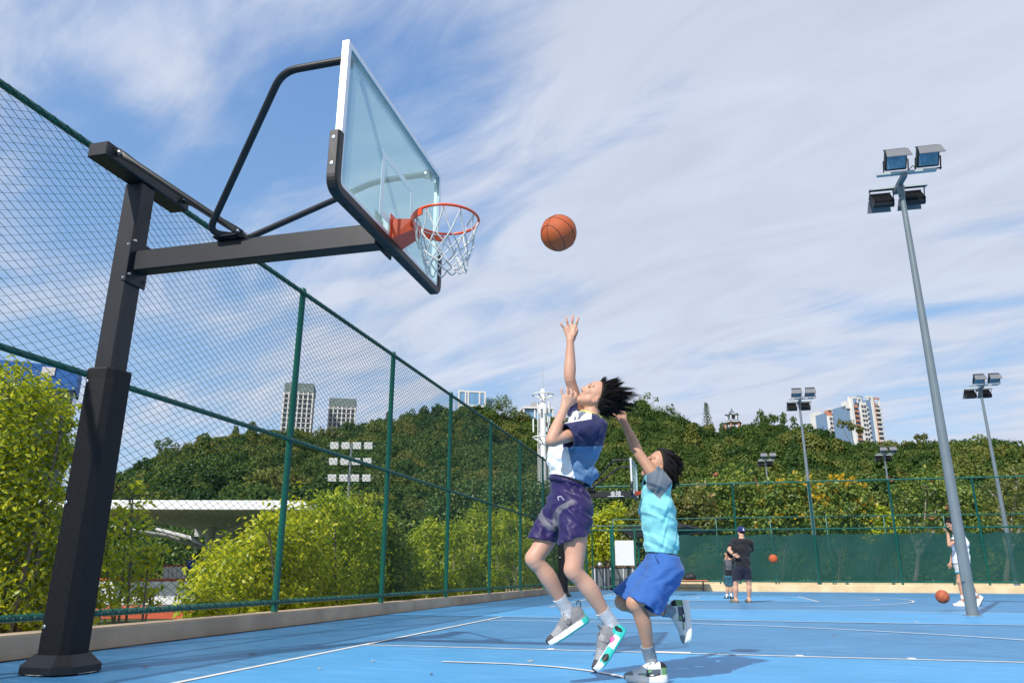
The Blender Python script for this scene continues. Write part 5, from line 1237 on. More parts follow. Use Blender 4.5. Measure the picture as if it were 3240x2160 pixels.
def add_hand(S, w, a, th, L=.175, curl=.25, spread=.16, k=.010, thumb_out=.8, nrm=None):
    """palm, four fingers and thumb from the wrist w along a; th points to the thumb side; palm faces nrm"""
    a = unit(a); th = unit(np.asarray(th, float)-a*(np.asarray(th, float) @ a)); n = np.cross(a, th) if nrm is None else unit(nrm)
    q = L/.185
    kn = [w + a*q*(.086-.004*abs(i-1)**1.5) + th*q*(.030-.0205*i) for i in range(4)]
    for i in range(4): S.cone(w+a*q*.012+th*q*(.012-.008*i), kn[i], q*.0125, q*.0115, .016)
    S.ell(w+a*q*.040+th*q*.022+n*q*.008, np.array([a, th, n]), q*A3(.034, .016, .014), .014)
    for i, ln in enumerate((.072, .080, .074, .058)):
        d = unit(a + th*spread*(1.4-i)*.9 + n*.08)
        cu = curl if not hasattr(curl, '__len__') else curl[i]
        p = kn[i]; ang = 0
        for j, fr in enumerate((.46, .30, .24)):
            ang += cu*(.7 if j == 0 else 1.05); dd = d*math.cos(ang)+n*math.sin(ang); e = p+dd*ln*q*fr
            S.cone(p, e, q*(.0088-.0008*j), q*(.0082-.0010*j), .006); p = e
    tb = w+a*q*.022+th*q*.022+n*q*.006; m = tb+unit(a*.75+th*thumb_out+n*.35)*q*.040; e = m+unit(a*.95+th*thumb_out*.55+n*.3)*q*.030; z = e+unit(a+th*.25+n*.25)*q*.024
    S.cone(tb, m, q*.0125, q*.0105, .014); S.cone(m, e, q*.0100, q*.0092, .006); S.cone(e, z, q*.0090, q*.0072, .006)
def add_leg(S, h, kn, an, r=1., back=None):
    """thigh, knee, calf and ankle, tapering; back points to the calf side"""
    h, kn, an = (np.asarray(v, float) for v in (h, kn, an)); b = unit(back) if back is not None else A3(0, 0, 0)
    kb = kn-b*.004
    S.limb([h, h+(kn-h)*.35, h+(kn-h)*.75, kb, kn+(an-kn)*.14+b*.004, kn+(an-kn)*.34+b*.016, kn+(an-kn)*.66+b*.008, kn+(an-kn)*.90, an],
           np.array([.084, .078, .060, .0525, .0475, .0535, .0415, .0325, .0345])*r, n=30)
    S.ell(kb-b*.022+(kn-h)*.0, np.eye(3), [r*.036]*3, .03)
def add_arm(S, sh, el, wr, r=1.):
    sh, el, wr = (np.asarray(v, float) for v in (sh, el, wr))
    S.limb([sh, sh+(el-sh)*.40, sh+(el-sh)*.82, el, el+(wr-el)*.25, el+(wr-el)*.62, el+(wr-el)*.9, wr], np.array([.048, .043, .036, .0365, .0400, .0325, .0265, .0255])*r, n=26)
def shoe(par, heel, toe, up, mats, L=None, style=0, chunk=1.):
    """lofted sneaker between the heel and toe of its sole; up is the sole normal"""
    heel = np.asarray(heel, float); toe = np.asarray(toe, float); x = unit(toe-heel); up = unit(np.asarray(up, float)-x*(np.asarray(up, float) @ x)); y = np.cross(up, x); L = L or np.linalg.norm(toe-heel); q = L/.295
    xs = [0, .012, .035, .07, .105, .14, .175, .21, .245, .272, .288, .295]
    ws = [.012, .027, .036, .038, .037, .038, .042, .046, .045, .037, .024, .008]
    hs = [.085, .105, .116, .118, .116, .108, .090, .074, .062, .052, .044, .032]
    st = [.036, .038, .038, .036, .034, .031, .029, .028, .027, .026, .026, .024]
    lift = [.006, .003, 0, 0, 0, 0, 0, 0, .003, .008, .013, .019]
    V = []; X0 = xs; tt = np.linspace(0, 1, 84); xd = .295*(tt-.045*np.sin(2*math.pi*tt)*0)
    def sm(y): 
        v = np.interp(xd, X0, y); p = np.r_[v[0], v, v[-1]]; return .25*p[:-2]+.5*p[1:-1]+.25*p[2:]
    xs0, hs0 = xs, hs
    for i, (a, w, h, so, lf) in enumerate(zip(xd, sm(ws), sm(hs)*(.6+.4*chunk), sm(st)*chunk, sm(lift))):
        ring = []
        sole_w = w+.006
        prof = [(-sole_w*.92, 0), (-sole_w*1.05, .006), (-sole_w*1.08, so*.6), (-sole_w*1.0, so), (-w*.97, so+.004), (-w*.99, so+(h-so)*.35), (-w*.86, so+(h-so)*.68), (-w*.60, so+(h-so)*.90), (-w*.25, h)]
        prof = prof + [(0, h*1.005)] + [(-p, z) for p, z in prof[::-1]] + [(sole_w*.45, 0), (0, 0), (-sole_w*.45, 0)]
        prof = [tuple((np.array(p0)*(1-w_)+np.array(p1)*w_)) for p0, p1 in zip(prof, prof[1:]+prof[:1]) for w_ in (0, .2, .4, .6, .8)]
        n = len(prof)
        V += [heel + q*(x*a + y*p + up*(z+lf)) for p, z in prof]
    F = [(i*n+k, (i+1)*n+k, (i+1)*n+(k+1) % n, i*n+(k+1) % n) for i in range(83) for k in range(n)]
    V = np.array(V); F = np.array(F)
    # subdivide once along the ring for smooth zones: use face midpoints to choose the colour
    cen = V[F].mean(1)-heel; u = np.stack([cen @ x, cen @ y, cen @ up], 1)/q
    mi = np.array([style_zone(style, *p) for p in u])
    me = np_mesh('shoe', V, F, mats, mi, smooth=True); o = link('shoe', me); adopt(o, par)
    def W(a, b, c): return heel + q*(x*a + y*b + up*c)
    # laces, tongue and pull loop
    for k in range(5):
        a = .125+.021*k; h = np.interp(a, xs, hs); mb = MB()
        mb.tube([W(a, -.026, h-.014), W(a+.004, -.012, h+.003), W(a+.004, .012, h+.003), W(a, .026, h-.014)], .0032*q, 5); mb.build('lace', mats[-1], o)
    mb = MB()
    for s in (-1, 1): mb.tube([W(.118, 0, .117), W(.112, s*.018, .130), W(.126, s*.030, .124), W(.124, s*.010, .116)], .003*q, 5)
    mb.tube([W(.122, .004, .117), W(.142, .034, .104), W(.150, .038, .088)], .003*q, 5); mb.build('lace_bow', mats[-1], o)
    mb = MB(); mb.prism([W(.086, -.026, .108), W(.086, .026, .108), W(.072, .021, .150), W(.072, -.021, .150)], q*x*.007); mb.build('tongue', mats[2], o)
    if style in (0, 3):
        mb = MB(); mb.tube([W(.004, 0, .100), W(-.012, 0, .118), W(-.010, 0, .138), W(.006, 0, .140), W(.014, 0, .122)], .0036*q, 6); mb.build('pull_loop', mats[4], o)
        for s in (-1, 1):
            mb = MB(); axd = np.array([x, up, y*s]); mb.lathe(W(.128, s*.0400, .070), [(.019*q, -.004*q), (.019*q, .003*q), (.013*q, .0045*q)], 18, ax=axd); b_ = mb.build('strap_button', mats[2], o)
            mb = MB(); mb.lathe(W(.128, s*.0447, .070), [(.0115*q, 0), (.0115*q, .001*q)], 16, ax=axd); mb.build('button_face', mats[4] if s < 0 else mats[2], o)
            mb = MB(); mb.prism([W(.115, s*.0395, .078), W(.143, s*.0390, .074), W(.150, s*.021, .108), W(.118, s*.021, .118)], y*s*.004*q); mb.build('strap', mats[5], o)
    else:
        for s in (-1, 1):
            mb = MB(); mb.tube([W(.155, s*.0410, .052), W(.120, s*.0405, .044), W(.095, s*.0400, .046), W(.060, s*.0400, .058)], .0045*q, 6); mb.build('side_stripe', mats[4], o)
            mb = MB(); mb.lathe(W(.110, s*.0400, .050), [(.009*q, 0), (.009*q, .004*q)], 12, ax=np.array([x, up, y*s])); mb.build('badge', mats[1], o)
            mb = MB(); mb.prism([W(.116, s*.034, .088), W(.140, s*.036, .080), W(.136, s*.040, .066), W(.112, s*.038, .072)], y*s*.004*q); mb.build('eyestay', mats[3], o)
    return o
def style_zone(style, a, b, c):
    if style == 0:            # 0 teal outsole, 1 white midsole, 2 grey upper, 3 dark toe, 4 black, 5 light grey
        if c < .010: return 0
        if c < .040:
            if a < .055: return 0
            return 1
        if a < .012 and c < .07: return 0
        if a > .255 and c > .030: return 3
        if .10 < a < .118 and c > .085: return 4
        return 2 if a < .19 else 5
    if style == 3:            # the near shoe: wavy teal sole with black pods and a pink flash
        if (a-.035)**2/.0145**2 + (c-.048)**2/.024**2 < 1: return 4
        if (a-.215)**2/.026**2 + (c-.026)**2/.017**2 < 1: return 4
        if (a-.105)**2/.020**2 + (c-.046)**2/.012**2 < 1: return 6
        if c < .012 or (a < .07 and c < .092-.35*a) or (.150 < a < .250 and c < .046): return 0
        if c < .050: return 1
        if a > .250: return 3
        return 2 if a < .19 else 5
    if style == 1:            # 0 white sole, 1 white, 2 grey upper, 3 green, 4 black, 5 slate
        if c < .052: return 0
        if a < .045: return 3 if c < .098 else 4
        if a > .240: return 2
        if .05 < a < .150 and c < .088: return 5
        if .150 < a < .205 and c < .066: return 3 if .160 < a < .178 else 2
        return 1
    return 0 if c < .030 else 1
def sock(par, an, up, r0, r1, mat, ln=.10, dn=.05):
    an = np.asarray(an, float); up = unit(up); mb = MB(); P = [an-up*dn+up*(ln+dn)*i/7 for i in range(8)]
    R = [r0*1.02+(r1-r0)*i/7 + .0012*math.sin(i*2.2) for i in range(8)]; R[-1] *= 1.03; R[-2] *= 1.02
    mb.tube(P, R, 18); return mb.build('sock', mat, par)
def tufts(V, nrm, k, tip_fn):
    """lock by lock: every strand leans to the tip of its nearest lock"""
    c = RNG.choice(len(V), k, replace=False); tips = np.array([tip_fn(V[i], nrm[i]) for i in c])
    return c, tips
def tufted_hair(name, par, V, nrm, n, k, tip_fn, wid, bend):
    c, tips = tufts(V, nrm, k, tip_fn); pk = RNG.choice(len(V), n); own = np.argmin(((V[pk][:, None]-V[c][None])**2).sum(-1), 1)
    d = tips[own]-V[pk]+RNG.normal(0, .006, (n, 3)); ln = np.linalg.norm(d, axis=1)
    return hair_strands(name, par, V[pk]-nrm[pk]*.004, d, ln*RNG.uniform(.75, 1.08, n), RNG.uniform(*wid, n), bend)
def hair_strands(name, par, roots, dirs, lens, wid, bend, mat=None):
    """tapered curved locks"""
    V = []; Q = []; m = 5
    for p, d, ln, w in zip(roots, dirs, lens, wid):
        d = unit(d); a = unit(np.cross(d, A3(.3, .2, 1)+RNG.normal(0, .3, 3))); b = np.cross(d, a); base = len(V)
        for j in range(m):
            t = j/(m-1); c = p+d*ln*t+bend*ln*t*t; r = w*(1-t*.92)
            for q in range(4):
                an = q*math.pi/2; V.append(c+r*(a*math.cos(an)*1.5+b*math.sin(an)*.6))
        for j in range(m-1):
            for q in range(4): Q.append((base+j*4+q, base+j*4+(q+1) % 4, base+(j+1)*4+(q+1) % 4, base+(j+1)*4+q))
    o = link(name, np_mesh(name, np.array(V), np.array(Q), mat or HAIRM, smooth=True)); adopt(o, par); return o
# ------------------------------------------------------------------ the leaping teenager
def person(name_label, S, mats, zone=None, group=None):
    o = link('person', bpy.data.meshes.new('person')); o_parts[o.name] = (S, mats, zone); return tag(o, name_label, 'person', group)
def finish_person(o):
    """the body is meshed last, once its clothes have been fitted over it"""
    S, mats, zone = o_parts[o.name]; V, Q = S.mesh(1); o.data = np_mesh('person', V, Q, mats, zone(V[Q].mean(1)) if zone else None, smooth=True); return o
o_parts = {}
IR, IU, IC = UH, A3(0, 0, 1), -FWH                      # right in the picture, up, towards the camera
def build_teen():
    g = 4.86
    def P(x, y, dg=0.): return at(x, y, g+dg)
    th = math.radians(24); Fx = -math.cos(th)*IR + math.sin(th)*IC; Lx = math.sin(th)*IR + math.cos(th)*IC
    pel, wa, mid, ch, up = P(1798, 1596), P(1802, 1520), P(1816, 1462), P(1838, 1398), P(1852, 1345)
    n0, n1 = P(1866, 1326), P(1880, 1284)
    Ls, Rs = P(1876, 1356, -.14), P(1836, 1318, .15); Le, Lw = P(1746, 1394, -.27), P(1785, 1292, -.21)
    Re, Rw = P(1803, 1196, .03), P(1804.5, 1081, .03)
    Lh, Rh = P(1820, 1622, -.09), P(1772, 1612, .08); Lk, La = P(1819, 1806, -.14), P(1931, 1968, -.06); Rk, Ra = P(1694, 1770, .0), P(1792, 1925, .09)
    hc = P(1884, 1258); f = -.715*IR+.66*IU+.22*IC; t = .68*IR+.735*IU
    allp = [pel, up, Le, Lw, Re, Rw+A3(0, 0, .19), Lk, La, Rk, Ra, hc, P(1940, 1990), P(1700, 1700)]
    S = Solid(allp, .14, .0052)
    S.cone(pel, wa, .092, .082, .015, Lx, 1.35); S.cone(wa, mid, .082, .084, .015, Lx, 1.38); S.cone(mid, ch, .084, .088, .015, Lx, 1.35); S.cone(ch, up, .088, .062, .015, Lx, 1.55)
    S.cone(up, Ls, .065, .055, .04); S.cone(up, Rs, .065, .055, .04); S.cone(up, n0, .07, .055, .04); S.cone(n0, n1, .051, .050, .03)
    add_arm(S, Ls, Le, Lw); add_arm(S, Rs, Re, Rw)
    # raised right hand, palm to the viewer, spread fingers
    def finger(pts, r0, r1):
        for i in range(len(pts)-1): S.cone(pts[i], pts[i+1], r0+(r1-r0)*i/(len(pts)-1), r0+(r1-r0)*(i+1)/(len(pts)-1), .006)
    q = .03
    kn = [P(1821, 1034, q-.01), P(1810.5, 1030, q), P(1797.5, 1032.5, q), P(1786.5, 1040, q)]
    for k_, w in zip(kn, (1809, 1806, 1802, 1800)): S.cone(P(w, 1074, q), k_, .0135, .0118, .016)
    S.ell(P(1815, 1062, q-.016), np.array([IR, IU, IC]), A3(.018, .034, .014), .014)
    finger([kn[0], P(1825.5, 1019, q-.02), P(1829, 1010.5, q-.015), P(1831.5, 1003.5, q-.005)], .0092, .0066)
    finger([kn[1], P(1811, 1014, q-.01), P(1811.8, 1005, q-.01), P(1812.2, 997.5, q)], .0092, .0068)
    finger([kn[2], P(1794.5, 1017.5, q-.01), P(1792, 1009, q-.01), P(1790.6, 1002, q)], .0090, .0066)
    finger([kn[3], P(1779, 1030.5, q-.01), P(1775, 1025, q-.01), P(1771.8, 1020, q)], .0080, .0058)
    finger([P(1816, 1067, q-.02), P(1822.5, 1055, q-.045), P(1825.5, 1046, q-.06), P(1826, 1038, q-.065)], .0125, .0072)
    # bent left hand by the chin, back to the viewer
    q = -.20
    kn = [P(1815, 1262, q+.02), P(1805, 1258, q+.005), P(1793.5, 1255.5, q), P(1782.5, 1256, q)]
    for k_, w in zip(kn, (1793, 1790, 1786, 1783)): S.cone(P(w, 1287, q), k_, .0150, .0125, .018)
    finger([kn[3], P(1779, 1243, q), P(1776.8, 1235, q), P(1775.6, 1228.5, q)], .0088, .0060)
    finger([kn[2], P(1794.5, 1241, q), P(1794, 1232, q), P(1793, 1225, q+.012)], .0092, .0066)
    finger([kn[1], P(1809, 1243, q), P(1808, 1236, q+.012), P(1802, 1231, q+.03)], .0094, .0066)
    finger([kn[0], P(1822.5, 1252, q+.015), P(1821.5, 1244, q+.03), P(1815, 1238, q+.045)], .0094, .0066)
    finger([P(1800, 1282, q+.02), P(1812, 1274, q+.045), P(1820, 1266, q+.06), P(1823, 1259, q+.07)], .0130, .0080)
    Pf, ax = add_head(S, hc, f, t, .98)
    add_leg(S, Lh, Lk, La, 1., IR*.8-IU*.2); add_leg(S, Rh, Rk, Ra, 1., IR*.7-IU*.3)
    Lheel, Ltoe = P(1983, 1994, -.06), P(1913, 2108, -.13); Rheel, Rtoe = P(1866, 1966, .10), P(1749, 2045, .03)
    S.cone(La, Lheel+(Ltoe-Lheel)*.35+(La-Lheel)*.3, .036, .034, .03); S.cone(Ra, Rheel+(Rtoe-Rheel)*.35+(Ra-Rheel)*.3, .036, .034, .03)
    fz, tz = ax[0], ax[2]
    def zone(c):
        d = c-hc; a, l, z = d @ ax[0], d @ ax[1], d @ ax[2]
        m = ((a > .078) & (np.abs(l) < .024) & (z > -.070) & (z < -.046)).astype(int)
        for A_, K_ in ((La, Lk), (Ra, Rk)): m = np.where(((c-A_) @ unit(K_-A_) < .03) & (np.linalg.norm(c-A_, axis=1) < .2), 2, m)
        return m
    o = person('teenage boy in purple shorts leaping with one arm stretched towards the ball', S, [SKIN, LIP, SOCKM], zone)
    face_bits(o, Pf, ax, .98, .2)
    # hair: cap plus windblown locks
    H = Solid([hc-.14, hc+.14], .06, .005); H.ell(hc+(-.010*ax[0]+.036*ax[2])*.98, ax, A3(.108, .088, .104), .02)
    H.ell(hc-.05*ax[0]+.03*ax[2], ax, A3(.092, .088, .098), .03); H.cut(hc+.060*ax[0]+.100*ax[2], unit(ax[0]*.96-ax[2]*.34)); H.cut(hc-.030*ax[0]-.026*ax[2], unit(ax[0]*.86-ax[2]*.50)); H.cut(hc-.02*ax[0]-.075*ax[2], unit(-ax[2]*.85+ax[0]*.5))
    V, Q = H.mesh(1); hr = link('hair', np_mesh('hair', V, Q, HAIRM, smooth=True)); adopt(hr, o)
    nrm = (V-hc-.03*ax[2]+.015*ax[0]); nrm /= np.linalg.norm(nrm, axis=1)[:, None]
    flow = unit(IR*.93+IU*.16)
    def tip(p, n_):
        a_ = (p-hc) @ ax[0]; z_ = (p-hc) @ ax[2]; w_ = float(np.clip((-a_+.09)/.17, .12, 1.))
        ln = (.034+.062*w_)*RNG.uniform(.65, 1.35)*(.6 if z_ < -.03 else 1.)
        return p+unit(n_*.62+flow*1.0*w_+ax[2]*.25*(1-w_)+RNG.normal(0, .20, 3))*ln
    tufted_hair('loose_hair', hr, V, nrm, 3000, 85, tip, (.0014, .0030), flow*.30-IU*.16)
    # shirt: torso, sleeves, loose billow at the hem; worn open at neck, sleeves and hem
    T = S.blank()
    hem = P(1806, 1521)
    T.cone(P(1803, 1540), wa, .122, .116, .03, Lx, 1.32); T.cone(wa, mid, .118, .116, .03, Lx, 1.32); T.cone(mid, ch, .116, .120, .03, Lx, 1.4); T.cone(ch, up, .120, .090, .04, Lx, 1.72)
    T.ell(P(1852, 1506, -.02), np.array([Fx, Lx, IU]), A3(.062, .125, .048), .05); T.ell(P(1766, 1440, .0), np.array([Fx, Lx, IU]), A3(.06, .11, .10), .05)
    T.cone(up, Ls, .080, .078, .04); T.cone(up, Rs, .080, .076, .04); T.cone(up, n0, .09, .075, .03)
    sL = Ls+(Le-Ls)*.65; sR = Rs+(Re-Rs)*.44
    T.sleeve(Ls, Le, sL, .082, .086, .03); T.sleeve(Rs, Re, sR, .074, .068, .03)
    dn = unit(.30*-IR-.95*IU)
    T.folds(.0062, [(IR*.8+IU*.6, .085, IU, 1.), (IR+IU*-.9, .06, IR, .6), (Lx, .10, IU, .5)])
    T.track()
    T.cut(hem, dn, P(1806, 1640), .30);
    T.cut(n0+(n1-n0)*.24, unit(n1-n0), n1+(n1-n0)*.3, .115)
    T.cone(n0-(n1-n0)*.5, n1, .060, .064, .004, sub=True)
    WT = cloth('white_tee', (.72, .72, .72), .03); NV = cloth('navy_tee', (.022, .025, .085), .15); BL = cloth('steel_blue_tee', (.095, .19, .34), .12)
    def ppx(c):
        d = c-CAMO; w = d @ FW; return PW/2+FPX*(d @ CR)/w, PH/2-FPX*(d @ CU)/w
    # panel seams lie in planes through the body
    def zoneT(c):
        x, y = ppx(c); dg = c @ FWH-g
        z = np.where((x < 1795+(y-1411)*.23) | (y < 1346-(x-1793)*.12), 0, 2)
        nav = (y < 1412-(x-1840)*.04) & ((y > 1338-(x-1793)*.17) | (x > 1872))
        z = np.where(nav & (dg < .06) & (x > 1780), 1, z); z = np.where((x > 1880) & (y < 1410), 1, z)
        v = Re-Rs; tt = np.clip(((c-Rs) @ v)/(v @ v), 0, 1); dist = np.linalg.norm(c-Rs-tt[:, None]*v, axis=1)
        z = np.where((dist < .10) & (tt > .10) & (dg > .02), 1, z)
        return z
    T.finish(S, .011); solid_obj('tee', T, [WT, NV, BL], o, zoneT, 1)
    # lime collar
    YC = cloth('lime_collar', (.62, .72, .16), .05); ca = unit(n1-n0); c1 = unit(np.cross(ca, IC)); c2 = np.cross(ca, c1)
    mb = MB(); cc = n0+(n1-n0)*.26; mb.tube([cc+(.067+.003*math.cos(a_*2))*(c1*math.cos(a_)+c2*math.sin(a_)) for a_ in np.linspace(0, 6.283, 33)[:-1]], .0115, 8, closed=True); mb.build('collar', YC, o)
    # shorts
    B = S.blank()
    wb = P(1797, 1523)
    B.cone(P(1798, 1500), pel, .094, .112, .04, Lx, 1.38); B.ell(P(1806, 1606), np.array([Fx, Lx, IU]), A3(.128, .165, .12), .04)
    Lhem, Rhem = P(1816, 1706, -.12), P(1713, 1708, .03)
    B.sleeve(Lh, Lhem, Lhem, .108, .094, .04, unit(-IU*.95+IR*.31)); B.sleeve(Rh, Rhem, Rhem, .104, .086, .04, unit(-IU*.99-IR*.13))
    B.folds(.0062, [(IR*.9+IU*.5, .075, IU, 1.), (IU+IR*.4, .09, IR, .7), (IR, .05, IU, .35)])
    B.track(); B.cut(wb, unit(IU*.95+IR*.34), wb+IU*.2, .26)
   
    PU = pm('purple_satin', (.019, .011, .078), rough=.5, var=.12, scale=6., bump=.25, bscale=24., sheen=.1, spec=.35); GR = pm('grey_satin_stripe', (.115, .115, .145), rough=.6, var=.08, bump=.2, bscale=24.)
    def zoneB(c):
        x, y = ppx(c); dg = c @ FWH-g
        def seg(ax_, ay, bx_, by, w):
            vx, vy = bx_-ax_, by-ay; tt = np.clip(((x-ax_)*vx+(y-ay)*vy)/(vx*vx+vy*vy), 0, 1); return np.hypot(x-ax_-tt*vx, y-ay-tt*vy) < w
        m = seg(1808, 1588, 1772, 1608, 8.5) | seg(1772, 1608, 1758, 1630, 9) | seg(1758, 1630, 1758, 1672, 9.5) | seg(1709, 1610, 1712, 1636, 7) | seg(1712, 1636, 1740, 1668, 9) | seg(1740, 1668, 1756, 1668, 8)
        return (m & (dg < .12)).astype(int)
    T.under(B); B.finish(S, .011); solid_obj('shorts', B, [PU, GR], o, zoneB, 1)
    mb = MB(); ww = unit(IU*.95+IR*.34); c1 = unit(Fx-ww*(Fx @ ww)); c2 = np.cross(ww, c1); cw = wb-ww*.012
    mb.tube([cw+c1*.104*math.cos(a_)+c2*.136*math.sin(a_)+ww*.004*math.sin(a_*23) for a_ in np.linspace(0, 6.283, 97)[:-1]], .014, 8, closed=True); mb.build('waistband', PU, o)
    mb = MB(); e = P(1773, 1573, -.155); mb.tube(fillet([P(1768, 1582, -.17), P(1764, 1572, -.17), P(1775, 1569, -.17), P(1785, 1582, -.165)], .006, 4), .0022, 5); mb.build('emblem', M_WHITE, o)
    # socks and shoes
    sock(o, La, Lk-La, .041, .0425, SOCKM, .085, .07); sock(o, Ra, Rk-Ra, .041, .0425, SOCKM, .085, .07)
    TEAL = pm('teal_outsole', (.03, .48, .42), rough=.45, var=.08); MWH = pm('white_midsole', (.78, .78, .79), rough=.45, var=.05); UG = pm('grey_knit_upper', (.20, .20, .21), rough=.85, var=.15, scale=60., bump=.4, bscale=150.)
    TD = pm('charcoal_toe', (.060, .058, .060), rough=.7, var=.15); BK = pm('black_trim', (.012, .012, .013), rough=.5); LGY = pm('light_grey_mesh', (.30, .30, .31), rough=.85, var=.12, scale=60., bump=.4, bscale=150.)
    PK = pm('pink_flash', (.85, .12, .32), rough=.5); ms = [TEAL, MWH, UG, TD, BK, LGY, PK, LGY]
    sh = shoe(o, Lheel, Ltoe, unit(La-Lheel)*1., ms, .305, 3, 1.18); sh2 = shoe(o, Rheel, Rtoe, unit(Ra-Rheel), ms, .298, 0, 1.15)
    return finish_person(o)
teen = build_teen()

# ------------------------------------------------------------------ the younger boy
def build_boy():
    sole = ground(2045, 2158.5); g = ahead(sole)
    def P(x, y, dg=0.): return at(x, y, g+dg)
    th = math.radians(12); Fx = -math.cos(th)*IR + math.sin(th)*IC; Lx = math.sin(th)*IR + math.cos(th)*IC
    pel, wa, ch, up = P(2098, 1786), P(2092, 1712), P(2078, 1608), P(2078, 1552)
    n0, n1 = P(2074, 1532), P(2070, 1500); Ls, Rs = P(2086, 1526, -.10), P(2066, 1530, .13)
    Le, Lw = P(2020, 1434, -.06), P(1974, 1334, .05); Re, Rw = P(2078, 1612, .22), P(2058, 1680, .15)
    Lh, Rh = P(2108, 1806, -.075), P(2086, 1800, .08); Lk, La = P(2012, 1908, -.13), P(2058, 2080, .0); Rk, Ra = P(1968, 1908, .03), P(2134, 1934, .14)
    hc = P(2084, 1478); f = -.87*IR+.46*IU+.14*IC; t = .47*IR+.88*IU
    S = Solid([pel, up, Le, P(1955, 1290, .05), Lk, La, Rk, Ra, hc, P(2060, 2150), P(2130, 1520), Re, Rw], .13, .0052)
    S.cone(pel, wa, .080, .072, .015, Lx, 1.25); S.cone(wa, ch, .072, .076, .015, Lx, 1.22); S.cone(ch, up, .076, .054, .015, Lx, 1.4)
    S.cone(up, Ls, .058, .048, .04); S.cone(up, Rs, .058, .048, .04); S.cone(up, n0, .06, .046, .03); S.cone(n0, n1, .044, .044, .03)
    add_arm(S, Ls, Le, Lw, .93); add_arm(S, Rs, Re, Rw, .88)
    add_hand(S, Lw, P(1966, 1296, .08)-Lw, -IR*.8+IC*.3, .155, [.35, .42, .5, .55], .10, nrm=unit(-IC*.2-IR*.9-FWH*-.3))
    add_hand(S, Rw, P(2050, 1720, .12)-Rw, -IC, .15, .4, .08)
    Pf, ax = add_head(S, hc, f, t, .95)
    add_leg(S, Lh, Lk, La, .90, IR*.95-IU*.2); add_leg(S, Rh, Rk, Ra, .88, -IU)
    Lheel, Ltoe = ground(2112, 2158.5, .006), ground(1977, 2158.5, .006); Rheel, Rtoe = P(2176, 1898, .15), P(2186, 2036, .11)
    S.cone(La, Lheel+(Ltoe-Lheel)*.30+IU*.05, .033, .032, .03); S.cone(Ra, Rheel+(Rtoe-Rheel)*.32-IR*.05, .033, .032, .03)
    def zone(c):
        d = c-hc; a, l, z = d @ ax[0], d @ ax[1], d @ ax[2]
        m = ((a > .074) & (np.abs(l) < .023) & (z > -.068) & (z < -.044)).astype(int)
        for A_, K_ in ((La, Lk), (Ra, Rk)): m = np.where(((c-A_) @ unit(K_-A_) < .03) & (np.linalg.norm(c-A_, axis=1) < .2), 2, m)
        return m
    o = person('younger boy in an aqua tee and blue shorts reaching up behind the leaping teenager', S, [SKIN2, LIP, SOCKB], zone)
    face_bits(o, Pf, ax, .95, .3)
    H = Solid([hc-.14, hc+.14], .06, .005); H.ell(hc-.012*ax[0]+.036*ax[2], ax, A3(.112, .092, .104), .02); H.ell(hc-.050*ax[0]+.0*ax[2], ax, A3(.078, .084, .088), .04)
    H.cut(hc+.052*ax[0]+.092*ax[2], unit(ax[0]*.97-ax[2]*.25)); H.cut(hc-.026*ax[0]-.026*ax[2], unit(ax[0]*.86-ax[2]*.50)); H.cut(hc-.03*ax[0]-.070*ax[2], unit(-ax[2]*.9+ax[0]*.42))
    V, Q = H.mesh(1); hr = link('hair', np_mesh('hair', V, Q, HAIRM, smooth=True)); adopt(hr, o)
    nrm = (V-hc-.03*ax[2]+.015*ax[0]); nrm /= np.linalg.norm(nrm, axis=1)[:, None]
    def tip(p, n_):
        z_ = (p-hc) @ ax[2]; a_ = (p-hc) @ ax[0]
        return p+unit(n_*.20-ax[2]*(.75 if z_ < .09 else .1)-ax[0]*(.75 if z_ < .09 else 1.)+RNG.normal(0, .10, 3))*RNG.uniform(.035, .062)
    tufted_hair('loose_hair', hr, V, nrm, 3200, 80, tip, (.0016, .0032), -IU*.12)
    T = S.blank()
    T.cone(P(2094, 1775), wa, .100, .102, .03, Lx, 1.28); T.cone(wa, P(2084, 1650), .102, .104, .03, Lx, 1.3); T.cone(P(2084, 1650), ch, .104, .103, .03, Lx, 1.35); T.cone(ch, up, .103, .080, .04, Lx, 1.55)
    T.cone(up, Ls, .072, .070, .04); T.cone(up, Rs, .072, .068, .04); T.cone(up, n0, .078, .066, .03)
    sL = Ls+(Le-Ls)*.34; sR = Rs+(Re-Rs)*.55
    T.sleeve(Ls, Le, sL, .072, .070, .03); T.sleeve(Rs, Re, sR, .068, .062, .03)
    T.folds(.0056, [(IR*.75+IU*.65, .08, IU, 1.), (IR-IU*.55, .055, IR, .6), (Lx+IU*.3, .1, IU, .5)])
    T.track(); hem = P(2093, 1751)
    T.cut(hem, unit(-IU*.99-IR*.10), hem-IU*.22, .26); T.cut(n0+(n1-n0)*.05, unit(n1-n0), n1, .10)
    T.cone(n0-(n1-n0)*.5, n1, .052, .056, .004, sub=True)
    AQ = cloth('aqua_tee', (.22, .60, .62), .05, bump=.3); GS_ = cloth('grey_sleeve', (.135, .165, .195), .08)
    def zoneT(c):
        s1 = (c-P(2055, 1556)) @ unit(IU*.77+IR*-.63*-1*.0+IU*0 - IR*.0) ; d = c-CAMO; w = d @ FW; x = PW/2+FPX*(d @ CR)/w; y = PH/2-FPX*(d @ CU)/w; dg = c @ FWH-g
        near = (y < 1550+(x-2055)*.85) & (y < 1577-(x-2088)*1.17) & (x > 2046)
        return ((near & (dg < .02)) | ((np.linalg.norm(c-(Rs+(Re-Rs)*.3), axis=1) < .10) & (dg > .15))).astype(int)
    T.finish(S, .011); solid_obj('tee', T, [AQ, GS_], o, zoneT, 1)
    B = S.blank()
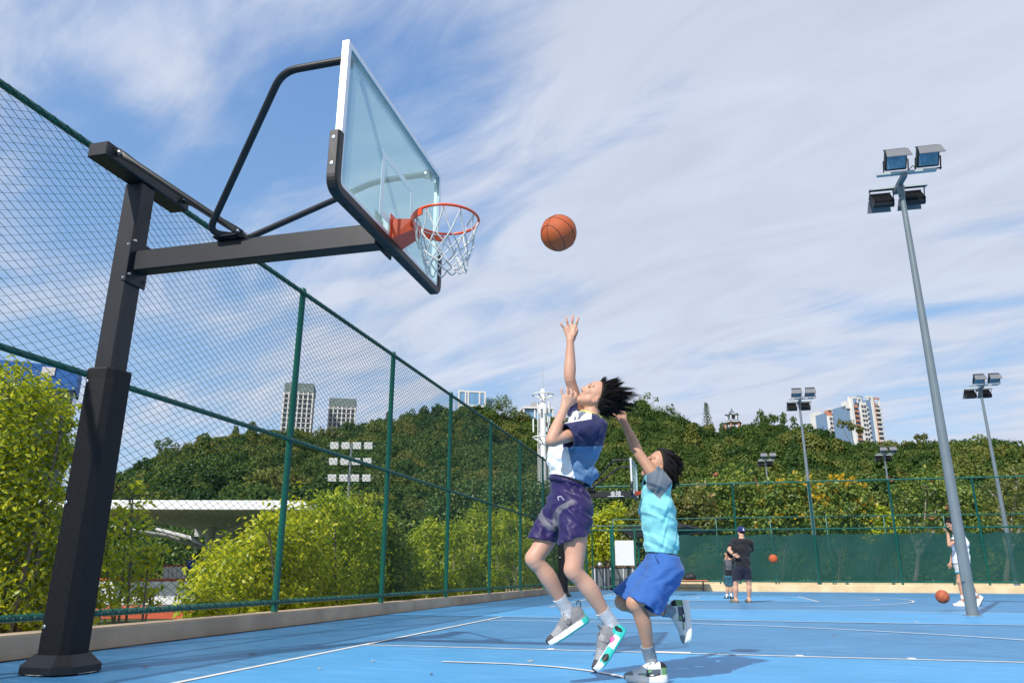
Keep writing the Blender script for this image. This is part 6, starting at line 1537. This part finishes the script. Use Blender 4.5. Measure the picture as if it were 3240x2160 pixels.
    B.cone(P(2096, 1740), pel, .094, .105, .04, Lx, 1.3); B.ell(P(2102, 1808), np.array([Fx, Lx, IU]), A3(.104, .140, .10), .04)
    Lm, Rm = P(2030, 1908, -.12), P(1972, 1894, .03)
    B.sleeve(Lh, Lm, Lm, .098, .094, .05, unit(-IU*.86-IR*.42)); B.sleeve(Rh, Rm, Rm, .098, .080, .05, unit(-IU*.75-IR*.62)); B.sleeve(P(2110, 1812, -.06), P(2066, 1925, -.10), P(2064, 1934, -.10), .068, .060, .05, unit(-IU*.86-IR*.42))
    B.folds(.0052, [(IR*.7-IU*.75, .085, IU, 1.), (IU+IR*.2, .11, IR, .7), (IR+IU*.3, .06, IU, .4)])
    B.track(); B.cut(P(2094, 1746), unit(IU*.99-IR*.1), P(2094, 1746)+IU*.2, .26)
   
    BLS = cloth('royal_blue_shorts', (.036, .120, .37), .08, bump=.3); T.under(B); B.finish(S, .011); solid_obj('shorts', B, [BLS], o, None, 1)
    mb = MB(); mb.tube([P(2074, 1756, -.145), P(2076, 1768, -.15), P(2084, 1776, -.152)], .003, 5); mb.build('pocket_edge', pm('navy_seam', (.01, .03, .13), rough=.8), o)
    sock(o, La, Lk-La, .038, .041, SOCKB, .085, .06); sock(o, Ra, Rk-Ra, .038, .041, SOCKB, .085, .06)
    OW = pm('cream_sole', (.76, .74, .68), rough=.5, var=.05); W2 = pm('pale_leather', (.58, .60, .57), rough=.6, var=.06); G2 = pm('grey_suede', (.22, .225, .24), rough=.85, var=.12); GN_ = pm('sage_green_panel', (.14, .30, .13), rough=.7, var=.1); B2 = pm('black_panel', (.012, .012, .013), rough=.5); SL = pm('slate_panel', (.085, .10, .125), rough=.8, var=.1); LC = pm('pale_lace', (.52, .56, .50), rough=.85)
    ms = [OW, W2, G2, GN_, B2, SL, LC]
    shoe(o, Lheel, Ltoe, IU, ms, None, 1, 1.35); shoe(o, Rheel, Rtoe, -IR*.9+IC*.1, ms, None, 1, 1.35)
    return finish_person(o)
boy = build_boy()

# ------------------------------------------------------------------ people farther off
def simple_hair(o, hc, ax, r, cuts, n=0, bl=.02):
    H = Solid([hc-.13, hc+.13], .05, .007); H.ell(hc-.01*ax[0]+.034*ax[2], ax, r, .02)
    for p, nn in cuts: H.cut(hc+p[0]*ax[0]+p[2]*ax[2], unit(nn[0]*ax[0]+nn[2]*ax[2]))
    V, Q = H.mesh(1); hr = link('hair', np_mesh('hair', V, Q, HAIRM, smooth=True)); adopt(hr, o)
    if n:
        nrm = V-hc; nrm /= np.linalg.norm(nrm, axis=1)[:, None]; pk = RNG.choice(len(V), n)
        hair_strands('loose_hair', hr, V[pk]-nrm[pk]*.004, nrm[pk]+RNG.normal(0, .35, (n, 3)), RNG.uniform(.015, .04, n), RNG.uniform(.003, .006, n), -IU*.1)
    return hr
CUTS = [((.060, 0, .09), (.96, 0, -.3)), ((.012, 0, 0), (.80, 0, -.6)), ((-.02, 0, -.06), (.4, 0, -.9))]
def build_man():
    g = ahead(ground(2345, 1906))
    def P(x, y, dg=0.): return at(x, y, g+dg)
    Fx, Lx = unit(FWH*.97-IR*.2), unit(-IR*.97-FWH*.2)          # seen from behind
    pel, wa, ch, up = P(2349, 1799), P(2349, 1772), P(2347, 1737), P(2347, 1714); n0, n1 = P(2346.5, 1703), P(2346, 1693)
    Ls, Rs = P(2325, 1714), P(2371, 1716); Le, Lw = P(2306, 1738, -.02), P(2321, 1755, -.16); Re, Rw = P(2375, 1744, .10), P(2356, 1752, .26)
    Lh, Rh = P(2337, 1805), P(2361, 1805); Lk, Rk = P(2328, 1847), P(2370, 1847); La, Ra = P(2327.5, 1894, .02), P(2369.5, 1893, .02); hc = P(2345.5, 1682, .02)
    S = Solid([pel, up, Le, Lw, Re, Rw, Lk, Rk, La-IU*.1, Ra-IU*.1, hc], .16, .0085)
    S.cone(pel, wa, .105, .098, .05, Lx, 1.45); S.cone(wa, ch, .098, .112, .05, Lx, 1.5); S.cone(ch, up, .112, .075, .05, Lx, 1.9)
    S.cone(up, Ls, .07, .06, .05); S.cone(up, Rs, .07, .06, .05); S.cone(up, n0, .08, .062, .04); S.cone(n0, n1, .060, .060, .03)
    add_arm(S, Ls, Le, Lw, 1.12); add_arm(S, Rs, Re, Rw, 1.12); add_hand(S, Lw, P(2334, 1759, -.20)-Lw, IU, .18, .1, .1); add_hand(S, Rw, Rw-Re, IU, .18, .3, .1)
    Pf, ax = add_head(S, hc, Fx, IU, 1.02); add_leg(S, Lh, Lk, La, 1.1, -FWH); add_leg(S, Rh, Rk, Ra, 1.1, -FWH)
    gz = A3(1, 1, 0)
    for A_, d in ((La, unit(FWH*.8-IR*.5)), (Ra, unit(FWH*.95-IR*.1))): S.chain([A_, A_*gz+IU*.055-d*.03, A_*gz+IU*.045+d*.16], [.036, .036, .030], .03)
    o = person('man in black tee and navy cap seen from behind, hand on hip', S, [SKIN])
    simple_hair(o, hc, ax, A3(.106, .084, .100), [((.05, 0, .08), (.96, 0, -.3)), ((.0, 0, 0), (.80, 0, -.6)), ((-.02, 0, -.055), (.3, 0, -.95))])
    BKT = cloth('black_tee', (.016, .015, .018), .2); NVS = cloth('dark_navy_shorts', (.010, .012, .028), .2); CAP = cloth('navy_cap', (.012, .026, .115), .1)
    T = S.blank()
    T.cone(P(2350, 1795), wa, .135, .128, .04, Lx, 1.38); T.cone(wa, ch, .128, .135, .04, Lx, 1.45); T.cone(ch, up, .135, .095, .05, Lx, 1.8); T.cone(up, Ls, .095, .09, .05); T.cone(up, Rs, .095, .09, .05)
    sL, sR = Ls+(Le-Ls)*.68, Rs+(Re-Rs)*.92; T.sleeve(Ls, Le, sL, .09, .086, .04); T.sleeve(Rs, Re, sR, .09, .086, .04)
    T.folds(.007, [(IR+IU*.6, .16, IU, 1.), (IU-IR*.5, .11, IR, .6)]); T.track(); T.cut(P(2350, 1792), unit(-IU+IR*.25*-1), P(2350, 1792)-IU*.25, .30); T.cut(n0, unit(n1-n0), n1+IU*.05, .14); T.cone(n0-IU*.1, n1, .062, .066, .005, sub=True)
    T.finish(S, .018); solid_obj('tee', T, [BKT], o)
    B = S.blank(); Lm, Rm = P(2331, 1834), P(2366, 1832)
    B.cone(P(2349, 1776), pel, .12, .135, .05, Lx, 1.3); B.sleeve(Lh, Lk, Lm, .125, .108, .05, -IU); B.sleeve(Rh, Rk, Rm, .125, .108, .05, -IU); B.folds(.006, [(IR+IU*.3, .13, IU, 1.)]); B.track(); B.cut(P(2349, 1782), IU, P(2349, 1770)+IU*.1, .25)
    T.under(B); B.finish(S, .018); solid_obj('shorts', B, [NVS], o)
    H = Solid([hc-.13, hc+.2], .1, .007); H.ell(hc-.008*ax[0]+.045*ax[2], ax, A3(.116, .094, .098), .02); H.cut(hc+.012*ax[2], unit(-IU+Fx*.12)); cp_ = solid_obj('cap', H, [CAP], o)
    mb = MB(); mb.prism([hc+ax[0]*.09+ax[1]*.07+IU*.03, hc+ax[0]*.17+ax[1]*.05+IU*.012, hc+ax[0]*.17-ax[1]*.05+IU*.012, hc+ax[0]*.09-ax[1]*.07+IU*.03], IU*.01); mb.build('peak', CAP, cp_)
    b0 = hc-ax[0]*.120+ax[2]*.052; mb = MB(); mb.prism([b0+ax[1]*.018+IU*.03, b0+ax[1]*.004+IU*.03, b0-ax[1]*.020-IU*.026, b0+ax[1]*.018-IU*.026], -ax[0]*.006); mb.build('emblem', M_WHITE, cp_)
    mb = MB(); mb.tube([Lw+unit(Lw-Le)*-.03-unit(Lw-Le)*.012, Lw-unit(Lw-Le)*.012], .034, 14); mb.build('wristwatch', EYEM, o)
    SN = pm('grey_green_sandal', (.11, .135, .12), rough=.7, var=.1)
    for A_, d in ((La, unit(FWH*.8-IR*.55)), (Ra, unit(FWH*.95-IR*.12))):
        c = A_*gz; y = np.cross(IU, d); mb = MB(); out = [(-.09, .0), (-.075, .035), (0, .042), (.10, .050), (.17, .035), (.19, 0), (.17, -.035), (.10, -.050), (0, -.042), (-.075, -.035)]
        mb.prism([c+d*a_+y*b_+IU*.002 for a_, b_ in out], IU*.032); sd_ = mb.build('sandal', SN, o)
        mb = MB(); V = [c+d*(.06+.09*i)+y*.050*math.cos(w)+IU*(.03+.055*math.sin(w)) for i in (0, 1) for w in np.linspace(0, math.pi, 9)]; mb.add(V, [(i, i+1, 10+i, 9+i) for i in range(8)], 0, True); mb.build('strap', SN, sd_)
    return finish_person(o)
build_man()
def build_kid():
    g = ahead(ground(2306, 1893))
    def P(x, y, dg=0.): return at(x, y, g+dg)
    Fx = unit(FWH*.9-IR*.4); Lx = np.cross(IU, Fx)
    pel, wa, ch, up = P(2306, 1825), P(2305.5, 1812), P(2307, 1788), P(2309, 1774); n0, n1 = P(2309.5, 1769), P(2310, 1764)
    Ls, Rs = P(2299, 1775), P(2319, 1775); Le, Lw = P(2295, 1771, .16), P(2299, 1758, .14); Re, Rw = P(2326, 1772, .16), P(2318, 1758, .16)
    Lh, Rh = P(2302, 1829), P(2311, 1829); Lk, Rk = P(2301.5, 1856), P(2313, 1855); La, Ra = P(2300.5, 1884), P(2313.5, 1882); hc = P(2310, 1757)
    S = Solid([pel, up, Le, Lw, Re, Rw+IU*.12, Lk, Rk, La-IU*.08, Ra-IU*.08, hc], .14, .0085)
    S.cone(pel, wa, .085, .08, .04, Lx, 1.3); S.cone(wa, ch, .08, .088, .04, Lx, 1.3); S.cone(ch, up, .088, .06, .04, Lx, 1.5); S.cone(up, Ls, .052, .045, .04); S.cone(up, Rs, .052, .045, .04); S.cone(up, n0, .06, .042, .03); S.cone(n0, n1, .042, .042, .03)
    add_arm(S, Ls, Le, Lw, .8); add_arm(S, Rs, Re, Rw, .8); add_hand(S, Lw, IU*.8-IR*.4, IR, .13, .2, .2); add_hand(S, Rw, IU, -IR, .13, .3, .1)
    Pf, ax = add_head(S, hc, Fx, IU, .93); add_leg(S, Lh, Lk, La, .8, -FWH); add_leg(S, Rh, Rk, Ra, .8, -FWH)
    gz = A3(1, 1, 0)
    for A_ in (La, Ra): S.chain([A_, A_*gz+IU*.045], [.028, .03], .02)
    o = person('small child in a dark raglan top and teal patterned shorts beside the man', S, [SKIN2])
    simple_hair(o, hc, ax, A3(.103, .086, .100), CUTS[:2]+[((-.02, 0, -.07), (.2, 0, -.95))], 250)
    DK = cloth('black_top', (.014, .013, .016), .2); GY = cloth('grey_back_panel', (.095, .095, .105), .1)
    T = S.blank(); T.cone(pel, ch, .104, .106, .04, Lx, 1.25); T.cone(ch, up, .106, .078, .04, Lx, 1.45); T.cone(up, Ls, .07, .065, .04); T.cone(up, Rs, .07, .065, .04); sl_ = Ls+(Le-Ls)*.7; sr_ = Rs+(Re-Rs)*.7; T.sleeve(Ls, Le, sl_, .062, .060, .03); T.sleeve(Rs, Re, sr_, .062, .060, .03)
    T.folds(.005, [(IR+IU*.6, .13, IU, 1.)]); T.track(); T.cut(P(2306, 1820), -IU, P(2306, 1820)-IU*.2, .22); T.cut(n0, IU, n1+IU*.06, .13); T.cone(n0-IU*.1, n1, .045, .05, .005, sub=True)
    def zz(c): q = (c-P(2302.5, 1785)); return ((np.abs(q @ IR) < .085) & (np.abs(q @ IU) < .145) & (q @ FWH < .1)).astype(int)
    T.finish(S, .018); solid_obj('tee', T, [DK, GY], o, zz)
    B = S.blank(); B.cone(wa, pel, .095, .105, .04, Lx, 1.2); B.cone(Lh, Lk, .085, .082, .04); B.cone(Rh, Rk, .085, .082, .04); B.track(); B.cut(P(2306, 1851), -IU, P(2306, 1851)-IU*.15, .2); B.cut(wa, IU, wa+IU*.12, .2)
    T.under(B); B.finish(S, .018); solid_obj('shorts', B, [pm('teal_pattern_shorts', (.03, .16, .19), rough=.8, var=.3, scale=16., col2=(.010, .022, .045))], o)
    KS = pm('black_kid_shoe', (.014, .014, .016), rough=.45)
    for A_, d in ((La, unit(FWH*.8-IR*.3)), (Ra, unit(FWH*.5+IR*.6))): c = A_*gz; sock(o, A_, IU, .033, .034, SOCKW, .05, .05); shoe(o, c-d*.06+IU*.004, c+d*.13+IU*.004, IU, [KS]*7, None, 2)
    return finish_person(o)
build_kid()
def build_walker():
    g = ahead(ground(3020, 1918))
    def P(x, y, dg=0.): return at(x, y, g+dg)
    Fx = unit(-IR*.97+IC*.2); Lx = np.cross(IU, Fx)
    pel, wa, ch, up = P(3040, 1792), P(3041, 1765), P(3038, 1718), P(3034, 1697); n0, n1 = P(3026, 1689), P(3017, 1676)
    Ls, Rs = P(3036, 1700, -.17), P(3034, 1700, .17); Le, Lw = P(3004, 1725, -.16), P(2999, 1687, -.10); Re, Rw = P(3016, 1752, .22), P(3008, 1780, .20)
    Lh, Rh = P(3040, 1800, -.09), P(3044, 1800, .09); Lk, La = P(3036, 1840, -.09), P(3047, 1896, -.08); Rk, Ra = P(3062, 1842, .10), P(3091, 1884, .12); hc = P(3008, 1657)
    f = -IR*.86-IU*.46+IC*.15; t = IU*.88-IR*.46
    S = Solid([pel, up, Le, Lw, Re, Rw, Lk, Rk, La-IU*.12, Ra-IU*.1, hc], .16, .0085)
    S.cone(pel, wa, .10, .09, .05, Lx, 1.4); S.cone(wa, ch, .09, .10, .05, Lx, 1.45); S.cone(ch, up, .10, .07, .05, Lx, 1.8); S.cone(up, Ls, .065, .055, .05); S.cone(up, Rs, .065, .055, .05); S.cone(up, n0, .065, .055, .04); S.cone(n0, n1, .052, .05, .03)
    add_arm(S, Ls, Le, Lw, 1.); add_arm(S, Rs, Re, Rw, 1.); add_hand(S, Lw, IU*.8-IR*.35, IR*.3-IC*.5, .17, .3, .1); add_hand(S, Rw, -IU-IR*.2, -IR, .17, .3, .1)
    Pf, ax = add_head(S, hc, f, t, 1.); add_leg(S, Lh, Lk, La, 1., IR); add_leg(S, Rh, Rk, Ra, 1., IR)
    hl = ground(3062, 1919, .005); hl = at(3058, 1921, g-.08); hl[2] = .006; tl = hl-IR*.28; hr_, tr_ = P(3113, 1890, .12), P(3100, 1922, .12); tr_[2] = max(tr_[2], .02)
    S.cone(La, hl-IR*.08+IU*.06, .034, .034, .03); S.cone(Ra, hr_+(tr_-hr_)*.3-IR*.06, .034, .032, .03)
    o = person('boy in a loose white tee and grey shorts shading his face behind the tall pole', S, [SKIN2])
    face_bits(o, Pf, ax, 1., .3); simple_hair(o, hc, ax, A3(.116, .094, .110), [((.072, 0, .07), (.98, 0, -.15))]+CUTS[1:], 500)
    WH = cloth('white_tee_loose', (.78, .78, .80), .03); GY = cloth('light_grey_shorts', (.46, .46, .46), .06); TRQ = cloth('turquoise_trim', (.03, .35, .48), .05)
    T = S.blank(); T.cone(P(3042, 1790), wa, .150, .145, .04, Lx, 1.25); T.cone(wa, ch, .145, .130, .04, Lx, 1.35); T.cone(ch, up, .130, .09, .05, Lx, 1.7); T.cone(up, Ls, .09, .085, .05); T.cone(up, Rs, .09, .085, .05); sL = Ls+(Le-Ls)*.55; sR = Rs+(Re-Rs)*.6; T.sleeve(Ls, Le, sL, .088, .088, .04); T.sleeve(Rs, Re, sR, .088, .084, .04); T.cone(up, n0, .085, .07, .03)
    T.folds(.007, [(IR+IU*.5, .16, IU, 1.), (IU-IR*.6, .12, IR, .5)]); T.track(); T.cut(P(3040, 1782), -IU, P(3040, 1782)-IU*.25, .28); T.cut(n0+(n1-n0)*.1, unit(n1-n0), n1+(n1-n0)*.5, .13); T.cone(n0-(n1-n0)*.6, n1, .058, .062, .005, sub=True)
    T.finish(S, .018); tt = solid_obj('tee', T, [WH], o)
    mb = MB()
    for i in range(9): mb.box(P(3062.5+.55*i, 1702+7.*i, -.02)+IR*.02, (.02, .06, .05))
    B = S.blank(); B.cone(wa, pel, .11, .125, .05, Lx, 1.3); B.cone(Lh, Lk, .105, .10, .05); B.cone(Rh, Rk, .105, .10, .05); B.folds(.006, [(IR+IU*.3, .12, IU, 1.)]); B.track(); B.cut(P(3040, 1812), -IU, P(3040, 1812)-IU*.18, .24); B.cut(wa, IU, wa+IU*.12, .22)
    zb_ = P(3040, 1808)[2]
    T.under(B); B.finish(S, .018); solid_obj('shorts', B, [GY, TRQ], o, lambda c: (c[:, 2] < zb_).astype(int))
    sock(o, La, Lk-La, .036, .037, SOCKW, .09, .05); sock(o, Ra, Rk-Ra, .036, .037, SOCKW, .09, .05)
    WS = pm('white_sneaker', (.74, .73, .70), rough=.55, var=.06); DS = pm('dark_tread', (.10, .13, .17), rough=.8)
    shoe(o, hl, tl, IU, [WS]*7, .285, 2); shoe(o, hr_, tr_, -IR*.9+IU*.3, [DS]+[WS]*6, .27, 2)
    return finish_person(o)
build_walker()
# the figure in blue leaning on the rail below the pavilion
def build_far_person():
    g = 46.
    def P(x, y, dg=0.): return at(x, y, g+dg)
    S = Solid([P(604, 1760), P(604, 1835)], .5, .02); S.cone(P(605, 1800), P(605, 1777), .14, .17, .08, IR, 1.3); S.ell(P(609, 1765), np.eye(3), A3(.10, .10, .12), .04); S.cone(P(606, 1772), P(608, 1767), .06, .06, .03)
    S.cone(P(602, 1806), P(602, 1840), .10, .07, .06); S.cone(P(609, 1806), P(611, 1840), .10, .07, .06); S.cone(P(598, 1776), P(597, 1795), .07, .05, .05); S.cone(P(612, 1776), P(614, 1795), .07, .05, .05)
    BT = cloth('bright_blue_top', (.02, .05, .38), .1); PT = cloth('pale_trousers', (.42, .44, .46), .05)
    z0, z1 = P(605, 1805)[2], P(605, 1770)[2]
    o = person('distant person in a blue top by the red capped railing', S, [SKIN2, BT, PT], lambda c: np.where(c[:, 2] > z1, 0, np.where(c[:, 2] > z0, 1, 2)))
    mb = MB(); mb.ball(P(609.5, 1762.5), (.115, .115, .11)); mb.build('hair', HAIRM, o); finish_person(o)
build_far_person()
# ------------------------------------------------------------------ basketballs, bench, bags, scooter
def ball_mat(name, col):
    m = pm(name, col, rough=.55, var=.14, scale=3.5, bump=.45, bscale=260., spec=.4); return m
M_BALL = ball_mat('orange_ball_rubber', (.50, .100, .024)); M_BALL2 = ball_mat('brown_ball_leather', (.42, .10, .040)); M_SEAM = pm('black_seam', (.012, .010, .010), rough=.6)
def basketball(label, c, r, mat, rot):
    c = np.asarray(c, float); R = np.array(Matrix.Rotation(rot[0], 3, 'X') @ Matrix.Rotation(rot[1], 3, 'Y') @ Matrix.Rotation(rot[2], 3, 'Z'))
    if len(rot) > 3: R = rot[3]
    mb = MB(); mb.ball(c, r, 0, 40); o = mb.build('basketball', mat); tag(o, label, 'basketball', 'basketballs in play')
    ex, ey, ez = R[:, 0], R[:, 1], R[:, 2]
    def seam(fn):
        pts = [c+unit(fn(a))*r*1.0005 for a in np.linspace(0, 2*math.pi, 61)[:-1]]; mb = MB(); mb.tube(pts, r*.017, 5, closed=True); mb.build('seam', M_SEAM, o)
    seam(lambda a: ex*math.cos(a)+ey*math.sin(a)); seam(lambda a: ex*math.cos(a)+ez*math.sin(a))
    for s in (-1, 1): seam(lambda a: s*ey*(.62+.0*math.cos(a)) + ex*math.cos(a)*(.95) + ez*math.sin(a)*.62)
    return o
d = ray(1767.4, 737); D_ = .243*FPX/114.6; bc = CAMO+d*D_
# seams as in the photo: poles at the upper left, meridians running down to the right
pole = unit(-CR*.42+CU*.78-FW*.46); e2 = unit(np.cross(pole, -FW)); e3 = np.cross(pole, e2)
basketball('orange basketball hanging in the sky above the stretched hand', bc, .1215, M_BALL, (0, 0, 0, np.stack([pole, unit(e2*.75+e3*.66), unit(np.cross(pole, unit(e2*.75+e3*.66)))], 1)))
d = ray(2446.7, 1767); basketball('orange basketball in mid air against the windscreen right of the man', CAMO+d*(.243*FPX/27.5), .1215, M_BALL, (.4, .9, .3))
d = ray(2981.8, 1886.5); P = CAMO+d*(.243*FPX/41.); basketball('brown basketball bouncing low beside the white sneakers', P, .1215, M_BALL2, (.5, .5, 1.1))
# bench
M_OR = pm('orange_bench_slat', (.60, .17, .07), rough=.55, var=.12, scale=6., stretch=(1, 8, 8))
yb_ = FENY-.55; bt = thing('bench', 'long orange topped bench with grey legs against the cream wall', 'bench', (-1.2, yb_, 0))
for q in range(3): mb = MB(); mb.box((-1.35, yb_-.12+.12*q, .41), (2.5, .10, .035), bev=.006); mb.build('slat', M_OR, bt)
for x in (-2.4, -.3):
    for s in (-1, 1): mb = MB(); mb.box((x, yb_+.13*s, .195), (.06, .05, .39), bev=.005); mb.build('leg', M_STEEL, bt)
    mb = MB(); mb.box((x, yb_, .385), (.055, .32, .03)); mb.build('cross_rail', M_STEEL, bt)
mb = MB(); mb.box((-1.35, yb_, .12), (2.05, .04, .04)); mb.build('stretcher', M_STEEL, bt)
BAG = pm('black_nylon_bag', (.016, .016, .019), rough=.6, var=.3, scale=10., bump=.6, bscale=14.)
def bag(label, c, r):
    c = np.asarray(c, float); S = Solid([c-A3(r[0], r[1], 0), c+A3(r[0], r[1], r[2])], .08, .012); S.ell(c+A3(0, 0, r[2]*.42), np.eye(3), A3(r[0], r[1], r[2]*.5), .04); S.ell(c+A3(r[0]*.35, 0, r[2]*.68), np.eye(3), A3(r[0]*.5, r[1]*.7, r[2]*.36), .05); S.ell(c+A3(-r[0]*.55, 0, r[2]*.35), np.eye(3), A3(r[0]*.5, r[1]*.9, r[2]*.3), .05)
    S.folds(.008, [(A3(1, .2, .6), .12, A3(0, 1, 1), 1.)]); S.cut(c, A3(0, 0, -1)); o = solid_obj('bag', S, [BAG]); tag(o, label, 'bag')
    mb = MB(); mb.tube(fillet([c+A3(-r[0]*.4, -r[1]*.4, r[2]*.75), c+A3(-r[0]*.2, -r[1]*.3, r[2]*1.2), c+A3(r[0]*.35, -r[1]*.3, r[2]*1.15), c+A3(r[0]*.5, -r[1]*.3, r[2]*.8)], .04, 4), .014, 6); mb.build('strap', BAG, o)
bag('black bag slumped on top of the orange bench', (-.80, yb_, .43), (.24, .14, .26)); bag('low black bag on the court under the bench end', (-1.75, yb_-.25, .012), (.24, .13, .16))
# electric scooter behind the gate
sx, sy = -4.12, FENY+.55
sc_ = thing('kick_scooter', 'black electric kick scooter parked behind the green gate post', 'scooter', (sx, sy, 0))
SB = pm('black_scooter_plastic', (.014, .014, .016), rough=.35, var=.1); SG = pm('grey_scooter_shell', (.15, .15, .16), rough=.4)
mb = MB(); mb.lathe((sx, sy-.1, .13), [(.13, -.05), (.13, .05)], 20, ax=np.array([[0, 1, 0], [0, 0, 1], [1, 0, 0]], float)); mb.build('wheel', SB, sc_)
mb = MB(); mb.lathe((sx, sy+.95, .13), [(.13, -.05), (.13, .05)], 20, ax=np.array([[0, 1, 0], [0, 0, 1], [1, 0, 0]], float)); mb.build('wheel', SB, sc_)
mb = MB(); mb.box((sx, sy+.45, .17), (.18, .95, .06), bev=.015); mb.build('deck', SB, sc_)
mb = MB(); mb.tube([(sx, sy-.1, .2), (sx, sy+.02, .65), (sx, sy+.08, 1.12)], [.07, .06, .045], 10); mb.build('stem', SB, sc_)
mb = MB(); mb.box((sx, sy-.04, .68), (.17, .12, .34), bev=.03); mb.build('front_shell', SG, sc_)
mb = MB(); mb.lathe((sx, sy-.11, .86), [(.06, 0), (.06, .03), (.045, .035)], 14, ax=np.array([[1, 0, 0], [0, 0, 1], [0, -1, 0]], float)); mb.build('headlight', M_WHITE, sc_)
mb = MB(); mb.tube([(sx-.33, sy+.12, 1.13), (sx-.1, sy+.08, 1.10), (sx+.1, sy+.08, 1.10), (sx+.33, sy+.12, 1.13)], .017, 8); mb.build('handlebar', SB, sc_)
mb = MB(); mb.box((sx, sy-.02, .33), (.14, .30, .10), bev=.03); mb.build('mudguard', SB, sc_)
# grey panelled cabinet behind the gate
M_SHEET = pm('grey_sheet_metal', (.22, .24, .24), rough=.5, metal=.3, var=.12, scale=3.); M_RUST = pm('rusty_top', (.16, .085, .05), rough=.8, var=.3)
cb = thing('cabinet', 'low grey sheet metal cabinet with a rusty top behind the gate', 'cabinet', (-4.1, FENY+1.6, 0))
mb = MB(); mb.box((-4.15, FENY+1.7, .46), (1.9, .7, .9), bev=.01); mb.build('body', M_SHEET, cb)
mb = MB(); mb.box((-4.15, FENY+1.7, .95), (2.0, .8, .07), bev=.01); mb.build('top', M_RUST, cb)
for q in range(5): mb = MB(); mb.box((-4.95+.42*q, FENY+1.335, .46), (.035, .02, .86)); mb.build('rib', M_WHITE, cb)
mb = MB(); mb.ball((-4.75, FENY+1.5, 1.06), (.12, .12, .09)); tag(mb.build('plastic_bag', M_WHITE), 'small white plastic bag lying on the rusty cabinet top', 'bag')
# shade canopy behind the notice board
M_SHADE = pm('black_shade_cloth', (.010, .012, .012), rough=.9, var=.2)
cn = thing('shade_canopy', 'dark shade canopy on a post behind the notice board', 'canopy', (-2.6, FENY+3, 0))
mb = MB(); mb.prism([A3(-3.75, FENY+1.2, 2.55), A3(-3.2, FENY+1.1, 2.15), A3(-.9, FENY+1.2, 2.62), A3(.5, FENY+4., 2.5), A3(-1.6, FENY+4.2, 3.05)], A3(0, 0, .03)); mb.build('cloth', M_SHADE, cn)
mb = MB(); mb.lathe((-3.0, FENY+1.6, 0), [(.05, 0), (.05, 2.4)], 10); mb.build('post', M_FGREEN, cn)
for e in ((-3.75, 1.2, 2.5), (.6, 1.3, 2.55)): mb = MB(); mb.tube([(-3.0, FENY+1.6, 1.9), (e[0], FENY+e[1], e[2])], .03, 6); mb.build('strut', M_SHADE, cn)
mb = MB(); P0, P1 = A3(-3.4, FENY+2.8, .95), A3(2., FENY+2.8, .95); mb.tube([P0, P1], .025, 6); tag(mb.build('handrail', M_ORANGE), 'thin red rail behind the notice board mesh', 'rail')
# leaf litter and scraps on the paint
for k, (x, y) in enumerate(((1180, 2090), (1365, 2131), (1010, 2115), (800, 2068), (1680, 2090), (2640, 2010), (2900, 1966), (460, 2108))):
    P = ground(x, y, .010); mb = MB(); a_ = RNG.uniform(0, 6.28); u_ = A3(math.cos(a_), math.sin(a_), 0); v_ = A3(-u_[1], u_[0], 0); ln = RNG.uniform(.018, .036)
    mb.prism([P-u_*ln, P+v_*ln*.45, P+u_*ln, P-v_*ln*.4], A3(0, 0, .004)); o = mb.build('fallen_leaf', M_RUST if k % 2 else M_CREAM); tag(o, 'tiny dry scrap of leaf lying on the blue court', 'leaf', 'scraps on the court')
